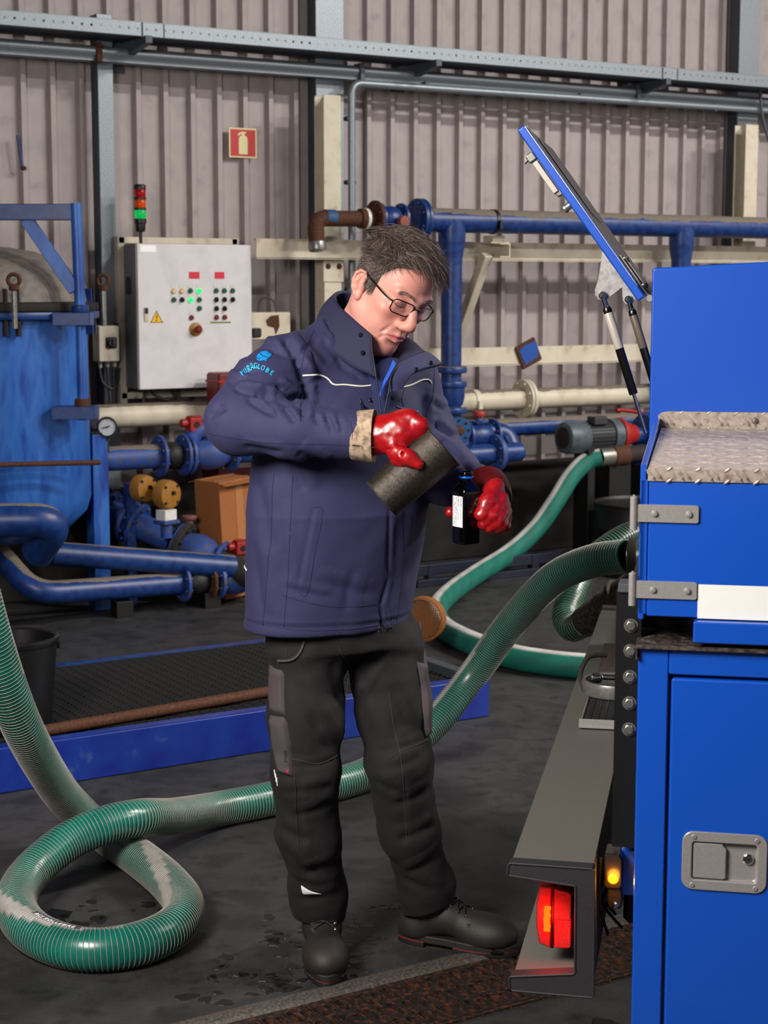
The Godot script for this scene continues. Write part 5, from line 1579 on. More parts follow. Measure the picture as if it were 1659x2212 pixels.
func head_field(head: Transform3D) -> Field:
	var f := Field.new()
	f.ell(Vector3(0, 0.036, -0.014), Vector3(0.075, 0.090, 0.092), 0.02)
	f.ell(Vector3(0, -0.012, 0.030), Vector3(0.060, 0.090, 0.062), 0.03)
	f.ell(Vector3(0, 0.055, 0.040), Vector3(0.060, 0.052, 0.053), 0.02)
	for s in [-1.0, 1.0]:
		f.cap(Vector3(s * 0.052, -0.052, -0.002), Vector3(s * 0.022, -0.098, 0.060), 0.020, 0.019, 0.03)
		f.ell(Vector3(s * 0.044, -0.014, 0.064), Vector3(0.020, 0.017, 0.020), 0.022)
		f.ell(Vector3(s * 0.036, -0.05, 0.055), Vector3(0.022, 0.026, 0.024), 0.02)
	f.ell(Vector3(0, -0.104, 0.073), Vector3(0.025, 0.021, 0.021), 0.022)
	f.ell(Vector3(0, -0.062, 0.075), Vector3(0.032, 0.027, 0.020), 0.022)
	for s in [-1.0, 1.0]:
		f.cap(Vector3(s * 0.047, 0.036, 0.080), Vector3(s * 0.013, 0.031, 0.0945), 0.0085, 0.009, 0.014)
		f.ell(Vector3(s * 0.034, 0.013, 0.101), Vector3(0.020, 0.013, 0.013), 0.014, Basis(), true)
		f.ell(Vector3(s * 0.033, 0.0135, 0.0800), Vector3(0.0160, 0.0135, 0.0140), 0.004)
		f.cap(Vector3(s * 0.020, 0.0025, 0.0885), Vector3(s * 0.045, 0.005, 0.0775), 0.0045, 0.004, 0.007)
		f.cap(Vector3(s * 0.018, 0.0245, 0.0915), Vector3(s * 0.046, 0.026, 0.0800), 0.004, 0.004, 0.006)
		f.cap(Vector3(s * 0.0195, 0.0085, 0.0945), Vector3(s * 0.046, 0.0085, 0.0845), 0.0012, 0.0012, 0.003, true)
		f.cap(Vector3(s * 0.0195, 0.0195, 0.0945), Vector3(s * 0.046, 0.0205, 0.0850), 0.0012, 0.0012, 0.003, true)
	f.cap(Vector3(0, 0.026, 0.0930), Vector3(0, -0.018, 0.1170), 0.0092, 0.0122, 0.014)
	f.ell(Vector3(0, -0.0255, 0.1175), Vector3(0.0150, 0.0120, 0.0125), 0.009)
	for s in [-1.0, 1.0]:
		f.ell(Vector3(s * 0.0135, -0.0315, 0.1055), Vector3(0.0080, 0.0085, 0.0115), 0.012)
		f.ell(Vector3(s * 0.0072, -0.0405, 0.1095), Vector3(0.0040, 0.0032, 0.0060), 0.003, Basis(), true)
		f.cap(Vector3(s * 0.026, -0.0655, 0.0870), Vector3(0.0, -0.0575, 0.0985), 0.0036, 0.0050, 0.007)
		f.cap(Vector3(s * 0.024, -0.0685, 0.0875), Vector3(0.0, -0.0725, 0.0970), 0.0040, 0.0062, 0.007)
	f.cap(Vector3(-0.027, -0.0670, 0.0915), Vector3(0.0, -0.0652, 0.1035), 0.0018, 0.0023, 0.003, true)
	f.cap(Vector3(0.0, -0.0652, 0.1035), Vector3(0.027, -0.0670, 0.0915), 0.0023, 0.0018, 0.003, true)
	f.cap(Vector3(-0.013, -0.0835, 0.0985), Vector3(0.013, -0.0835, 0.0985), 0.0050, 0.0050, 0.009, true)
	f.cap(Vector3(0, -0.046, 0.1045), Vector3(0, -0.053, 0.1065), 0.0022, 0.0024, 0.005, true)
	for s in [-1.0, 1.0]:
		f.chain([Vector3(s * 0.0200, -0.029, 0.1035), Vector3(s * 0.0300, -0.045, 0.0935), Vector3(s * 0.0355, -0.064, 0.0835)], [0.0022, 0.0028, 0.0018], 0.007, true)
		f.chain([Vector3(s * 0.030, -0.072, 0.087), Vector3(s * 0.034, -0.088, 0.079)], [0.0015, 0.0012], 0.006, true)
		for q in [[0.0, 0.03], [0.006, 0.026]]:
			f.cap(Vector3(s * 0.0535, 0.014 - q[0], 0.0765), Vector3(s * 0.064, 0.012 + q[1] * 0.3 - q[0] * 2.5, 0.062), 0.0008, 0.0006, 0.003, true)
		# ear: a shell with its rolled rim, inner ridge, lobe and tragus
		var tilt := Basis(Vector3.UP, -s * 0.48) * Basis(Vector3.RIGHT, -0.18)
		var eo := Vector3(s * 0.0765, -0.002, -0.006)
		f.ell(eo + tilt * Vector3(s * 0.003, 0.0, -0.006), Vector3(0.0042, 0.0300, 0.0165), 0.005, tilt)
		var rim := []
		for q in [[0.0045, 0.004], [0.0075, 0.018], [0.001, 0.0300], [-0.0105, 0.0310], [-0.0205, 0.0215], [-0.0225, 0.006], [-0.0175, -0.011], [-0.009, -0.024]]:
			rim.append(eo + tilt * Vector3(s * 0.0075, q[1], q[0]))
		f.chain(rim, [0.0030, 0.0036, 0.0038, 0.0040, 0.0042, 0.0042, 0.0040, 0.0038], 0.003)
		f.chain([eo + tilt * Vector3(s * 0.0065, 0.020, -0.007), eo + tilt * Vector3(s * 0.0075, 0.005, -0.0135), eo + tilt * Vector3(s * 0.0065, -0.011, -0.009)], [0.0030, 0.0036, 0.0034], 0.004)
		f.ell(eo + tilt * Vector3(s * 0.004, -0.0270, -0.002), Vector3(0.0055, 0.0100, 0.0080), 0.006, tilt)
		f.ell(eo + tilt * Vector3(s * 0.005, -0.005, 0.0055), Vector3(0.0045, 0.0070, 0.0040), 0.004, tilt)
	for y in [0.062, 0.074]:
		f.cap(Vector3(-0.030, y, 0.0945), Vector3(0.030, y + 0.002, 0.0945), 0.0008, 0.0008, 0.004, true)
	# neck down into the jacket
	var inv := head.affine_inverse()
	f.cap(Vector3(0, -0.03, -0.025), inv * Vector3(-0.055, 1.50, -0.020), 0.058, 0.060, 0.03)
	f.cap(inv * Vector3(-0.055, 1.50, -0.020), inv * Vector3(-0.075, 1.40, -0.03), 0.060, 0.075, 0.03)
	return f


func skin_color(p: Vector3, s: float) -> Color:
	var c := Color(0.60, 0.300, 0.245)
	var rosy := Color(0.64, 0.235, 0.185)
	for q in [[Vector3(0, -0.028, 0.125), 0.024, 0.75], [Vector3(0.047, -0.012, 0.08), 0.03, 0.5], [Vector3(-0.047, -0.012, 0.08), 0.03, 0.5], [Vector3(0.086, 0, -0.01), 0.03, 0.6], [Vector3(-0.086, 0, -0.01), 0.03, 0.6], [Vector3(0.0, 0.078, 0.09), 0.05, 0.35], [Vector3(0, -0.1, 0.09), 0.03, 0.3]]:
		var d: float = p.distance_to(q[0]) / q[1]
		c = c.lerp(rosy, q[2] * exp(-d * d))
	# lips
	var lip := absf(p.y + 0.0655) - 0.0085 * (1.0 - pow(absf(p.x) / 0.0270, 2.0))
	if p.z > 0.086 and absf(p.x) < 0.0270 and lip < 0.0:
		c = c.lerp(Color(0.50, 0.120, 0.120), clampf(-lip / 0.0025, 0.0, 0.85))
	# close-shaved hair on the temples, above the ears and at the nape
	var hl := hairline(p)
	if hl > -0.012:
		c = c.lerp(Color(0.16, 0.12, 0.105), clampf((hl + 0.012) / 0.02, 0.0, 0.85))
	return c


# above zero where hair grows (metres inside the hairline)
func hairline(p: Vector3) -> float:
	var front := p.y - (0.113 - 0.020 * clampf((absf(p.x) - 0.045) / 0.03, 0.0, 1.0) + clampf(-(p.z - 0.045) * 1.3, -1.0, 0.0) * 0.0)
	if p.z < 0.072:
		front = p.y - lerpf(0.113, 0.016, clampf((0.072 - p.z) / 0.060, 0.0, 1.0))
	if absf(p.x) > 0.05 and p.z < 0.03 and p.z > 0.002:
		front = p.y + 0.004
	if p.z < -0.022:
		front = p.y + lerpf(0.0, 0.060, clampf((-0.022 - p.z) / 0.04, 0.0, 1.0))
	if p.z <= 0.002 and p.z >= -0.022:
		front = p.y - 0.030
	return front


func body(t: Node3D, head: Transform3D) -> void:
	var f := head_field(head)
	var m := f.nets(Vector3(-0.105, -0.24, -0.15), Vector3(0.105, 0.14, 0.145), 0.0026)
	m.colored = true
	for k in m.v.size():
		m.c[k] = skin_color(m.v[k], 0.0)
		m.v[k] = head * m.v[k]
		m.n[k] = head.basis * m.n[k]
	# trunk and limbs inside the clothes, one surface
	var b := Field.new()
	var tb := Basis(Vector3.UP, BODY_TURN)
	b.loft(Vector3(-0.115, 0.78, 0), Vector3(-0.105, 1.08, 0), 0.13, 0.14, 0.09, 0.10, 0.05, tb)
	b.loft(Vector3(-0.105, 1.08, 0), Vector3(-0.085, 1.38, -0.01), 0.14, 0.15, 0.10, 0.08, 0.05, tb)
	b.cap(Vector3(-0.075, 1.36, -0.03), Vector3(-0.06, 1.46, -0.02), 0.08, 0.055, 0.05)
	b.chain([Vector3(-0.22, 1.42, 0.07), Vector3(-0.325, 1.318, 0.19), Vector3(-0.19, 1.308, 0.24), Vector3(-0.04, 1.296, 0.275), Vector3(0.03, 1.305, 0.285)], [0.055, 0.045, 0.042, 0.032, 0.03], 0.05)
	b.chain([Vector3(0.050, 1.37, -0.11), Vector3(0.098, 1.27, -0.09), Vector3(0.156, 1.17, -0.03), Vector3(0.229, 1.158, 0.12), Vector3(0.248, 1.14, 0.23)], [0.045, 0.042, 0.038, 0.030, 0.024], 0.03)
	b.chain([Vector3(-0.18, 0.80, 0.04), Vector3(-0.183, 0.484, 0.08), Vector3(-0.160, 0.12, -0.035), Vector3(-0.152, 0.06, -0.01)], [0.07, 0.05, 0.036, 0.03], 0.05)
	b.chain([Vector3(0.0, 0.78, -0.03), Vector3(0.036, 0.489, 0.02), Vector3(0.10, 0.12, -0.085), Vector3(0.14, 0.06, -0.07)], [0.07, 0.05, 0.036, 0.03], 0.05)
	var lower := b.nets(Vector3(-0.42, 0.02, -0.22), Vector3(0.34, 1.56, 0.36), 0.014)
	var base := m.v.size()
	m.v.append_array(lower.v)
	m.n.append_array(lower.n)
	for k in lower.v.size():
		m.c.append(Color(0.60, 0.300, 0.245))
	for i in lower.ix:
		m.ix.append(base + i)
	part(t, "body", m, M.skin)
	# eyebrows and lashes
	var rng := RandomNumberGenerator.new()
	rng.seed = 8
	var e := Mb.new()
	e.colored = true
	for s in [-1.0, 1.0]:
		for k in 110:
			var u := rng.randf()
			var p := Vector3(s * lerpf(0.012, 0.050, u), 0.034 + 0.006 * sin(u * 2.6) + rng.randf_range(-0.0035, 0.0035), 0.12)
			p = f.hit(p, Vector3(0, 0, -1), 0.1)
			var d := Vector3(s * 0.008, lerpf(0.005, -0.002, u), 0.0006) * rng.randf_range(0.7, 1.2)
			e.col = Color(0.17, 0.11, 0.085).lerp(Color(0.34, 0.26, 0.21), rng.randf())
			var pth := PackedVector3Array([head * p, head * (p + d * 0.5 + Vector3(0, 0, 0.0012)), head * (p + d + Vector3(0, 0, -0.0006 - absf(d.x) * 0.25))])
			e.tube(pth, [0.00038, 0.00032, 0.0001], 4, false)
	part(t, "eyebrow", e, M.hair)
	var l := Mb.new()
	for s in [-1.0, 1.0]:
		var pth := PackedVector3Array()
		for k in 9:
			var u := k / 8.0
			pth.append(head * (f.hit(Vector3(s * lerpf(0.0195, 0.046, u), 0.0085 - 0.0025 * sin(u * PI), 0.12), Vector3(0, 0, -1), 0.1) + Vector3(0, 0, 0.0005)))
		l.tube(pth, 0.0009, 5, false)
	part(t, "eyelash", l, mat(Color(0.22, 0.14, 0.12), 0.6))


func hair(t: Node3D, head: Transform3D) -> void:
	var f := Field.new()
	f.ell(Vector3(0, 0.036, -0.014), Vector3(0.075, 0.090, 0.092), 0.02)
	f.ell(Vector3(0, -0.012, 0.030), Vector3(0.060, 0.090, 0.062), 0.03)
	f.ell(Vector3(0, 0.055, 0.040), Vector3(0.060, 0.052, 0.053), 0.02)
	var inv := head.affine_inverse()
	f.cap(Vector3(0, -0.03, -0.025), inv * Vector3(-0.055, 1.50, -0.020), 0.058, 0.060, 0.03)
	var use := f.all()
	var rng := RandomNumberGenerator.new()
	rng.seed = 12
	var m := Mb.new()
	m.colored = true
	var n1 := FastNoiseLite.new()
	n1.seed = 4
	n1.frequency = 28.0
	var made := 0
	var tries := 0
	while made < 13000 and tries < 60000:
		tries += 1
		var d := Vector3(rng.randfn(), rng.randfn(), rng.randfn()).normalized()
		if d.y < -0.75:
			continue
		var c := Vector3(0, 0.03, -0.01)
		var p := f.hit(c + d * 0.2, -d, 0.2)
		var hl := hairline(p)
		if hl < rng.randf_range(-0.004, 0.008):
			continue
		made += 1
		var nn := (p - Vector3(0, 0.02, -0.01)).normalized()
		var top := clampf((p.y - 0.055) / 0.045, 0.0, 1.0)          # 0 on the cropped sides, 1 on top
		var mixed := clampf(top + rng.randf_range(-0.45, 0.45), 0.0, 1.0) if top > 0.05 else top
		var fr := clampf((p.z - 0.0) / 0.06, 0.0, 1.0)
		var len_ := lerpf(0.014, 0.058, top) * rng.randf_range(0.75, 1.2) * lerpf(1.0, 1.15, fr * top)
		var flow_top := Vector3(0.55, 0.1, 0.75)
		var flow_side := Vector3(0.0, -0.75, -0.75)
		if p.x < -0.02:
			flow_side = Vector3(0.0, -0.5, -0.9)
		var flow := flow_side.lerp(flow_top, mixed) + Vector3(rng.randfn(), rng.randfn(), rng.randfn()) * 0.22 * top
		flow += Vector3(n1.get_noise_3dv(p), n1.get_noise_3dv(p + Vector3(5, 0, 0)), n1.get_noise_3dv(p + Vector3(0, 5, 0))) * 1.25 * (0.4 + top)
		flow = (flow - nn * flow.dot(nn)).normalized()
		var lift := lerpf(0.16, 0.62, top) + rng.randf_range(-0.1, 0.14) + 0.35 * fr * top
		var v := (flow + nn * lift).normalized()
		var pth := PackedVector3Array()
		var rad := PackedFloat32Array()
		var q := p + nn * (under(hl, top, p) - 0.002)
		var steps := 6 if top > 0.1 else 3
		var wave := rng.randf() * TAU
		for k in steps + 1:
			pth.append(head * q)
			rad.append(lerpf(0.00055, 0.00015, float(k) / steps))
			v = (v + flow * 0.16 * top - nn * 0.15 * lift + Vector3(0, -0.05, 0) + Vector3(sin(wave + k), cos(wave * 1.3 + k), sin(wave * 0.7 - k)) * 0.11).normalized()
			q += v * len_ / steps
			var dd := f.ev(q, use)
			if dd < 0.001:
				q += nn * (0.0012 - dd)
		var grey := rng.randf()
		var side_grey := 0.35 if top < 0.3 else 0.0
		m.col = Color(0.045, 0.031, 0.026).lerp(Color(0.16, 0.12, 0.105), pow(grey, 2.0))
		if rng.randf() < 0.13 + side_grey:
			m.col = Color(0.27, 0.225, 0.205)
		m.tube(pth, rad, 3, false)
	part(t, "hair", m, M.hair)
	# the dense under-layer of the same hair
	var u := Mb.new()
	u.colored = true
	u.col = Color(0.055, 0.040, 0.034)
	var rows := []
	for j in 90:
		var row := PackedVector3Array()
		for i in 150:
			var b := PI * 0.80 * j / 89.0
			var a := TAU * i / 150.0
			var d := Vector3(sin(b) * cos(a), cos(b), sin(b) * sin(a))
			var p := f.hit(Vector3(0, 0.03, -0.01) + d * 0.2, -d, 0.2)
			var top := clampf((p.y - 0.05) / 0.05, 0.0, 1.0)
			var hl := hairline(p)
			row.append(head * (p + d * (under(hl, top, p) if hl > 0.0 else -0.004)))
		rows.append(row)
	u.grid(rows, true)
	part(t, "under_hair", u, M.hair)


# thickness of the dense hair at a place on the scalp, in locks
func under(hl: float, top: float, p: Vector3) -> float:
	var lock := 0.5 + 0.5 * sin(p.x * 260.0 + sin(p.z * 70.0) * 2.5 + p.y * 60.0)
	return clampf(hl / 0.025, 0.0, 1.0) * (lerpf(0.0016, 0.013, top) + 0.006 * top * lock)


func glasses(t: Node3D, head: Transform3D) -> void:
	var m := Mb.new()
	var g: MeshInstance3D
	var lenses := []
	for s in [-1.0, 1.0]:
		var out := PackedVector3Array()
		for q in rounded(0.052, 0.033, 0.011, 6):
			var x: float = q.x * (1.0 + q.y * 3.0)
			out.append(head * Vector3(s * 0.0345 + x, 0.008 + q.y + absf(x + s * 0.0) * 0.02, 0.1085 - pow(absf(s * 0.0345 + x) / 0.065, 2.0) * 0.017 + q.y * 0.10))
		m.tube(out, 0.0015, 8, false, true)
		lenses.append(out)
		var tp := spline([Vector3(s * 0.0615, 0.0165, 0.0945), Vector3(s * 0.0700, 0.0170, 0.088), Vector3(s * 0.0745, 0.0185, 0.060), Vector3(s * 0.0790, 0.0240, 0.010), Vector3(s * 0.0800, 0.0255, -0.006), Vector3(s * 0.0795, 0.0150, -0.024), Vector3(s * 0.077, -0.002, -0.032)], 0.004)
		var wp := PackedVector3Array()
		for p in tp:
			wp.append(head * p)
		m.tube(wp, 0.0019, 8)
	var br := PackedVector3Array()
	for p in spline([Vector3(-0.0095, 0.0125, 0.1085), Vector3(-0.004, 0.0165, 0.1105), Vector3(0.004, 0.0165, 0.1105), Vector3(0.0095, 0.0125, 0.1085)], 0.002):
		br.append(head * p)
	m.tube(br, 0.0012, 8)
	g = part(t, "glasses", m, M.spectacle)
	for o in lenses:
		var l := Mb.new()
		l.flat(o, head.basis.z)
		part(g, "lens", l, M.clear)


# ------------------------------------------------------------------ clothes: a field, folds laid over it, and things sewn on
class Cloth:
	var f: Field
	var folds := []        # [a, b, half width, depth]
	var rip: FastNoiseLite
	var amp := 0.0

	func _init(field: Field, seed_: int, freq: float, a: float) -> void:
		f = field
		rip = FastNoiseLite.new()
		rip.seed = seed_
		rip.frequency = freq
		rip.fractal_octaves = 2
		amp = a

	func fold(a: Vector2, b: Vector2, w: float, d: float, zlo := -9.0) -> void:
		folds.append([a, b, w, d, zlo])

	# how far the cloth stands off its field at p; folds are drawn on the front
	func off(p: Vector3, n: Vector3) -> float:
		var s := rip.get_noise_3dv(p) * amp
		if n.z > -0.25:
			var q := Vector2(p.x, p.y)
			for k in folds:
				if p.z < k[4]:
					continue
				var a: Vector2 = k[0]
				var ab: Vector2 = k[1] - a
				var l := ab.length_squared()
				var h := clampf((q - a).dot(ab) / l, 0.0, 1.0)
				var d := q - a - ab * h
				var w: float = k[2]
				var d2 := d.length_squared()
				if d2 > w * w * 9.0:
					continue
				var fade := smoothstep(0.0, 0.25, h + 0.08) * smoothstep(0.0, 0.25, 1.08 - h)
				var side := ab.cross(d) / sqrt(l)
				s -= k[3] * fade * (exp(-d2 / (w * w)) - 0.45 * exp(-pow((side - w * 1.9) / (w * 1.5), 2.0)) * (1.0 if h > 0.0 and h < 1.0 else 0.0))
		return s

	func mesh(lo: Vector3, hi: Vector3, cell: float) -> Mb:
		var m := f.nets(lo, hi, cell)
		for k in m.v.size():
			m.v[k] += m.n[k] * off(m.v[k], m.n[k])
		Field.normals(m)
		return m

	# the point of the front over (x, y), lifted by h
	func on(x: float, y: float, h := 0.0) -> Vector3:
		var p := f.hit(Vector3(x, y, 0.6), Vector3(0, 0, -1), 1.2)
		var n := f.grad(p)
		return p + n * (off(p, n) + h)

	func line(ps: Array, h: float, step := 0.006) -> PackedVector3Array:
		var c := []
		for q in ps:
			c.append(Vector3(q.x, q.y, 0))
		var out := PackedVector3Array()
		for p in Mb.spline(c, step):
			out.append(on(p.x, p.y, h))
		return out

	# rows of [left, right] end points
	func patch(rows: Array, cols: int, lines: int, h: float) -> Mb:
		var m := Mb.new()
		var g := []
		for j in lines + 1:
			var u := float(j) / lines * (rows.size() - 1)
			var i := mini(int(u), rows.size() - 2)
			var a: Vector2 = (rows[i][0] as Vector2).lerp(rows[i + 1][0], u - i)
			var b: Vector2 = (rows[i][1] as Vector2).lerp(rows[i + 1][1], u - i)
			var r := PackedVector3Array()
			for k in cols + 1:
				var q := a.lerp(b, float(k) / cols)
				var edge := (j == 0 or j == lines or k == 0 or k == cols)
				r.append(on(q.x, q.y, -0.001 if edge else h))
			g.append(r)
		m.grid(g, false, Vector3(0, 0, 1))
		return m

	# a flat mesh bent onto the front about (x, y), turned
	func bend(src: ArrayMesh, x: float, y: float, turn: float, h: float, sx := 1.0) -> Mb:
		var m := Mb.new()
		var arr := src.surface_get_arrays(0)
		var vs: PackedVector3Array = arr[Mesh.ARRAY_VERTEX]
		var id: PackedInt32Array = arr[Mesh.ARRAY_INDEX] if arr[Mesh.ARRAY_INDEX] != null else PackedInt32Array(range(vs.size()))
		for p in vs:
			var q := Vector2(p.x * sx, p.y).rotated(turn)
			m.vert(on(x + q.x, y + q.y, h + p.z), Vector3(0, 0, 1))
		m.ix = id
		Field.normals(m)
		for k in m.n.size():
			if m.n[k].z < 0:
				m.n[k] = -m.n[k]
		return m


func jacket(t: Node3D) -> void:
	var f := Field.new()
	var tb := Basis(Vector3.UP, BODY_TURN)
	f.loft(Vector3(-0.130, 0.83, 0.0), Vector3(-0.108, 1.10, 0.0), 0.214, 0.231, 0.148, 0.160, 0.05, tb)
	f.loft(Vector3(-0.108, 1.10, 0.0), Vector3(-0.092, 1.32, -0.01), 0.231, 0.222, 0.160, 0.142, 0.004, tb)
	f.loft(Vector3(-0.092, 1.32, -0.01), Vector3(-0.078, 1.425, -0.02), 0.222, 0.185, 0.142, 0.095, 0.006, tb)
	f.cap(Vector3(-0.215, 1.425, 0.055), Vector3(-0.085, 1.49, -0.035), 0.072, 0.075, 0.05)
	f.cap(Vector3(-0.085, 1.49, -0.035), Vector3(0.055, 1.395, -0.11), 0.070, 0.064, 0.05)
	f.chain([Vector3(-0.228, 1.432, 0.075), Vector3(-0.278, 1.378, 0.13), Vector3(-0.325, 1.319, 0.195)], [0.074, 0.072, 0.066], 0.05)
	f.chain([Vector3(-0.325, 1.319, 0.195), Vector3(-0.193, 1.307, 0.24), Vector3(-0.055, 1.297, 0.27)], [0.066, 0.060, 0.053], 0.035)
	f.chain([Vector3(0.060, 1.385, -0.11), Vector3(0.098, 1.27, -0.09), Vector3(0.160, 1.172, -0.03)], [0.070, 0.066, 0.060], 0.035)
	f.chain([Vector3(0.168, 1.172, -0.03), Vector3(0.200, 1.158, 0.07)], [0.062, 0.054], 0.04)
	f.cap(Vector3(0.198, 1.158, 0.07), Vector3(0.222, 1.160, 0.125), 0.054, 0.050, 0.03)
	# neck hole and the open front above the breast
	f.cap(Vector3(-0.055, 1.62, 0.01), Vector3(-0.062, 1.47, 0.0), 0.085, 0.068, 0.015, true)
	f.chain([Vector3(0.000, 1.49, 0.12), Vector3(0.002, 1.405, 0.165), Vector3(-0.004, 1.33, 0.175)], [0.030, 0.018, 0.004], 0.008, true)
	f.box(Vector3(0.045, 1.297, 0.295), Vector3(0.09, 0.10, 0.10), 0.0, 0.004, Basis(Vector3.UP, -0.25), true)
	f.box(Vector3(-0.12, 0.755, 0), Vector3(0.4, 0.055, 0.4), 0.0, 0.006, Basis(Vector3.BACK, -0.01), true)
	var c := Cloth.new(f, 21, 7.0, 0.0035)
	for q in [
		[-0.302, 1.494, -0.259, 1.487, 0.008, 0.006], [-0.259, 1.487, -0.215, 1.468, 0.008, 0.008], [-0.226, 1.500, -0.196, 1.468, 0.010, 0.010], [-0.196, 1.468, -0.176, 1.405, 0.010, 0.012], [-0.176, 1.405, -0.176, 1.34, 0.008, 0.007],
		[-0.240, 1.405, -0.180, 1.362, 0.007, 0.009], [-0.285, 1.390, -0.200, 1.366, 0.007, 0.009], [-0.330, 1.398, -0.270, 1.384, 0.007, 0.008], [-0.218, 1.362, -0.190, 1.328, 0.006, 0.006], [-0.300, 1.378, -0.245, 1.345, 0.007, 0.007], [-0.262, 1.392, -0.236, 1.336, 0.006, 0.006],
		[-0.356, 1.366, -0.382, 1.335, 0.007, 0.007], [-0.372, 1.330, -0.340, 1.352, 0.006, 0.005], [-0.348, 1.408, -0.300, 1.420, 0.008, 0.006], [-0.334, 1.440, -0.285, 1.432, 0.008, 0.005], [-0.125, 1.346, -0.108, 1.306, 0.006, 0.006], [-0.098, 1.338, -0.088, 1.308, 0.005, 0.004], [-0.150, 1.345, -0.140, 1.325, 0.006, 0.004], [-0.31, 1.27, -0.22, 1.262, 0.008, 0.004],
		[-0.19, 1.262, -0.13, 1.225, 0.012, 0.005], [-0.21, 1.245, -0.18, 1.16, 0.014, 0.006], [-0.29, 1.19, -0.25, 1.02, 0.016, 0.005], [-0.30, 1.05, -0.28, 0.88, 0.012, 0.005], [-0.24, 1.14, -0.225, 0.96, 0.012, 0.004], [-0.155, 0.96, -0.02, 0.915, 0.012, 0.004], [-0.228, 0.945, -0.120, 0.918, 0.008, 0.004], [-0.07, 0.98, -0.09, 0.88, 0.012, 0.003], [0.03, 1.10, 0.02, 0.90, 0.012, 0.004], [0.06, 1.22, 0.045, 1.02, 0.014, 0.005],
		[-0.145, 1.50, -0.085, 1.44, 0.010, 0.005], [-0.165, 1.50, -0.12, 1.445, 0.010, 0.005], [-0.18, 1.47, -0.13, 1.43, 0.008, 0.003], [-0.10, 1.44, -0.05, 1.41, 0.008, 0.003],
		[0.10, 1.37, 0.085, 1.25, 0.010, 0.007], [0.12, 1.30, 0.165, 1.265, 0.007, 0.006], [0.13, 1.262, 0.185, 1.222, 0.007, 0.006], [0.15, 1.235, 0.20, 1.200, 0.007, 0.005], [0.115, 1.345, 0.15, 1.33, 0.007, 0.005]]:
		c.fold(Vector2(q[0], q[1]), Vector2(q[2], q[3]), q[4], q[5] * (1.5 if q[1] > 1.255 else 1.0))
	# hem and placket grooves
	c.fold(Vector2(-0.34, 0.853), Vector2(0.09, 0.848), 0.0045, 0.003)
	c.fold(Vector2(0.013, 1.12), Vector2(0.010, 0.95), 0.005, 0.006)
	c.fold(Vector2(0.010, 0.95), Vector2(-0.008, 0.885), 0.005, 0.006)
	c.fold(Vector2(-0.008, 0.885), Vector2(0.002, 0.80), 0.005, 0.006)
	c.fold(Vector2(-0.158, 1.126), Vector2(-0.196, 0.935), 0.005, 0.002)
	var j := part(t, "jacket", c.mesh(Vector3(-0.43, 0.79, -0.24), Vector3(0.30, 1.60, 0.36), 0.0055), M.navy)
	# collar standing on his right, lapel folded open on his left
	var top := [Vector3(0.02, 1.55, -0.095), Vector3(-0.043, 1.588, -0.105), Vector3(-0.071, 1.604, -0.11), Vector3(-0.098, 1.608, -0.10), Vector3(-0.115, 1.599, -0.06), Vector3(-0.103, 1.575, 0.0), Vector3(-0.070, 1.547, 0.05), Vector3(-0.046, 1.526, 0.085), Vector3(-0.029, 1.510, 0.112)]
	var bot := [Vector3(0.02, 1.49, -0.125), Vector3(-0.044, 1.525, -0.135), Vector3(-0.09, 1.545, -0.135), Vector3(-0.135, 1.548, -0.115), Vector3(-0.156, 1.542, -0.06), Vector3(-0.152, 1.515, 0.0), Vector3(-0.122, 1.478, 0.06), Vector3(-0.075, 1.442, 0.105), Vector3(-0.022, 1.420, 0.138)]
	part(j, "collar", sheet(top, bot, 0.008, 0.006), M.navy_dark)
	part(j, "inner_collar", sheet([Vector3(0.010, 1.490, -0.09), Vector3(0.040, 1.500, -0.075), Vector3(0.060, 1.498, -0.03), Vector3(0.095, 1.467, 0.0)], [Vector3(0.012, 1.42, -0.03), Vector3(0.024, 1.425, 0.03), Vector3(0.026, 1.430, 0.095), Vector3(0.046, 1.448, 0.075)], 0.006, 0.004), M.navy_dark)
	part(j, "lapel", sheet([Vector3(0.012, 1.385, 0.142), Vector3(0.018, 1.420, 0.138), Vector3(0.046, 1.452, 0.09), Vector3(0.096, 1.469, 0.02)], [Vector3(0.040, 1.390, 0.135), Vector3(0.062, 1.420, 0.115), Vector3(0.088, 1.432, 0.085), Vector3(0.134, 1.440, 0.02)], 0.006, 0.004), M.navy)
	# shirt in the opening, with its light blue edge
	var sh := Mb.new()
	sh.grid([PackedVector3Array([Vector3(-0.05, 1.460, 0.03), Vector3(-0.01, 1.462, 0.06), Vector3(0.040, 1.455, 0.03)]), PackedVector3Array([Vector3(-0.045, 1.44, 0.075), Vector3(-0.005, 1.440, 0.095), Vector3(0.036, 1.435, 0.075)]), PackedVector3Array([Vector3(-0.03, 1.40, 0.112), Vector3(-0.005, 1.40, 0.122), Vector3(0.02, 1.395, 0.11)]), PackedVector3Array([Vector3(-0.02, 1.34, 0.12), Vector3(-0.005, 1.34, 0.128), Vector3(0.01, 1.34, 0.12)])], false, Vector3(0, 0, 1))
	part(t, "shirt", sh, M.shirt)
	var se := Mb.new()
	se.grid([PackedVector3Array([Vector3(0.020, 1.455, 0.105), Vector3(0.027, 1.447, 0.108)]), PackedVector3Array([Vector3(0.012, 1.435, 0.122), Vector3(0.018, 1.430, 0.124)]), PackedVector3Array([Vector3(-0.004, 1.405, 0.135), Vector3(0.002, 1.402, 0.136)]), PackedVector3Array([Vector3(-0.012, 1.375, 0.142), Vector3(-0.009, 1.374, 0.142)])], false, Vector3(0, 0, 1))
	part(t, "shirt_edge", se, M.shirt_edge)
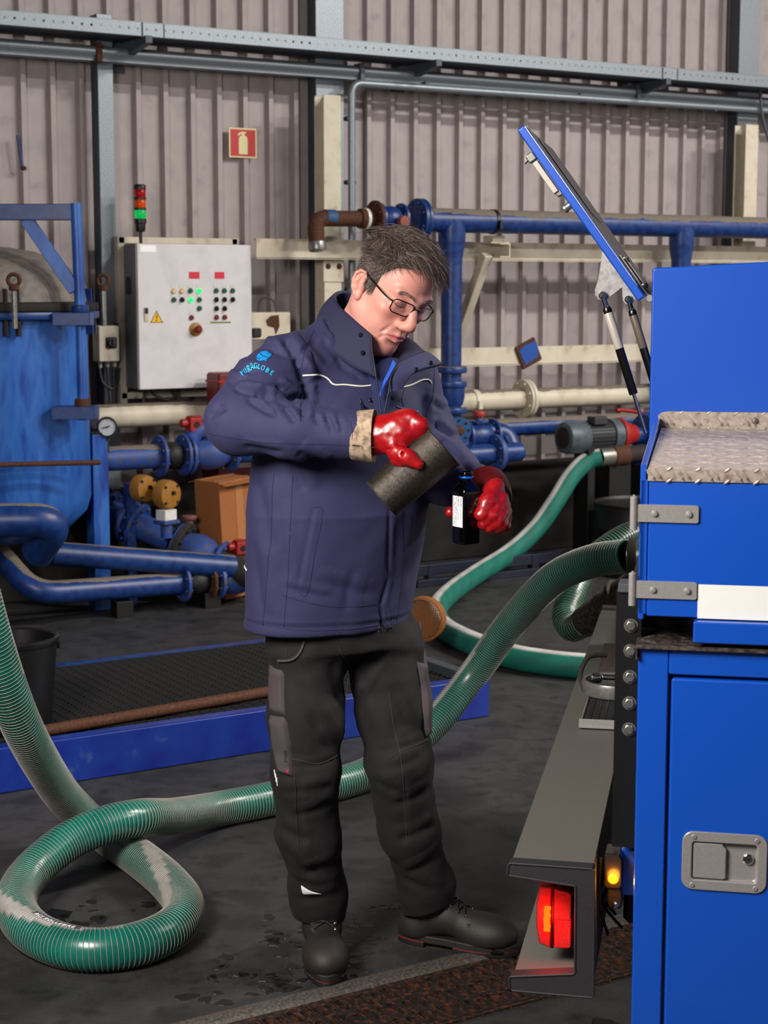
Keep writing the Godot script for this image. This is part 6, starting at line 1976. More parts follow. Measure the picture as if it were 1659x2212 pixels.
	# zip, both sides
	for q in [[Vector3(-0.029, 1.510, 0.116), Vector3(-0.0265, 1.475, 0.130), Vector3(-0.020, 1.433, 0.148), Vector3(-0.013, 1.385, 0.155), Vector3(-0.007, 1.335, 0.163)], [Vector3(0.096, 1.469, 0.006), Vector3(0.045, 1.452, 0.085), Vector3(0.024, 1.435, 0.130), Vector3(0.015, 1.415, 0.147), Vector3(0.009, 1.38, 0.158), Vector3(0.0, 1.335, 0.163)]]:
		var zp := spline(q, 0.0016)
		var rr := PackedFloat32Array()
		for k in zp.size():
			rr.append(0.0026 if k % 2 else 0.0013)
		var z := Mb.new()
		z.tube(zp, rr, 6)
		part(j, "zip", z, M.zip)
	# reflective piping
	for ln in [[Vector2(-0.177, 1.422), Vector2(-0.145, 1.421), Vector2(-0.128, 1.414), Vector2(-0.114, 1.400), Vector2(-0.088, 1.399), Vector2(-0.052, 1.394), Vector2(-0.019, 1.396)], [Vector2(0.040, 1.388), Vector2(0.064, 1.392), Vector2(0.090, 1.402), Vector2(0.106, 1.401), Vector2(0.111, 1.393)], [Vector2(0.034, 1.400), Vector2(0.038, 1.394)], [Vector2(-0.333, 0.982), Vector2(-0.318, 0.971)]]:
		var pm := Mb.new()
		pm.tube(c.line(ln, 0.0006), 0.0021, 8)
		part(j, "piping", pm, M.piping)
	# stitched seams
	for ln in [[Vector2(-0.180, 1.415), Vector2(-0.182, 1.36), Vector2(-0.18, 1.33)], [Vector2(-0.248, 1.20), Vector2(-0.262, 1.0), Vector2(-0.278, 0.85)], [Vector2(-0.205, 1.20), Vector2(-0.215, 1.0), Vector2(-0.228, 0.85)], [Vector2(-0.196, 0.935), Vector2(-0.174, 0.929), Vector2(-0.155, 1.03), Vector2(-0.138, 1.119), Vector2(-0.158, 1.126)], [Vector2(0.046, 1.12), Vector2(0.042, 0.95), Vector2(0.03, 0.84)], [Vector2(-0.326, 0.857), Vector2(-0.15, 0.842), Vector2(-0.005, 0.842)], [Vector2(-0.23, 0.925), Vector2(-0.12, 0.897), Vector2(-0.01, 0.892)], [Vector2(-0.39, 1.300), Vector2(-0.30, 1.287), Vector2(-0.20, 1.283), Vector2(-0.06, 1.28)], [Vector2(-0.16, 1.52), Vector2(-0.18, 1.47), Vector2(-0.182, 1.42)], [Vector2(0.048, 1.385), Vector2(0.04, 1.36), Vector2(0.05, 1.33)], [Vector2(0.118, 1.43), Vector2(0.116, 1.37), Vector2(0.105, 1.33), Vector2(0.10, 1.28)], [Vector2(-0.068, 1.285), Vector2(-0.068, 1.31), Vector2(-0.072, 1.33)]]:
		var sm := Mb.new()
		sm.tube(c.line(ln, 0.0), 0.0007, 5)
		part(j, "seam", sm, M.thread)
	# press studs
	for q in [[-0.030, 1.363], [0.020, 1.366], [-0.013, 0.831], [0.012, 0.829]]:
		stud(j, c.on(q[0], q[1], 0.0), f.grad(c.on(q[0], q[1])))
	stud(j, Vector3(-0.053, 1.511, 0.099), Vector3(-0.55, 0.1, 0.8))
	stud(j, Vector3(-0.048, 1.472, 0.124), Vector3(-0.55, 0.1, 0.8))
	stud(j, Vector3(0.108, 1.446, 0.058), Vector3(0.3, 0.2, 0.9))
	stud(j, Vector3(0.074, 1.433, 0.105), Vector3(0.3, 0.2, 0.9))
	var zs := Mb.new()
	zs.tube(c.line([Vector2(-0.055, 1.367), Vector2(-0.049, 1.352), Vector2(-0.043, 1.340)], 0.0005), [0.0012, 0.003, 0.0032, 0.0032, 0.0032, 0.0028, 0.0025, 0.002].slice(0, c.line([Vector2(-0.055, 1.367), Vector2(-0.049, 1.352), Vector2(-0.043, 1.340)], 0.0).size()), 8)
	part(j, "breast_pocket_zip", zs, M.zip)
	# sleeve badge: globe and lettering, breast badge
	var gl := Mb.new()
	var el := PackedVector2Array()
	for k in 28:
		el.append(Vector2(cos(TAU * k / 28) * 0.0180, sin(TAU * k / 28) * 0.0108))
	gl.prism(el, 0.0, 0.0008)
	var globe := ArrayMesh.new()
	globe = fine_disc(0.0180, 0.0108)
	part(j, "globe_badge", c.bend(globe, -0.268, 1.467, 0.45, 0.001), M.cyan)
	for ln in [[Vector2(-0.262, 1.4775), Vector2(-0.256, 1.472), Vector2(-0.251, 1.4715)], [Vector2(-0.2785, 1.4715), Vector2(-0.270, 1.4640), Vector2(-0.2585, 1.4615)], [Vector2(-0.2845, 1.4615), Vector2(-0.2805, 1.4585), Vector2(-0.2755, 1.4575)]]:
		var gm := Mb.new()
		gm.tube(c.line(ln, 0.0020, 0.002), 0.0009, 5)
		part(j, "globe_line", gm, M.navy_dark)
	var dt := c.bend(fine_disc(0.0022, 0.0018), -0.263, 1.4555, 0.0, 0.001)
	part(j, "badge_dot", dt, M.cyan)
	var word := "PURAGLOBE"
	var spots := [[-0.3145, 1.4325, 0.85], [-0.3085, 1.4385, 0.70], [-0.3010, 1.4435, 0.50], [-0.2930, 1.4465, 0.28], [-0.2845, 1.4475, 0.05], [-0.2770, 1.4465, -0.2], [-0.2685, 1.4435, -0.35], [-0.2590, 1.4385, -0.48], [-0.2495, 1.4330, -0.5]]
	for k in 9:
		part(j, "badge_letter", c.bend(letters(word[k], 0.0102, 0.0006, false, true), spots[k][0], spots[k][1] - 0.004, spots[k][2], 0.0012, 0.9), mat(Color(0.12, 0.66, 0.85), 0.6) if k == 0 else j.get_node("badge_letter").material_override)
	part(j, "breast_letter", c.bend(letters("T", 0.010, 0.0006, false, true), 0.0765, 1.328, 0.25, 0.0014), M.cyan)
	var bl := Mb.new()
	bl.tube(c.line([Vector2(0.028, 1.3455), Vector2(0.038, 1.3415), Vector2(0.046, 1.3405)], 0.0006, 0.003), 0.0012, 6)
	part(j, "breast_badge_edge", bl, M.cyan)


func fine_disc(a: float, b: float) -> ArrayMesh:
	var m := Mb.new()
	var rows := []
	for j in 6:
		var r := PackedVector3Array()
		for k in 28:
			r.append(Vector3(cos(TAU * k / 28) * a, sin(TAU * k / 28) * b, 0) * (j / 5.0) + Vector3(0, 0, 0.0 if j == 5 else 0.0006))
		rows.append(r)
	m.grid(rows, true, Vector3.BACK)
	return m.done()


func stud(j: Node3D, p: Vector3, n: Vector3) -> void:
	var m := Mb.new()
	m.lathe([[0.0054, 0.0], [0.0054, 0.0012], [0.0045, 0.002], [0.0036, 0.0012], [0.0018, 0.0012], [0.0012, 0.0024], [0.0, 0.0025]], 18, along(p, n))
	part(j, "press_stud", m, mat(Color(0.16, 0.17, 0.22), 0.25, 0.7))


# a cloth band between two rows of points, with thickness
func sheet(top: Array, bot: Array, th: float, bulge: float) -> Mb:
	var a := spline(top, 0.008)
	var nn := a.size()
	var bc := Curve3D.new()
	for p in spline(bot, 0.004):
		bc.add_point(p)
	var rows := []
	for k in nn:
		var p := a[k]
		var q := bc.sample_baked(bc.get_baked_length() * k / (nn - 1))
		var along_ := (a[mini(k + 1, nn - 1)] - a[maxi(k - 1, 0)]).normalized()
		var out := (q - p).cross(along_).normalized()
		var ring := PackedVector3Array()
		for i in 11:
			var f := i / 10.0
			ring.append(p.lerp(q, f) + out * (th * 0.5 + bulge * sin(f * PI)))
		for i in 11:
			var f := 1.0 - i / 10.0
			ring.append(p.lerp(q, f) + out * (-th * 0.5 + bulge * sin(f * PI)))
		rows.append(ring)
	var m := Mb.new()
	m.grid(rows, true)
	for e in [0, nn - 1]:
		var r: PackedVector3Array = rows[e]
		for i in 10:
			m.quad(r[i], r[i + 1], r[20 - i], r[21 - i], (rows[0][5] - rows[nn - 1][5]).normalized() * (1.0 if e == 0 else -1.0))
	return m


func trousers(t: Node3D) -> void:
	var f := Field.new()
	var tb := Basis(Vector3.UP, BODY_TURN * 0.8)
	f.loft(Vector3(-0.10, 0.78, 0.0), Vector3(-0.11, 0.90, 0.0), 0.185, 0.175, 0.125, 0.12, 0.04, tb)
	f.chain([Vector3(-0.178, 0.775, 0.04), Vector3(-0.182, 0.615, 0.065), Vector3(-0.185, 0.484, 0.078), Vector3(-0.180, 0.327, 0.05), Vector3(-0.160, 0.155, -0.005), Vector3(-0.156, 0.06, -0.03)], [0.094, 0.086, 0.077, 0.073, 0.066, 0.064], 0.03)
	f.chain([Vector3(-0.005, 0.765, -0.04), Vector3(0.020, 0.609, -0.01), Vector3(0.036, 0.489, 0.02), Vector3(0.058, 0.316, -0.02), Vector3(0.102, 0.165, -0.07), Vector3(0.115, 0.07, -0.085)], [0.100, 0.083, 0.078, 0.072, 0.067, 0.066], 0.022)
	f.box(Vector3(-0.155, 0.038, 0.0), Vector3(0.115, 0.055, 0.2), 0.0, 0.006, Basis(Vector3.BACK, -0.08), true)
	f.box(Vector3(0.14, 0.050, -0.06), Vector3(0.115, 0.055, 0.2), 0.0, 0.006, Basis(Vector3.BACK, 0.30), true)
	var c := Cloth.new(f, 33, 9.0, 0.006)
	for q in [
		[-0.245, 0.515, -0.11, 0.530, 0.006, 0.004], [-0.235, 0.455, -0.115, 0.470, 0.010, 0.006], [-0.21, 0.395, -0.115, 0.425, 0.009, 0.007], [-0.25, 0.36, -0.17, 0.335, 0.010, 0.007], [-0.25, 0.31, -0.18, 0.255, 0.010, 0.007], [-0.19, 0.245, -0.10, 0.275, 0.010, 0.008], [-0.24, 0.225, -0.14, 0.205, 0.009, 0.007], [-0.21, 0.165, -0.10, 0.185, 0.009, 0.006], [-0.20, 0.50, -0.19, 0.30, 0.006, 0.004],
		[-0.12, 0.76, -0.09, 0.66, 0.014, 0.010], [-0.09, 0.72, -0.05, 0.62, 0.010, 0.008], [-0.02, 0.76, -0.07, 0.68, 0.010, 0.007], [-0.20, 0.72, -0.14, 0.60, 0.014, 0.006], [-0.17, 0.65, -0.12, 0.55, 0.012, 0.006],
		[-0.02, 0.535, 0.10, 0.560, 0.006, 0.004], [0.00, 0.495, 0.09, 0.525, 0.009, 0.006], [-0.03, 0.46, 0.06, 0.43, 0.010, 0.008], [0.02, 0.40, 0.12, 0.44, 0.010, 0.009], [0.03, 0.31, 0.13, 0.345, 0.010, 0.009], [0.05, 0.215, 0.15, 0.265, 0.010, 0.009], [0.04, 0.20, 0.13, 0.165, 0.009, 0.007], [0.03, 0.60, 0.0, 0.48, 0.008, 0.004], [0.02, 0.70, 0.06, 0.58, 0.012, 0.005], [0.045, 0.47, 0.05, 0.30, 0.006, 0.004]]:
		c.fold(Vector2(q[0], q[1]), Vector2(q[2], q[3]), q[4] * 1.15, q[5] * 0.62)
	var j := part(t, "trousers", c.mesh(Vector3(-0.32, 0.04, -0.22), Vector3(0.24, 0.93, 0.22), 0.0065), M.trousers)
	part(j, "cargo_pocket", c.patch([[Vector2(-0.270, 0.742), Vector2(-0.232, 0.740)], [Vector2(-0.2685, 0.683), Vector2(-0.230, 0.683)], [Vector2(-0.264, 0.640), Vector2(-0.227, 0.640)]], 8, 14, 0.008), M.pocket)
	part(j, "cargo_pocket", c.patch([[Vector2(-0.2655, 0.632), Vector2(-0.226, 0.636)], [Vector2(-0.260, 0.573), Vector2(-0.213, 0.575)], [Vector2(-0.251, 0.528), Vector2(-0.211, 0.530)], [Vector2(-0.242, 0.503), Vector2(-0.209, 0.497)]], 8, 16, 0.010), M.pocket)
	part(j, "cargo_pocket", c.patch([[Vector2(0.080, 0.738), Vector2(0.094, 0.730)], [Vector2(0.087, 0.681), Vector2(0.105, 0.681)], [Vector2(0.091, 0.614), Vector2(0.106, 0.614)], [Vector2(0.100, 0.560), Vector2(0.112, 0.552)]], 6, 16, 0.012), M.pocket)
	var pp := Mb.new()
	pp.tube(c.line([Vector2(-0.243, 0.763), Vector2(-0.213, 0.768), Vector2(-0.194, 0.785), Vector2(-0.183, 0.812)], 0.001), 0.0035, 8)
	part(j, "pocket_piping", pp, M.pocket)
	part(j, "reflective_triangle", c.patch([[Vector2(-0.199, 0.206), Vector2(-0.198, 0.206)], [Vector2(-0.197, 0.194), Vector2(-0.172, 0.195)], [Vector2(-0.195, 0.182), Vector2(-0.142, 0.184)]], 8, 6, 0.0025), M.reflect)
	for ln in [[Vector2(-0.245, 0.525), Vector2(-0.205, 0.537), Vector2(-0.15, 0.526), Vector2(-0.10, 0.537)], [Vector2(-0.205, 0.53), Vector2(-0.205, 0.42), Vector2(-0.2, 0.31)], [Vector2(0.011, 0.523), Vector2(0.044, 0.543), Vector2(0.104, 0.554)], [Vector2(0.012, 0.68), Vector2(0.022, 0.60), Vector2(0.04, 0.52), Vector2(0.05, 0.40), Vector2(0.055, 0.30)], [Vector2(-0.105, 0.80), Vector2(-0.085, 0.75), Vector2(-0.075, 0.70)], [Vector2(-0.223, 0.80), Vector2(-0.228, 0.76)]]:
		var sm := Mb.new()
		sm.tube(c.line(ln, 0.0004), 0.0011, 5)
		part(j, "seam", sm, mat(Color(0.20, 0.17, 0.18), 0.8))
	var w := letters("STRAUSS", 0.0055, 0.0004, false, true)
	part(j, "pocket_print", c.bend(w, -0.2215, 0.545, PI / 2, 0.0105), mat(Color(0.07, 0.06, 0.07), 0.8))
	part(j, "pocket_dot", c.bend(fine_disc(0.003, 0.0035), -0.2195, 0.510, 0.0, 0.0105), mat(Color(0.6, 0.05, 0.09), 0.7))
	for k in 3:
		var rt := Mb.new()
		rt.tube(c.line([Vector2(-0.2535 + k * 0.003, 0.505 - k * 0.008), Vector2(-0.2505 + k * 0.002, 0.488 - k * 0.009)], 0.0008), 0.0016, 6)
		part(j, "reflective_tab", rt, M.reflect)


func boots(t: Node3D) -> void:
	# built once along z, heel at the origin
	for q in [[Vector3(-0.160, 0.0, -0.105), 0.10, -1.0], [Vector3(0.045, 0.0, -0.110), 1.22, 1.0]]:
		var b := Node3D.new()
		var xf := Transform3D(Basis(Vector3.UP, q[1]), q[0])
		var f := Field.new()
		f.cap(Vector3(0, 0.05, 0.045), Vector3(0, 0.075, 0.11), 0.040, 0.040, 0.03)
		f.cap(Vector3(0, 0.06, 0.05), Vector3(0, 0.155, 0.062), 0.042, 0.048, 0.02)
		f.cap(Vector3(0, 0.09, 0.09), Vector3(0, 0.050, 0.20), 0.040, 0.038, 0.03)
		f.ell(Vector3(0.0, 0.048, 0.225), Vector3(0.056, 0.046, 0.074), 0.025)
		f.ell(Vector3(0, 0.04, 0.04), Vector3(0.038, 0.045, 0.045), 0.02)
		f.box(Vector3(0, -0.01, 0.15), Vector3(0.2, 0.034, 0.3), 0.0, 0.006, Basis(), true)
		f.cap(Vector3(-0.05, 0.075, 0.185), Vector3(0.05, 0.075, 0.185), 0.0015, 0.0015, 0.006, true)
		f.cap(Vector3(-0.052, 0.055, 0.085), Vector3(-0.055, 0.05, 0.165), 0.0016, 0.0016, 0.004, true)
		f.cap(Vector3(0.052, 0.055, 0.085), Vector3(0.055, 0.05, 0.165), 0.0016, 0.0016, 0.004, true)
		var m := f.nets(Vector3(-0.07, 0.0, -0.02), Vector3(0.07, 0.21, 0.31), 0.0042)
		b.free()
		var o := part(t, "boot", m, M.leather, xf)
		var out := PackedVector2Array()
		for k in 36:
			var a := TAU * k / 36.0
			var z := sin(a)
			var w := 0.043 + 0.014 * smoothstep(-0.4, 0.7, z) - 0.006 * exp(-pow((z + 0.15) / 0.3, 2.0))
			out.append(Vector2(cos(a) * w, 0.146 + z * 0.156))
		var flat_ := Transform3D(Basis(Vector3.RIGHT, Vector3(0, 0, 1), Vector3(0, -1, 0)), Vector3.ZERO)
		var s := Mb.new()
		s.prism(out, -0.032, -0.012, flat_, 0.004)
		part(o, "midsole", s, M.sole)
		var s2 := Mb.new()
		var heel := PackedVector2Array()
		var fore := PackedVector2Array()
		for p in out:
			if p.y < 0.085:
				heel.append(p * Vector2(0.97, 1.0))
			if p.y > 0.125:
				fore.append(p * Vector2(0.97, 0.995))
		s2.prism(heel, -0.016, 0.0, flat_, 0.003)
		s2.prism(fore, -0.014, 0.0, flat_, 0.003)
		part(o, "outsole", s2, M.rubber)
		var s3 := Mb.new()
		for pl in [heel, fore]:
			var sc := PackedVector2Array()
			for p in pl:
				sc.append(p * Vector2(1.005, 1.001))
			s3.prism(sc, -0.0175, -0.0135, flat_)
		part(o, "orange_layer", s3, M.orange, Transform3D(), "orange stripe in the sole")
		var tc := Field.new()
		tc.ell(Vector3(0.0, 0.034, 0.238), Vector3(0.0575, 0.034, 0.0665), 0.02)
		tc.box(Vector3(0, 0.07, 0.2), Vector3(0.1, 0.025, 0.2), 0.0, 0.004, Basis(Vector3.RIGHT, 0.35), true)
		tc.box(Vector3(0, 0.03, 0.15), Vector3(0.1, 0.1, 0.092), 0.0, 0.004, Basis(), true)
		part(o, "toe_cap", tc.nets(Vector3(-0.06, 0.0, 0.2), Vector3(0.06, 0.08, 0.315), 0.004), M.leather_black)
		var col := Mb.new()
		var ring := PackedVector3Array()
		for k in 24:
			var a := TAU * k / 24
			ring.append(Vector3(cos(a) * 0.046, 0.172 + 0.012 * sin(a), 0.062 + sin(a) * 0.050))
		col.tube(ring, 0.010, 8, false, true)
		part(o, "padded_collar", col, M.leather_black)
		# laces through shiny eyelets
		var ey := []
		for k in 5:
			var u := k / 4.0
			var z := lerpf(0.172, 0.098, u)
			var y := lerpf(0.0, 0.0, u)
			for sd in [-1.0, 1.0]:
				var p := f.hit(Vector3(sd * 0.026, 0.3, z), Vector3(0, -1, 0), 0.4)
				ey.append(p)
				var e := Mb.new()
				e.lathe([[0.0045, 0.0], [0.0045, 0.002], [0.003, 0.004], [0.0018, 0.003], [0.0018, 0.0]], 12, along(p, f.grad(p)))
				part(o, "eyelet", e, M.chrome)
		var la := Mb.new()
		for k in 5:
			for w in 2:
				var p0: Vector3 = ey[k * 2 + w]
				var p1: Vector3 = ey[mini(k + 1, 4) * 2 + 1 - w]
				var mid := f.hit(Vector3(0, 0.3, (p0.z + p1.z) / 2), Vector3(0, -1, 0), 0.4) + Vector3(0, 0.004 + 0.002 * w, 0)
				la.tube(spline([p0 + Vector3(0, 0.004, 0), mid, p1 + Vector3(0, 0.004, 0)], 0.006), 0.0022, 7)
		for w in [-1.0, 1.0]:
			var bow := [Vector3(0.0, 0.132, 0.108), Vector3(w * 0.02, 0.128, 0.122), Vector3(w * 0.036, 0.110, 0.128), Vector3(w * 0.026, 0.105, 0.118), Vector3(0.0, 0.130, 0.109)]
			la.tube(spline(bow, 0.005), 0.0022, 7)
		part(o, "lace", la, mat(Color(0.06, 0.055, 0.055), 0.7))
		var tg := Mb.new()
		tg.grid([PackedVector3Array([Vector3(-0.026, 0.122, 0.105), Vector3(0, 0.130, 0.112), Vector3(0.026, 0.122, 0.105)]), PackedVector3Array([Vector3(-0.028, 0.16, 0.088), Vector3(0, 0.168, 0.096), Vector3(0.028, 0.16, 0.088)])], false, Vector3(0, 0.3, 1))
		part(o, "tongue", tg, M.pocket)


func gloves(t: Node3D) -> void:
	# his right glove on the rim of the beaker
	var f := Field.new()
	f.cap(Vector3(-0.030, 1.295, 0.280), Vector3(0.028, 1.306, 0.288), 0.042, 0.044, 0.02)
	f.ell(Vector3(0.050, 1.314, 0.292), Vector3(0.040, 0.042, 0.034), 0.02, Basis(Vector3.BACK, -0.4))
	f.chain([Vector3(0.056, 1.338, 0.300), Vector3(0.078, 1.322, 0.312), Vector3(0.086, 1.290, 0.300)], [0.019, 0.018, 0.014], 0.010)
	f.chain([Vector3(0.058, 1.332, 0.280), Vector3(0.082, 1.312, 0.285), Vector3(0.090, 1.282, 0.280)], [0.019, 0.018, 0.014], 0.008)
	f.chain([Vector3(0.054, 1.325, 0.262), Vector3(0.080, 1.308, 0.260), Vector3(0.088, 1.280, 0.262)], [0.018, 0.017, 0.013], 0.008)
	f.chain([Vector3(0.045, 1.316, 0.248), Vector3(0.070, 1.300, 0.242), Vector3(0.078, 1.275, 0.246)], [0.016, 0.015, 0.012], 0.008)
	f.chain([Vector3(0.012, 1.285, 0.305), Vector3(0.028, 1.266, 0.326), Vector3(0.050, 1.258, 0.342), Vector3(0.073, 1.243, 0.349)], [0.022, 0.0185, 0.0165, 0.0125], 0.012)
	f.chain([Vector3(0.020, 1.268, 0.318), Vector3(0.028, 1.250, 0.328), Vector3(0.040, 1.244, 0.332)], [0.013, 0.0125, 0.011], 0.006)
	for q in [[Vector3(-0.02, 1.258, 0.322), Vector3(0.02, 1.275, 0.335)], [Vector3(0.03, 1.285, 0.335), Vector3(0.058, 1.275, 0.335)], [Vector3(0.040, 1.264, 0.352), Vector3(0.046, 1.274, 0.340)], [Vector3(-0.028, 1.262, 0.315), Vector3(-0.032, 1.33, 0.305)]]:
		f.cap(q[0], q[1], 0.003, 0.002, 0.008, true)
	var c := Cloth.new(f, 5, 26.0, 0.0022)
	var g := part(t, "glove", c.mesh(Vector3(-0.09, 1.20, 0.20), Vector3(0.125, 1.385, 0.385), 0.0028), M.glove)
	var cf := Mb.new()
	var dir := Vector3(0.99, -0.01, 0.12).normalized()
	cf.lathe([[0.051, 0.0], [0.0535, 0.004], [0.0565, 0.025], [0.059, 0.048], [0.0600, 0.050], [0.0585, 0.051], [0.056, 0.046], [0.05, 0.02], [0.05, 0.0]], 40, along(Vector3(-0.071, 1.2965, 0.268), dir), 0.4)
	part(g, "gauntlet", cf, M.cuff, Transform3D(), "tan gauntlet cuff")
	var cs := Mb.new()
	cs.tube(PackedVector3Array([Vector3(-0.068, 1.281, 0.322), Vector3(-0.045, 1.279, 0.325), Vector3(-0.020, 1.276, 0.329)]), 0.0012, 6)
	part(g, "cuff_seam", cs, M.grime)
	# his left glove round the bottle
	var h := Field.new()
	h.ell(Vector3(0.246, 1.148, 0.240), Vector3(0.030, 0.044, 0.032), 0.02, Basis(Vector3.BACK, 0.35))
	h.chain([Vector3(0.246, 1.182, 0.250), Vector3(0.228, 1.152, 0.277), Vector3(0.213, 1.127, 0.292)], [0.020, 0.0195, 0.0165], 0.010)
	h.chain([Vector3(0.259, 1.156, 0.262), Vector3(0.238, 1.124, 0.288), Vector3(0.216, 1.104, 0.290)], [0.0165, 0.0155, 0.0125], 0.006)
	h.chain([Vector3(0.264, 1.142, 0.262), Vector3(0.250, 1.112, 0.286), Vector3(0.231, 1.096, 0.288)], [0.0155, 0.0145, 0.0120], 0.005)
	h.chain([Vector3(0.268, 1.128, 0.258), Vector3(0.259, 1.104, 0.278), Vector3(0.245, 1.092, 0.280)], [0.0145, 0.0135, 0.0115], 0.005)
	h.chain([Vector3(0.270, 1.114, 0.248), Vector3(0.266, 1.095, 0.262), Vector3(0.256, 1.088, 0.266)], [0.0135, 0.0125, 0.0110], 0.005)
	h.chain([Vector3(0.235, 1.12, 0.232), Vector3(0.19, 1.118, 0.222), Vector3(0.146, 1.125, 0.240)], [0.015, 0.013, 0.012], 0.01)
	var c2 := Cloth.new(h, 6, 28.0, 0.0018)
	var g2 := part(t, "glove", c2.mesh(Vector3(0.12, 1.05, 0.17), Vector3(0.31, 1.225, 0.33), 0.0028), M.glove)
	var cf2 := Mb.new()
	var d2 := Vector3(-0.25, 0.16, -0.95).normalized()
	cf2.lathe([[0.034, 0.0], [0.040, 0.012], [0.048, 0.04], [0.054, 0.075], [0.055, 0.082], [0.053, 0.083], [0.051, 0.075], [0.045, 0.04], [0.038, 0.012], [0.032, 0.0]], 40, along(Vector3(0.250, 1.152, 0.232), d2), 0.4)
	part(g2, "gauntlet", cf2, mat(Color(0.42, 0.03, 0.04), 0.5, 0.0, T.mottle, 6.0), Transform3D(), "dark red flared cuff")


func beaker() -> void:
	var a := Vector3(-0.006, 1.161, 0.292)
	var b := Vector3(0.124, 1.277, 0.288)
	var t := thing("steel_beaker", "dark stained steel beaker tipped in the man's right glove", "beaker", MF * along(a, b - a))
	var l := (b - a).length()
	var m := Mb.new()
	m.lathe([[0.0, 0.004], [0.044, 0.004], [0.0475, 0.0], [0.0485, 0.001], [0.0490, 0.006], [0.0575, l - 0.003], [0.0588, l], [0.0575, l + 0.001], [0.0560, l - 0.004], [0.0472, 0.01], [0.0, 0.008]], 64, Transform3D(), 0.6)
	part(t, "body", m, M.beaker)
	var n := Mb.new()
	n.lathe([[0.0575, l - 0.002], [0.0592, l - 0.001], [0.0596, l + 0.001], [0.0588, l + 0.003], [0.0572, l + 0.002]], 64)
	part(t, "rim", n, M.beaker)
	var w := Mb.new()
	w.lathe([[0.0488, 0.0005], [0.0494, 0.002], [0.0492, 0.004]], 64)
	part(t, "base_seam", w, M.grime)


func bottle() -> void:
	var t := thing("sample_bottle", "black glass sample bottle with white label in the man's left glove", "bottle", MF * place(Vector3(0.180, 1.060, 0.272), 0.0, 0.62, 0.0))
	var m := Mb.new()
	var rows := []
	for q in [[0.90, 0.0], [0.97, 0.002], [1.0, 0.006], [1.0, 0.112], [0.985, 0.118], [0.93, 0.126], [0.80, 0.134], [0.62, 0.140], [0.54, 0.142]]:
		var row := PackedVector3Array()
		var sq := rounded(0.0465, 0.0465, 0.0065, 5)
		for k in sq.size():
			var p: Vector2 = sq[k] * q[0]
			var round_ := p.normalized() * 0.0125
			var f := smoothstep(0.112, 0.142, q[1])
			p = p.lerp(round_, f * f)
			row.append(Vector3(p.x, q[1], p.y))
		rows.append(row)
	m.grid(rows, true)
	var low := PackedVector3Array()
	for p in rows[0]:
		low.append(p)
	m.flat(low, Vector3.DOWN)
	part(t, "glass", m, M.bottle)
	var n := Mb.new()
	n.lathe([[0.0125, 0.139], [0.0135, 0.141], [0.0135, 0.1435], [0.0150, 0.1445], [0.0155, 0.146], [0.0150, 0.1475], [0.0140, 0.148], [0.0140, 0.151], [0.0148, 0.152], [0.0148, 0.155], [0.0140, 0.156], [0.0138, 0.158], [0.0120, 0.1585], [0.0115, 0.150]], 36, Transform3D(), 0.5)
	part(t, "neck", n, M.bottle)
	var r := Mb.new()
	r.lathe([[0.0140, 0.1440], [0.0163, 0.1443], [0.0165, 0.1460], [0.0165, 0.1480], [0.0160, 0.1488], [0.0140, 0.149]], 40)
	part(t, "blue_ring", r, mat(Color(0.02, 0.35, 0.75), 0.2), Transform3D(), "bright blue plastic ring")
	var l := Mb.new()
	l.box(Vector3(-0.0, 0.072, 0), Vector3(0.0350, 0.0680, 0.0003), 0.0001)
	var side := Transform3D(Basis(Vector3.UP, -PI / 2), Vector3(-0.02345, 0, 0.0))
	var lp := part(t, "label", l, M.paper, side)
	var rot := Transform3D(Basis(Vector3.BACK, -PI / 2), Vector3.ZERO)
	for q in [["Datum", 0.0024, 0.0125, 0.099, true], ["02 02 2023", 0.0048, 0.0112, 0.080, false], ["Ordernr.", 0.0024, 0.0030, 0.099, true], ["22670", 0.0062, 0.0015, 0.074, false], ["MONSTER VLOEISTOF", 0.0024, -0.0050, 0.080, false], ["Tel 0113 - 312 00", 0.0018, -0.0100, 0.076, false], ["SMEEROLIE EN GLYCOL", 0.0020, -0.0145, 0.078, false]]:
		var w := letters(q[0], q[1], 0.0002, not q[4] and q[1] > 0.004, q[4])
		part(lp, "print", w, M.ink, Transform3D(rot.basis, Vector3(q[2], q[3] - (0.004 if q[4] else 0.008), 0.0003)))
# ------------------------------------------------------------------ materials
var M := {}
var T := {}


func noise(seed_: int, freq: float, stops: Array, size := 512, kind := FastNoiseLite.TYPE_SIMPLEX_SMOOTH, octaves := 4, bumps := false) -> NoiseTexture2D:
	var f := FastNoiseLite.new()
	f.seed = seed_
	f.noise_type = kind
	f.frequency = freq
	f.fractal_octaves = octaves
	var t := NoiseTexture2D.new()
	t.width = size
	t.height = size
	t.seamless = true
	t.noise = f
	t.generate_mipmaps = false
	if bumps:
		t.as_normal_map = true
		t.bump_strength = 6.0
	elif stops:
		var g := Gradient.new()
		var offs := PackedFloat32Array()
		var cols := PackedColorArray()
		for s in stops:
			offs.append(s[0])
			cols.append(s[1] if s[1] is Color else Color(s[1], s[1], s[1]))
		g.offsets = offs
		g.colors = cols
		t.color_ramp = g
	return t


func mat(col: Color, rough := 0.5, metal := 0.0, tex: Texture2D = null, scale := 1.0, bump: Texture2D = null, bump_cm := 0.0) -> StandardMaterial3D:
	var m := StandardMaterial3D.new()
	m.albedo_color = col
	m.roughness = rough
	m.metallic = metal
	m.uv1_triplanar = true
	m.uv1_scale = Vector3.ONE * scale
	if tex:
		m.albedo_texture = tex
	if bump:
		m.heightmap_enabled = true
		m.heightmap_texture = bump
		m.heightmap_scale = bump_cm
	return m


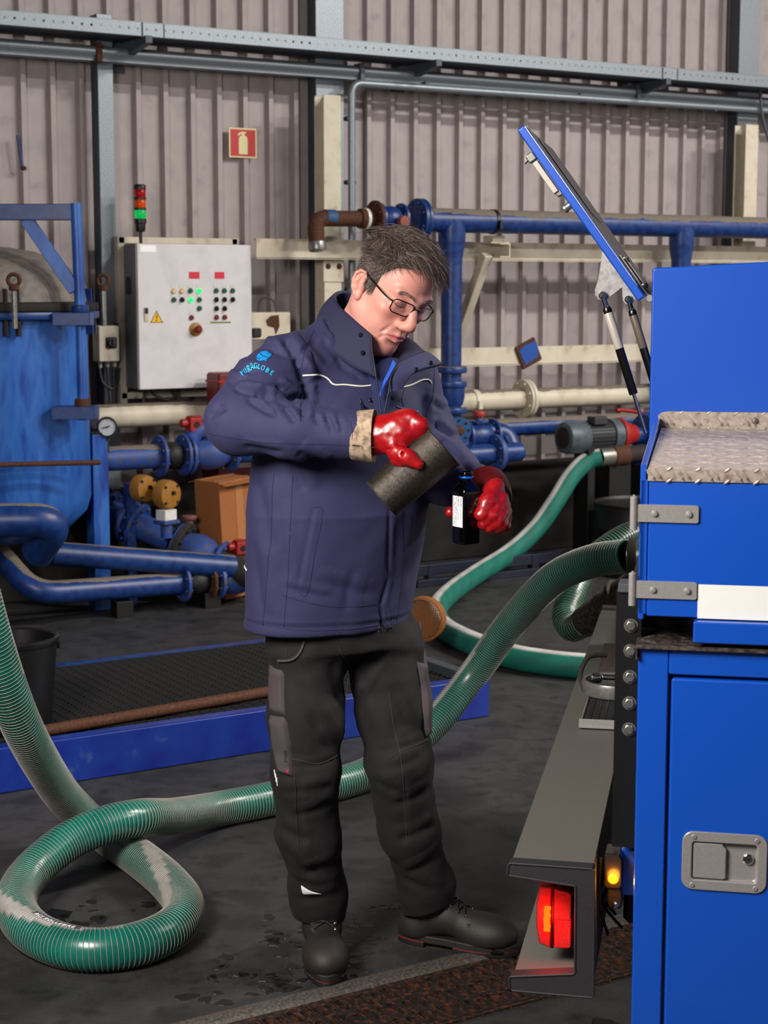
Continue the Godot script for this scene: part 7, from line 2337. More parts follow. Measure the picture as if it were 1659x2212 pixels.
func glow(col: Color, energy: float, base := Color(0.1, 0.1, 0.1)) -> StandardMaterial3D:
	var m := mat(base, 0.25)
	m.emission_enabled = true
	m.emission = col
	m.emission_energy_multiplier = energy
	return m


func materials() -> void:
	T.mottle = noise(3, 0.012, [[0.0, 0.72], [0.35, 0.9], [0.6, 1.0], [1.0, 0.86]])
	T.fine = noise(5, 0.09, [[0.0, 0.78], [0.5, 1.0], [1.0, 0.84]])
	T.grain = noise(7, 0.35, [[0.0, 0.6], [0.5, 0.95], [1.0, 1.0]], 512, FastNoiseLite.TYPE_SIMPLEX, 3)
	T.spangle = noise(11, 0.05, [[0.0, 0.8], [0.5, 1.0], [1.0, 0.86]], 512, FastNoiseLite.TYPE_CELLULAR, 2)
	T.height = noise(13, 0.05, [])
	T.pit = noise(14, 0.22, [], 512, FastNoiseLite.TYPE_SIMPLEX, 3)
	var rust := Color(0.30, 0.13, 0.05)
	var white := Color(1, 1, 1)
	# the hall
	M.clad = mat(Color(0.64, 0.60, 0.60), 0.5, 0.0, noise(21, 0.01, [[0.0, 0.9], [0.45, 1.0], [0.8, 0.97], [1.0, 0.84]]), 0.7)
	M.galv = mat(Color(0.55, 0.59, 0.62), 0.42, 0.55, T.spangle, 3.0)
	M.galv_dark = mat(Color(0.30, 0.33, 0.36), 0.5, 0.4, T.spangle, 3.0)  # darker copy of galv; column webs and tray pan carry painted shade in it
	M.cream = mat(Color.WHITE, 0.5, 0.0, noise(23, 0.008, [[0.0, Color(0.62, 0.57, 0.48)], [0.25, Color(0.76, 0.72, 0.64)], [0.7, Color(0.80, 0.77, 0.70)], [0.93, Color(0.74, 0.70, 0.60)], [1.0, Color(0.46, 0.33, 0.2)]], 512, FastNoiseLite.TYPE_SIMPLEX_SMOOTH, 6), 1.0)
	M.roof = mat(Color(0.45, 0.44, 0.44), 0.6, 0.0, T.mottle, 0.5)
	M.floor = mat(Color.WHITE, 0.62, 0.0, noise(31, 0.006, [[0.0, Color(0.10, 0.10, 0.10)], [0.3, Color(0.155, 0.155, 0.158)], [0.55, Color(0.20, 0.20, 0.205)], [0.8, Color(0.17, 0.17, 0.175)], [1.0, Color(0.11, 0.108, 0.105)]], 1024, FastNoiseLite.TYPE_SIMPLEX_SMOOTH, 6), 0.55, T.pit, 0.12)
	M.floor.detail_enabled = true
	M.floor.detail_blend_mode = BaseMaterial3D.BLEND_MODE_MUL
	M.floor.detail_albedo = noise(33, 0.03, [[0.0, 0.5], [0.2, 0.82], [0.4, 1.0], [1.0, 0.93]], 512, FastNoiseLite.TYPE_SIMPLEX_SMOOTH, 5)
	M.wet = mat(Color(0.06, 0.06, 0.062), 0.45, 0.0, T.fine, 4.0)
	M.kerb = mat(Color.WHITE, 0.55, 0.0, noise(35, 0.05, [[0.0, Color(0.16, 0.13, 0.11)], [0.4, Color(0.27, 0.25, 0.23)], [1.0, Color(0.42, 0.39, 0.36)]]), 3.0, T.pit, 0.2)
	M.grate = mat(Color.WHITE, 0.75, 0.25, noise(37, 0.03, [[0.0, Color(0.06, 0.05, 0.045)], [0.45, Color(0.11, 0.085, 0.07)], [0.62, Color(0.25, 0.13, 0.06)], [0.8, Color(0.42, 0.2, 0.07)], [1.0, Color(0.2, 0.1, 0.05)]]), 3.0, T.pit, 0.3)
	M.pit = mat(Color(0.02, 0.02, 0.02), 0.9)
	# blue plant
	M.tank = mat(Color.WHITE, 0.42, 0.0, noise(41, 0.011, [[0.0, Color(0.05, 0.17, 0.47)], [0.25, Color(0.09, 0.28, 0.60)], [0.55, Color(0.18, 0.40, 0.70)], [0.8, Color(0.13, 0.35, 0.67)], [1.0, Color(0.06, 0.2, 0.52)]], 512, FastNoiseLite.TYPE_SIMPLEX_SMOOTH, 5), 1.1)
	M.tank.uv1_scale = Vector3(1.5, 0.35, 1.5)
	M.blue = mat(Color.WHITE, 0.4, 0.0, noise(43, 0.02, [[0.0, Color(0.02, 0.08, 0.33)], [0.4, Color(0.06, 0.19, 0.42)], [0.8, Color(0.08, 0.24, 0.48)], [0.93, Color(0.10, 0.22, 0.46)], [1.0, Color(0.25, 0.15, 0.1)]]), 1.6)
	M.blue_worn = mat(Color.WHITE, 0.55, 0.0, noise(45, 0.03, [[0.0, Color(0.04, 0.16, 0.46)], [0.35, Color(0.11, 0.28, 0.6)], [0.55, Color(0.10, 0.25, 0.55)], [0.66, Color(0.27, 0.27, 0.30)], [0.8, Color(0.32, 0.28, 0.25)], [1.0, Color(0.24, 0.14, 0.08)]], 512, FastNoiseLite.TYPE_SIMPLEX_SMOOTH, 5), 2.2)
	M.beam = mat(Color.WHITE, 0.38, 0.0, noise(46, 0.012, [[0.0, Color(0.03, 0.10, 0.45)], [0.5, Color(0.05, 0.16, 0.49)], [0.78, Color(0.06, 0.18, 0.51)], [0.9, Color(0.20, 0.27, 0.5)], [1.0, Color(0.24, 0.16, 0.12)]], 512, FastNoiseLite.TYPE_SIMPLEX_SMOOTH, 5), 0.9)
	M.dust = mat(Color.WHITE, 0.95, 0.0, noise(47, 0.06, [[0.0, Color(0.30, 0.27, 0.24)], [0.5, Color(0.45, 0.41, 0.37)], [1.0, Color(0.52, 0.48, 0.44)]]), 3.0)
	M.dome = mat(Color.WHITE, 0.8, 0.0, noise(48, 0.016, [[0.0, Color(0.30, 0.30, 0.34)], [0.4, Color(0.44, 0.42, 0.40)], [0.7, Color(0.50, 0.47, 0.44)], [0.9, Color(0.42, 0.36, 0.31)], [1.0, Color(0.38, 0.22, 0.1)]]), 1.6)
	M.rust = mat(Color.WHITE, 0.8, 0.2, noise(49, 0.04, [[0.0, Color(0.13, 0.08, 0.06)], [0.5, Color(0.30, 0.17, 0.10)], [0.8, Color(0.40, 0.22, 0.11)], [1.0, Color(0.45, 0.36, 0.28)]]), 4.0)
	M.grime = mat(Color(0.16, 0.14, 0.13), 0.8, 0.1, T.mottle, 4.0)
	M.rubber = mat(Color(0.06, 0.06, 0.063), 0.6, 0.0, T.fine, 5.0)
	M.black = mat(Color(0.035, 0.035, 0.038), 0.45)
	M.tub = mat(Color(0.05, 0.05, 0.065), 0.4, 0.0, T.fine, 3.0)
	M.red = mat(Color(0.62, 0.09, 0.08), 0.5, 0.0, T.fine, 5.0)
	M.red_old = mat(Color(0.46, 0.07, 0.08), 0.5, 0.0, T.mottle, 2.0)
	M.yellow = mat(Color.WHITE, 0.5, 0.0, noise(51, 0.04, [[0.0, Color(0.3, 0.2, 0.06)], [0.3, Color(0.55, 0.37, 0.10)], [1.0, Color(0.64, 0.45, 0.16)]]), 4.0)
	M.cabinet = mat(Color(0.83, 0.82, 0.83), 0.4, 0.0, noise(52, 0.01, [[0.0, 0.93], [0.6, 1.0], [1.0, 0.97]]), 0.9)
	M.white = mat(Color(0.86, 0.85, 0.83), 0.45, 0.0, T.mottle, 2.0)
	M.signred = mat(Color(0.72, 0.10, 0.13), 0.4)
	M.sign = mat(Color(0.86, 0.82, 0.62), 0.4)
	M.pinkred = mat(Color(0.80, 0.12, 0.22), 0.45)
	M.warn = mat(Color(0.93, 0.72, 0.02), 0.4)
	M.green = mat(Color(0.0, 0.30, 0.20), 0.3)
	M.cable = mat(Color(0.24, 0.23, 0.23), 0.6)
	M.card = mat(Color(0.62, 0.38, 0.20), 0.85, 0.0, T.fine, 2.0)
	M.tape = mat(Color(0.66, 0.44, 0.27), 0.3)
	M.motor = mat(Color(0.30, 0.35, 0.38), 0.5, 0.1, T.mottle, 3.0)
	M.basket = mat(Color(0.55, 0.33, 0.13), 0.6, 0.1, T.fine, 4.0)
	M.clear = mat(Color(1, 1, 1, 0.06), 0.02)
	M.clear.transparency = BaseMaterial3D.TRANSPARENCY_ALPHA
	# hoses
	M.hose = mat(Color.WHITE, 0.28)
	M.hose.vertex_color_use_as_albedo = true
	M.hose.clearcoat_enabled = true
	M.hose.clearcoat = 0.35
	M.hose.clearcoat_roughness = 0.3
	M.hose.albedo_texture = noise(55, 0.05, [[0.0, 0.75], [0.5, 1.0], [1.0, 0.9]])
	M.hose.uv1_scale = Vector3.ONE * 3.0
	M.wire = mat(Color(0.60, 0.58, 0.55), 0.45, 0.2)
	M.hose_dull = mat(Color.WHITE, 0.7)
	M.hose_dull.vertex_color_use_as_albedo = true
	M.hose_dull.albedo_texture = T.fine
	# truck
	M.truck = mat(Color(0.0, 0.285, 0.70), 0.4, 0.0, noise(61, 0.3, [[0.0, 0.96], [0.87, 1.0], [0.93, Color(1.0, 1.0, 1.0)], [1.0, Color(1, 1, 1)]], 512, FastNoiseLite.TYPE_SIMPLEX, 2), 3.0)
	M.truck.clearcoat_enabled = true
	M.truck.clearcoat = 1.0
	M.truck.clearcoat_roughness = 0.06
	M.lid = mat(Color(0.06, 0.07, 0.12), 0.35, 0.3, T.fine, 4.0)
	M.chequer = mat(Color.WHITE, 0.5, 0.25, noise(63, 0.03, [[0.0, Color(0.38, 0.33, 0.29)], [0.4, Color(0.60, 0.55, 0.51)], [1.0, Color(0.70, 0.66, 0.62)]]), 4.0)
	M.chequer_dirty = mat(Color.WHITE, 0.5, 0.6, noise(64, 0.03, [[0.0, Color(0.12, 0.1, 0.09)], [0.5, Color(0.3, 0.27, 0.25)], [1.0, Color(0.5, 0.46, 0.43)]]), 4.0)
	M.stainless = mat(Color(0.64, 0.63, 0.62), 0.36, 0.4, T.fine, 6.0)
	M.steel = mat(Color(0.54, 0.54, 0.53), 0.32, 0.6, T.mottle, 8.0)
	M.chrome = mat(Color(0.8, 0.8, 0.8), 0.12, 1.0)
	M.zinc = mat(Color(0.55, 0.55, 0.52), 0.4, 0.8, T.mottle, 8.0)
	M.olive = mat(Color(0.40, 0.40, 0.37), 0.5, 0.1, T.grain, 4.0)
	M.plastic = mat(Color(0.15, 0.15, 0.165), 0.55, 0.0, T.grain, 6.0, T.pit, 0.05)
	M.frame = mat(Color(0.035, 0.038, 0.045), 0.45, 0.1, T.fine, 4.0)
	M.strip = mat(Color(0.93, 0.93, 0.91), 0.35, 0.0, noise(66, 0.4, [[0.0, 0.9], [1.0, 1.0]], 256, FastNoiseLite.TYPE_CELLULAR, 1), 12.0)
	M.piston = mat(Color(0.03, 0.03, 0.032), 0.22)
	M.sticker = mat(Color(0.74, 0.71, 0.66), 0.3, 0.3)
	M.lens_red = mat(Color(0.55, 0.01, 0.012), 0.12)
	M.lens_red.clearcoat_enabled = true
	M.lens_dark = mat(Color(0.2, 0.005, 0.01), 0.1)
	# the man and what he holds
	M.skin = mat(Color.WHITE, 0.5)
	M.skin.vertex_color_use_as_albedo = true
	M.skin.subsurf_scatter_enabled = true
	M.skin.subsurf_scatter_strength = 0.12
	M.skin.heightmap_enabled = true
	M.skin.heightmap_texture = T.pit
	M.skin.heightmap_scale = 0.012
	M.skin.uv1_scale = Vector3.ONE * 9.0
	M.skin.albedo_texture = noise(81, 0.06, [[0.0, Color(0.93, 0.80, 0.78)], [0.4, Color(1, 0.97, 0.96)], [0.8, Color(1, 1, 1)], [1.0, Color(0.95, 0.86, 0.84)]], 512, FastNoiseLite.TYPE_SIMPLEX_SMOOTH, 5)
	M.hair = mat(Color.WHITE, 0.5)
	M.hair.metallic_specular = 0.25
	M.hair.vertex_color_use_as_albedo = true
	M.navy = mat(Color(0.165, 0.165, 0.32), 0.8, 0.0, noise(71, 0.5, [[0.0, 0.9], [1.0, 1.0]], 256, FastNoiseLite.TYPE_SIMPLEX, 2), 6.0)
	M.navy.rim_enabled = true
	M.navy.rim = 0.1
	M.navy_dark = mat(Color(0.12, 0.125, 0.25), 0.8, 0.0, T.fine, 6.0)
	M.thread = mat(Color(0.10, 0.10, 0.22), 0.8)
	M.shirt = mat(Color(0.04, 0.09, 0.30), 0.85, 0.0, T.fine, 8.0)
	M.shirt_edge = mat(Color(0.10, 0.33, 0.75), 0.8)
	M.piping = mat(Color(0.88, 0.87, 0.82), 0.6)
	M.cyan = mat(Color(0.02, 0.52, 0.82), 0.6)
	M.zip = mat(Color(0.03, 0.03, 0.035), 0.5)
	M.trousers = mat(Color(0.068, 0.058, 0.067), 0.85, 0.0, noise(73, 0.5, [[0.0, 0.82], [1.0, 1.0]], 256, FastNoiseLite.TYPE_SIMPLEX, 2), 5.0)
	M.pocket = mat(Color(0.27, 0.24, 0.26), 0.85, 0.0, T.fine, 6.0)
	M.reflect = mat(Color(0.85, 0.85, 0.85), 0.4)
	M.leather = mat(Color(0.14, 0.125, 0.115), 0.6, 0.0, T.grain, 5.0, T.pit, 0.06)
	M.leather_black = mat(Color(0.07, 0.07, 0.075), 0.45, 0.0, T.fine, 5.0)
	M.sole = mat(Color(0.10, 0.095, 0.09), 0.6)
	M.orange = mat(Color(0.62, 0.12, 0.03), 0.5)
	M.glove = mat(Color.WHITE, 0.36, 0.0, noise(75, 0.02, [[0.0, Color(0.33, 0.02, 0.03)], [0.3, Color(0.56, 0.025, 0.05)], [0.75, Color(0.64, 0.035, 0.07)], [1.0, Color(0.40, 0.05, 0.06)]]), 5.0)
	M.glove.clearcoat_enabled = true
	M.glove.clearcoat = 0.4
	M.glove.clearcoat_roughness = 0.25
	M.cuff = mat(Color.WHITE, 0.85, 0.0, noise(77, 0.02, [[0.0, Color(0.22, 0.18, 0.14)], [0.3, Color(0.45, 0.38, 0.31)], [0.6, Color(0.70, 0.61, 0.52)], [1.0, Color(0.74, 0.66, 0.57)]]), 5.0)
	M.beaker = mat(Color.WHITE, 0.34, 0.65, noise(79, 0.025, [[0.0, Color(0.14, 0.125, 0.11)], [0.4, Color(0.24, 0.222, 0.2)], [0.75, Color(0.28, 0.255, 0.225)], [1.0, Color(0.32, 0.26, 0.19)]], 512, FastNoiseLite.TYPE_SIMPLEX_SMOOTH, 6), 9.0, T.pit, 0.06)
	M.bottle = mat(Color(0.012, 0.012, 0.016), 0.06)
	M.paper = mat(Color(0.92, 0.92, 0.93), 0.6)
	M.ink = mat(Color(0.25, 0.25, 0.28), 0.6)
	M.spectacle = mat(Color(0.05, 0.035, 0.03), 0.3)
# ------------------------------------------------------------------ mesh helpers
class Mb:
	var v := PackedVector3Array()
	var n := PackedVector3Array()
	var c := PackedColorArray()
	var ix := PackedInt32Array()
	var col := Color.WHITE
	var colored := false

	func vert(p: Vector3, nn: Vector3) -> int:
		v.append(p)
		n.append(nn)
		c.append(col)
		return v.size() - 1

	func tri(a: int, b: int, d: int) -> void:
		var g := (v[b] - v[a]).cross(v[d] - v[a])
		if g.dot(n[a] + n[b] + n[d]) > 0.0:
			ix.append_array([a, d, b])
		else:
			ix.append_array([a, b, d])

	func quad(a: Vector3, b: Vector3, d: Vector3, e: Vector3, nn: Vector3) -> void:
		var i := vert(a, nn)
		vert(b, nn)
		vert(d, nn)
		vert(e, nn)
		tri(i, i + 1, i + 2)
		tri(i, i + 2, i + 3)

	func flat(poly: PackedVector3Array, nn: Vector3) -> void:   # a convex fan
		var i := v.size()
		for p in poly:
			vert(p, nn)
		for k in range(1, poly.size() - 1):
			tri(i, i + k, i + k + 1)

	# rows of points, smooth; hint: a direction the normals lean to, or ZERO for outward from the middle
	func grid(rows: Array, wrap := false, hint := Vector3.ZERO, wrap_rows := false) -> void:
		var h := rows.size()
		var w: int = rows[0].size()
		var base := v.size()
		var mid := Vector3.ZERO
		for r in rows:
			for p in r:
				mid += p
				vert(p, Vector3.ZERO)
		mid /= float(h * w)
		var quads := PackedInt32Array()
		var lean := 0.0
		for j in (h if wrap_rows else h - 1):
			var j2 := (j + 1) % h
			for i in (w if wrap else w - 1):
				var i2 := (i + 1) % w
				var a := base + j * w + i
				var b := base + j * w + i2
				var d := base + j2 * w + i2
				var e := base + j2 * w + i
				var g := (v[d] - v[a]).cross(v[e] - v[b])
				n[a] += g
				n[b] += g
				n[d] += g
				n[e] += g
				quads.append_array([a, b, d, e])
				if hint == Vector3.ZERO:
					lean += g.dot((v[a] + v[d]) * 0.5 - mid)
				else:
					lean += g.dot(hint)
		var s := 1.0 if lean >= 0.0 else -1.0
		for k in range(base, v.size()):
			n[k] = (n[k] * s).normalized()
		for q in range(0, quads.size(), 4):
			tri(quads[q], quads[q + 1], quads[q + 2])
			tri(quads[q], quads[q + 2], quads[q + 3])

	func box(at: Vector3, size: Vector3, bevel := 0.0, xf := Transform3D()) -> void:
		var h := size * 0.5
		var b := minf(bevel, minf(h.x, minf(h.y, h.z)) * 0.98)
		var t := xf
		for ax in 3:
			var u := (ax + 1) % 3
			var w := (ax + 2) % 3
			for s in [-1.0, 1.0]:
				var nn := Vector3.ZERO
				nn[ax] = s
				var ps := []
				for k in [[-1, -1], [1, -1], [1, 1], [-1, 1]]:
					var p := Vector3.ZERO
					p[ax] = s * h[ax]
					p[u] = k[0] * (h[u] - b)
					p[w] = k[1] * (h[w] - b)
					ps.append(t * (at + p))
				quad(ps[0], ps[1], ps[2], ps[3], (t.basis * nn).normalized())
		if b <= 0.0:
			return
		for ax in 3:
			var u := (ax + 1) % 3
			var w := (ax + 2) % 3
			for su in [-1.0, 1.0]:
				for sw in [-1.0, 1.0]:
					var nu := Vector3.ZERO
					nu[u] = su
					var nw := Vector3.ZERO
					nw[w] = sw
					var i := v.size()
					for e in [-1.0, 1.0]:
						var p := Vector3.ZERO
						p[ax] = e * (h[ax] - b)
						p[u] = su * h[u]
						p[w] = sw * (h[w] - b)
						vert(t * (at + p), (t.basis * nu).normalized())
						p[u] = su * (h[u] - b)
						p[w] = sw * h[w]
						vert(t * (at + p), (t.basis * nw).normalized())
					tri(i, i + 1, i + 3)
					tri(i, i + 3, i + 2)
		for sx in [-1.0, 1.0]:
			for sy in [-1.0, 1.0]:
				for sz in [-1.0, 1.0]:
					var s := Vector3(sx, sy, sz)
					var i := v.size()
					for ax in 3:
						var p := s * (h - Vector3(b, b, b))
						p[ax] = s[ax] * h[ax]
						var nn := Vector3.ZERO
						nn[ax] = s[ax]
						vert(t * (at + p), (t.basis * nn).normalized())
					tri(i, i + 1, i + 2)

	# profile: (radius, height) pairs, turned round the y axis of xf; sharp corners stay sharp
	func lathe(prof: Array, seg := 24, xf := Transform3D(), sharp := 0.8) -> void:
		var m := prof.size()
		var seg_n := []
		var mid := 0.0
		for p in prof:
			mid += p[1]
		mid /= m
		var lean := 0.0
		for k in m - 1:
			var d := Vector2(prof[k + 1][0] - prof[k][0], prof[k + 1][1] - prof[k][1])
			var q := Vector2(d.y, -d.x).normalized()
			seg_n.append(q)
			lean += q.dot(Vector2(prof[k][0] + prof[k + 1][0], prof[k][1] + prof[k + 1][1] - 2.0 * mid)) * d.length()
		var s := 1.0 if lean >= 0.0 else -1.0
		for k in m - 1:
			var na: Vector2 = seg_n[k]
			var nb: Vector2 = seg_n[k]
			if k > 0 and seg_n[k - 1].dot(seg_n[k]) > sharp:
				na = (seg_n[k - 1] + seg_n[k]).normalized()
			if k < m - 2 and seg_n[k + 1].dot(seg_n[k]) > sharp:
				nb = (seg_n[k + 1] + seg_n[k]).normalized()
			var base := v.size()
			for i in seg + 1:
				var a := TAU * i / seg
				var e := Vector3(cos(a), 0, sin(a))
				vert(xf * (e * prof[k][0] + Vector3.UP * prof[k][1]), (xf.basis * (e * na.x * s + Vector3.UP * na.y * s)).normalized())
				vert(xf * (e * prof[k + 1][0] + Vector3.UP * prof[k + 1][1]), (xf.basis * (e * nb.x * s + Vector3.UP * nb.y * s)).normalized())
			for i in seg:
				var q := base + i * 2
				if prof[k][0] > 1e-6:
					tri(q, q + 2, q + 3 if prof[k + 1][0] > 1e-6 else q + 1)
				if prof[k + 1][0] > 1e-6:
					tri(q, q + 3, q + 1)

	func tube(path: PackedVector3Array, r, seg := 12, caps := true, closed := false) -> void:
		var fr := Mb.frames(path, closed)
		var m := path.size()
		var base := v.size()
		for k in m:
			var rr: float = r[k] if r is Array or r is PackedFloat32Array else r
			for i in seg:
				var a := TAU * i / seg
				var e: Vector3 = fr[k].x * cos(a) + fr[k].y * sin(a)
				vert(path[k] + e * rr, e)
		for k in (m if closed else m - 1):
			var k2 := (k + 1) % m
			for i in seg:
				var i2 := (i + 1) % seg
				tri(base + k * seg + i, base + k * seg + i2, base + k2 * seg + i2)
				tri(base + k * seg + i, base + k2 * seg + i2, base + k2 * seg + i)
		if caps and not closed:
			for e in [0, m - 1]:
				var nn: Vector3 = fr[e].z * (-1.0 if e == 0 else 1.0)
				var ring := PackedVector3Array()
				for i in seg:
					ring.append(v[base + e * seg + i])
				flat(ring, nn)

	static func frames(path: PackedVector3Array, closed := false) -> Array:
		var out := []
		var m := path.size()
		var x := Vector3.ZERO
		for k in m:
			var a := path[(k - 1 + m) % m] if closed or k > 0 else path[k]
			var b := path[(k + 1) % m] if closed or k < m - 1 else path[k]
			var z := (b - a).normalized()
			if x == Vector3.ZERO:
				x = Vector3.UP.cross(z)
				if x.length() < 0.2:
					x = Vector3.RIGHT.cross(z)
			x = (x - z * x.dot(z)).normalized()
			out.append(Basis(x, z.cross(x), z))
		return out

	static func spline(ps: Array, step: float) -> PackedVector3Array:
		var c := Curve3D.new()
		c.bake_interval = step
		for k in ps.size():
			var t: Vector3 = (ps[mini(k + 1, ps.size() - 1)] - ps[maxi(k - 1, 0)]) / 6.0
			c.add_point(ps[k], -t, t)
		var l := c.get_baked_length()
		var n := int(l / step)
		var out := PackedVector3Array()
		for k in n + 1:
			out.append(c.sample_baked(l * k / n, true))
		return out

	# an outline in x-y pushed from z0 to z1, placed by xf; chamfer rounds both rims
	func prism(poly: PackedVector2Array, z0: float, z1: float, xf := Transform3D(), chamfer := 0.0, sharp := 0.8) -> void:
		var p := poly
		if Geometry2D.is_polygon_clockwise(p):
			p = p.duplicate()
			p.reverse()
		var m := p.size()
		var seg_n := []
		for k in m:
			var d := p[(k + 1) % m] - p[k]
			seg_n.append(Vector2(d.y, -d.x).normalized())
		var inner := p
		if chamfer > 0.0:
			inner = PackedVector2Array()
			for k in m:
				var a: Vector2 = seg_n[(k - 1 + m) % m]
				var b: Vector2 = seg_n[k]
				var q := a + b
				inner.append(p[k] - q * (chamfer / maxf(0.3, q.length_squared() * 0.5)))
		var tris := Geometry2D.triangulate_polygon(inner)
		for e in [[z0, -1.0], [z1, 1.0]]:
			var base := v.size()
			for q in inner:
				vert(xf * Vector3(q.x, q.y, e[0]), (xf.basis * Vector3(0, 0, e[1])).normalized())
			for k in range(0, tris.size(), 3):
				tri(base + tris[k], base + tris[k + 1], base + tris[k + 2])
		var lo := z0 + chamfer
		var hi := z1 - chamfer
		for k in m:
			var k2 := (k + 1) % m
			var na: Vector2 = seg_n[k]
			var nb: Vector2 = seg_n[k]
			if seg_n[(k - 1 + m) % m].dot(na) > sharp:
				na = (seg_n[(k - 1 + m) % m] + na).normalized()
			if seg_n[k2].dot(nb) > sharp:
				nb = (seg_n[k2] + nb).normalized()
			var wa := (xf.basis * Vector3(na.x, na.y, 0)).normalized()
			var wb := (xf.basis * Vector3(nb.x, nb.y, 0)).normalized()
			var i := vert(xf * Vector3(p[k].x, p[k].y, lo), wa)
			vert(xf * Vector3(p[k2].x, p[k2].y, lo), wb)
			vert(xf * Vector3(p[k2].x, p[k2].y, hi), wb)
			vert(xf * Vector3(p[k].x, p[k].y, hi), wa)
			tri(i, i + 1, i + 2)
			tri(i, i + 2, i + 3)
			if chamfer > 0.0:
				for e in [[lo, z0, -1.0], [hi, z1, 1.0]]:
					var zz := (xf.basis * Vector3(0, 0, e[2])).normalized()
					var q := vert(xf * Vector3(p[k].x, p[k].y, e[0]), wa)
					vert(xf * Vector3(p[k2].x, p[k2].y, e[0]), wb)
					vert(xf * Vector3(inner[k2].x, inner[k2].y, e[1]), zz)
					vert(xf * Vector3(inner[k].x, inner[k].y, e[1]), zz)
					tri(q, q + 1, q + 2)
					tri(q, q + 2, q + 3)

	func ball(at: Vector3, r: Vector3, seg := 16, xf := Transform3D()) -> void:
		var rows := []
		var m := maxi(6, seg / 2)
		var base := v.size()
		for j in m + 1:
			var b := PI * j / m
			for i in seg:
				var a := TAU * i / seg
				var e := Vector3(sin(b) * cos(a), cos(b), sin(b) * sin(a))
				vert(xf * (at + e * r), (xf.basis * (e / r)).normalized())
		for j in m:
			for i in seg:
				var i2 := (i + 1) % seg
				tri(base + j * seg + i, base + j * seg + i2, base + (j + 1) * seg + i2)
				tri(base + j * seg + i, base + (j + 1) * seg + i2, base + (j + 1) * seg + i)

	# a bolt: hexagon head along the y axis of xf
	func bolt(r: float, h: float, xf: Transform3D) -> void:
		var prof := [[0.0, 0.0], [r, 0.0], [r, h * 0.8], [r * 0.82, h], [0.0, h]]
		lathe(prof, 6, xf, 2.0)
		lathe([[r * 1.35, 0.0], [r * 1.35, h * 0.2], [r, h * 0.2]], 16, xf, 2.0)

	# a plate with one hole cut in a rectangular cell (corner lo to hi in x-z, top at y), hole outline given round its middle
	func holed(lo: Vector2, hi: Vector2, y: float, th: float, hole: PackedVector2Array, xf := Transform3D()) -> void:
		var mid := (lo + hi) * 0.5
		var m := hole.size()
		var up := xf.basis * Vector3.UP
		var base := v.size()
		for q in hole:
			vert(xf * Vector3(mid.x + q.x, y, mid.y + q.y), up)
		for q in hole:
			var d := q.normalized()
			var half := (hi - lo) * 0.5
			var s := minf(half.x / maxf(absf(d.x), 1e-6), half.y / maxf(absf(d.y), 1e-6))
			vert(xf * Vector3(mid.x + d.x * s, y, mid.y + d.y * s), up)
		for k in m:
			var k2 := (k + 1) % m
			tri(base + k, base + k2, base + m + k2)
			tri(base + k, base + m + k2, base + m + k)
			var a := hole[k]
			var b := hole[k2]
			var nn := -(xf.basis * Vector3(a.x + b.x, 0, a.y + b.y)).normalized()
			quad(xf * Vector3(mid.x + a.x, y, mid.y + a.y), xf * Vector3(mid.x + b.x, y, mid.y + b.y), xf * Vector3(mid.x + b.x, y - th, mid.y + b.y), xf * Vector3(mid.x + a.x, y - th, mid.y + a.y), nn)
		var corners := [Vector2(lo.x, lo.y), Vector2(hi.x, lo.y), Vector2(hi.x, hi.y), Vector2(lo.x, hi.y)]
		for q in corners:   # the corners the fan leaves open
			var d: Vector2 = (q - mid).normalized()
			var best := -1
			for k in m:
				var a := hole[k].normalized()
				var b := hole[(k + 1) % m].normalized()
				if a.cross(d) * a.cross(b) >= 0.0 and d.cross(b) * a.cross(b) >= 0.0 and a.dot(d) > 0.0:
					best = k
			if best >= 0:
				var i := vert(xf * Vector3(q.x, y, q.y), up)
				tri(i, base + m + best, base + m + (best + 1) % m)

	func paint(from: int, cc: Color) -> void:
		colored = true
		for k in range(from, v.size()):
			c[k] = cc

	func done() -> ArrayMesh:
		var a := []
		a.resize(Mesh.ARRAY_MAX)
		a[Mesh.ARRAY_VERTEX] = v
		a[Mesh.ARRAY_NORMAL] = n
		if colored:
			a[Mesh.ARRAY_COLOR] = c
		a[Mesh.ARRAY_INDEX] = ix
		var m := ArrayMesh.new()
		m.add_surface_from_arrays(Mesh.PRIMITIVE_TRIANGLES, a)
		return m


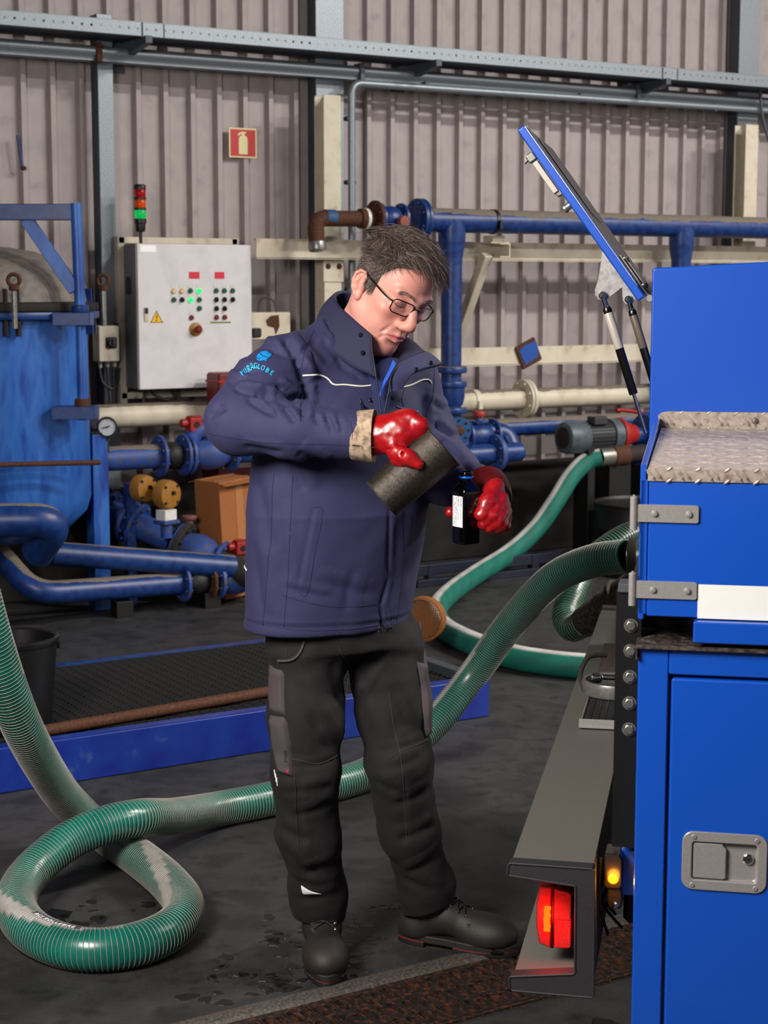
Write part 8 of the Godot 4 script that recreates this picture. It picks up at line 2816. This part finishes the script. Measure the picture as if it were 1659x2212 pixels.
# ------------------------------------------------------------------ rounded solids as a distance field, meshed by surface nets
class Field:
	var ty := PackedInt32Array()      # 0 tapered capsule, 1 ellipsoid, 2 rounded box; + 10 takes away
	var a := PackedVector3Array()
	var b := PackedVector3Array()
	var ra := PackedFloat32Array()
	var rb := PackedFloat32Array()
	var kk := PackedFloat32Array()
	var il := PackedFloat32Array()
	var bas: Array[Basis] = []
	var cc := PackedVector2Array()

	func _put(t: int, pa: Vector3, pb: Vector3, r0: float, r1: float, k: float, l: float, m: Basis) -> void:
		ty.append(t)
		a.append(pa)
		b.append(pb)
		ra.append(r0)
		rb.append(r1)
		kk.append(maxf(k, 1e-5))
		il.append(l)
		bas.append(m)
		cc.append(Vector2.ZERO)

	func cap(p: Vector3, q: Vector3, r0: float, r1: float, k := 0.02, cut := false) -> void:
		var d := q - p
		_put(10 if cut else 0, p, d, r0, r1, k, 1.0 / maxf(d.length_squared(), 1e-9), Basis())

	func chain(ps: Array, rs: Array, k := 0.02, cut := false) -> void:
		for i in ps.size() - 1:
			cap(ps[i], ps[i + 1], rs[i], rs[i + 1], k, cut)

	func ell(p: Vector3, r: Vector3, k := 0.02, m := Basis(), cut := false) -> void:
		_put(11 if cut else 1, p, r, 0, 0, k, 0, m.transposed())

	func box(p: Vector3, half: Vector3, r: float, k := 0.02, m := Basis(), cut := false) -> void:
		_put(12 if cut else 2, p, half - Vector3(r, r, r), r, 0, k, 0, m.transposed())

	# an elliptic cone from p to q: half widths wa, wb across (x of m) and ta, tb through (z of m)
	func loft(p: Vector3, q: Vector3, wa: float, wb: float, ta: float, tb: float, k := 0.03, m := Basis(), cut := false) -> void:
		var d := q - p
		_put(13 if cut else 3, p, d, wa, wb, k, 1.0 / d.y, m.transposed())
		cc[cc.size() - 1] = Vector2(ta, tb)

	func one(i: int, p: Vector3) -> float:
		var t := ty[i] % 10
		var q := p - a[i]
		if t == 3:
			var hh := clampf(q.y * il[i], 0.0, 1.0)
			q = bas[i] * (q - b[i] * hh)
			var rr := Vector3(lerpf(ra[i], rb[i], hh), 0.02, lerpf(cc[i].x, cc[i].y, hh))
			var ee := q / rr
			var kk0 := ee.length()
			return kk0 * (kk0 - 1.0) / maxf((ee / rr).length(), 1e-6)
		if t == 0:
			var h := clampf(q.dot(b[i]) * il[i], 0.0, 1.0)
			return (q - b[i] * h).length() - lerpf(ra[i], rb[i], h)
		q = bas[i] * q
		if t == 1:
			var e := q / b[i]
			var k0 := e.length()
			return k0 * (k0 - 1.0) / maxf((e / b[i]).length(), 1e-6)
		var w := q.abs() - b[i]
		return w.max(Vector3.ZERO).length() + minf(maxf(w.x, maxf(w.y, w.z)), 0.0) - ra[i]

	func ev(p: Vector3, use: PackedInt32Array) -> float:
		var d := 1e3
		for i in use:
			var e := one(i, p)
			var k := kk[i]
			if ty[i] >= 10:
				var h := maxf(k - absf(d + e), 0.0) / k
				d = maxf(d, -e) + h * h * k * 0.25
			else:
				var h := maxf(k - absf(d - e), 0.0) / k
				d = minf(d, e) - h * h * k * 0.25
		return d

	func all() -> PackedInt32Array:
		return PackedInt32Array(range(ty.size()))

	# walks from p along dir to the surface
	func hit(p: Vector3, dir: Vector3, far := 3.0) -> Vector3:
		var use := all()
		var t := 0.0
		for k in 120:
			var d := ev(p + dir * t, use)
			if absf(d) < 0.0004:
				break
			t += d * 0.8
			if t > far:
				break
		return p + dir * t

	func grad(p: Vector3) -> Vector3:
		var use := all()
		var h := 0.002
		return Vector3(ev(p + Vector3(h, 0, 0), use) - ev(p - Vector3(h, 0, 0), use), ev(p + Vector3(0, h, 0), use) - ev(p - Vector3(0, h, 0), use), ev(p + Vector3(0, 0, h), use) - ev(p - Vector3(0, 0, h), use)).normalized()

	func nets(lo: Vector3, hi: Vector3, cell: float) -> Mb:
		var nx := int(ceil((hi.x - lo.x) / cell / 4.0)) * 4
		var ny := int(ceil((hi.y - lo.y) / cell / 4.0)) * 4
		var nz := int(ceil((hi.z - lo.z) / cell / 4.0)) * 4
		var sx := nx + 1
		var sxy := sx * (ny + 1)
		var val := PackedFloat32Array()
		val.resize(sxy * (nz + 1))
		val.fill(1e9)
		var cellv := PackedInt32Array()
		cellv.resize(sxy * (nz + 1))
		cellv.fill(-1)
		var out := Mb.new()
		var half := cell * 4.0 * 0.8661
		var cells := PackedInt32Array()
		var np := ty.size()
		var es := PackedFloat32Array()
		es.resize(np)
		for bz in range(0, nz, 4):
			for by in range(0, ny, 4):
				for bx in range(0, nx, 4):
					var mid := lo + Vector3(bx + 2, by + 2, bz + 2) * cell
					var dm := 1e3
					for i in np:
						var e := one(i, mid)
						es[i] = e
						if ty[i] < 10 and e < dm:
							dm = e
					if dm > half * 1.3 + 0.02 or dm < -half * 3.0 - 0.12:
						continue
					var use := PackedInt32Array()
					for i in np:
						if ty[i] >= 10:
							if es[i] < half * 1.3 + kk[i]:
								use.append(i)
						elif es[i] < dm + half * 2.6 + kk[i]:
							use.append(i)
					var dc := ev(mid, use)
					if absf(dc) > half * 1.35:
						continue
					for z in range(bz, bz + 5):
						for y in range(by, by + 5):
							var row := z * sxy + y * sx
							for x in range(bx, bx + 5):
								if val[row + x] > 1e8:
									val[row + x] = ev(lo + Vector3(x, y, z) * cell, use)
					for z in range(bz, bz + 4):
						for y in range(by, by + 4):
							for x in range(bx, bx + 4):
								cells.append(z * sxy + y * sx + x)
		var off := PackedInt32Array([0, 1, sx, sx + 1, sxy, sxy + 1, sxy + sx, sxy + sx + 1])
		var cor := [Vector3(0, 0, 0), Vector3(1, 0, 0), Vector3(0, 1, 0), Vector3(1, 1, 0), Vector3(0, 0, 1), Vector3(1, 0, 1), Vector3(0, 1, 1), Vector3(1, 1, 1)]
		var edges := PackedInt32Array([0, 1, 2, 3, 4, 5, 6, 7, 0, 2, 1, 3, 4, 6, 5, 7, 0, 4, 1, 5, 2, 6, 3, 7])
		for id in cells:
			var neg := 0
			for k in 8:
				if val[id + off[k]] < 0.0:
					neg += 1
			if neg == 0 or neg == 8:
				continue
			var s := Vector3.ZERO
			var m := 0
			for k in range(0, 24, 2):
				var f0 := val[id + off[edges[k]]]
				var f1 := val[id + off[edges[k + 1]]]
				if (f0 < 0.0) != (f1 < 0.0):
					s += cor[edges[k]].lerp(cor[edges[k + 1]], f0 / (f0 - f1))
					m += 1
			var z := id / sxy
			var y := (id % sxy) / sx
			var x := id % sx
			cellv[id] = out.v.size()
			out.v.append(lo + (Vector3(x, y, z) + s / float(m)) * cell)
		out.n.resize(out.v.size())
		var ax := PackedInt32Array([1, sx, sxy])
		for id in cells:
			if cellv[id] < 0:
				continue
			for k in 3:
				var f0 := val[id]
				var f1 := val[id + ax[k]]
				if (f0 < 0.0) == (f1 < 0.0):
					continue
				var u := ax[(k + 1) % 3]
				var w := ax[(k + 2) % 3]
				if id - u - w < 0:
					continue
				var q0 := cellv[id - u - w]
				var q1 := cellv[id - w]
				var q2 := cellv[id]
				var q3 := cellv[id - u]
				if q0 < 0 or q1 < 0 or q3 < 0:
					continue
				if f0 < 0.0:
					out.ix.append_array([q0, q2, q1, q0, q3, q2])
				else:
					out.ix.append_array([q0, q1, q2, q0, q2, q3])
		Field.normals(out)
		return out

	static func normals(m: Mb) -> void:
		m.n.resize(m.v.size())
		m.n.fill(Vector3.ZERO)
		for k in range(0, m.ix.size(), 3):
			var i := m.ix[k]
			var j := m.ix[k + 1]
			var l := m.ix[k + 2]
			var g := (m.v[l] - m.v[i]).cross(m.v[j] - m.v[i])
			m.n[i] += g
			m.n[j] += g
			m.n[l] += g
		for k in m.n.size():
			m.n[k] = m.n[k].normalized()
		m.c.resize(m.v.size())
		m.c.fill(Color.WHITE)


# ------------------------------------------------------------------ nodes
var taken := {}


func thing(called: String, label: String, category: String, xf: Transform3D, group := "") -> Node3D:
	var o := Node3D.new()
	o.name = numbered(called)
	add_child(o)
	o.transform = xf
	tag(o, label, category, group)
	return o


func numbered(called: String) -> String:
	var k: int = taken.get(called, 0)
	taken[called] = k + 1
	return called if k == 0 else "%s_%03d" % [called, k]


func tag(o: Node3D, label: String, category: String, group := "") -> void:
	o.set_meta("label", label)
	o.set_meta("category", category)
	if group:
		o.set_meta("group", group)


func part(parent: Node3D, called: String, m, mat: Material, xf := Transform3D(), label := "") -> MeshInstance3D:
	var o := MeshInstance3D.new()
	var k := 0
	var nm := called
	while parent.has_node(nm):
		k += 1
		nm = "%s_%03d" % [called, k]
	o.name = nm
	o.mesh = m.done() if m is Mb else m
	o.material_override = mat
	o.transform = xf
	if label:
		o.set_meta("label", label)
	parent.add_child(o, true)
	return o


func solo(called: String, m, mat: Material, label: String, category: String, xf := Transform3D(), group := "") -> MeshInstance3D:
	var o := part(self, numbered(called), m, mat, xf)
	tag(o, label, category, group)
	return o


func struct(called: String, m, mat: Material, xf := Transform3D()) -> MeshInstance3D:
	var o := part(self, called, m, mat, xf)
	o.set_meta("kind", "structure")
	return o


func copy(o: Node3D, label: String, xf: Transform3D, group := "") -> Node3D:
	var d := o.duplicate()
	d.name = numbered(str(o.name).rstrip("0123456789").trim_suffix("_"))
	add_child(d)
	d.transform = xf
	d.set_meta("label", label)
	if group:
		d.set_meta("group", group)
	return d


func place(p: Vector3, rx := 0.0, ry := 0.0, rz := 0.0) -> Transform3D:
	return Transform3D(Basis.from_euler(Vector3(rx, ry, rz)), p)


# y axis along dir, at p
func along(p: Vector3, dir: Vector3) -> Transform3D:
	var y := dir.normalized()
	var x := y.cross(Vector3.UP)
	if x.length() < 0.05:
		x = Vector3.RIGHT
	x = x.normalized()
	return Transform3D(Basis(x, y, x.cross(y)), p)


# corners of a polyline rounded with arcs
func bends(ps: Array, r: float, steps := 8) -> PackedVector3Array:
	var out := PackedVector3Array([ps[0]])
	for k in range(1, ps.size() - 1):
		var p: Vector3 = ps[k]
		var a: Vector3 = (ps[k - 1] - p)
		var b: Vector3 = (ps[k + 1] - p)
		var ang := a.angle_to(b)
		var d := minf(r / tan(ang * 0.5), minf(a.length(), b.length()) * 0.49)
		var p0 := p + a.normalized() * d
		var p1 := p + b.normalized() * d
		for i in steps + 1:
			var t := float(i) / steps
			out.append(p0.lerp(p, t).lerp(p.lerp(p1, t), t))
	out.append(ps[ps.size() - 1])
	return out


# a smooth curve through points
func spline(ps: Array, step: float) -> PackedVector3Array:
	return Mb.spline(ps, step)


func ngon(r: float, n: int, turn := 0.0, squash := 1.0) -> PackedVector2Array:
	var out := PackedVector2Array()
	for k in n:
		out.append(Vector2(cos(TAU * k / n + turn) * r, sin(TAU * k / n + turn) * r * squash))
	return out


func rounded(w: float, h: float, r: float, n := 5) -> PackedVector2Array:
	var out := PackedVector2Array()
	for q in [[1, 1, 0.0], [-1, 1, PI / 2], [-1, -1, PI], [1, -1, 3 * PI / 2]]:
		for k in n + 1:
			var a: float = q[2] + PI / 2 * k / n
			out.append(Vector2(q[0] * (w / 2 - r) + cos(a) * r, q[1] * (h / 2 - r) + sin(a) * r))
	return out


func letters(s: String, height: float, depth: float, serif := false, bold := false) -> ArrayMesh:
	var t := TextMesh.new()
	var f := SystemFont.new()
	f.font_names = PackedStringArray(["Droid Serif" if serif else "Droid Sans"])
	f.font_weight = 700 if bold else 400
	t.font = f
	t.text = s
	t.font_size = 64
	t.pixel_size = height / 64.0 / 0.72
	t.depth = depth
	t.curve_step = 1.5
	var m := ArrayMesh.new()
	m.add_surface_from_arrays(Mesh.PRIMITIVE_TRIANGLES, t.get_mesh_arrays())
	return m
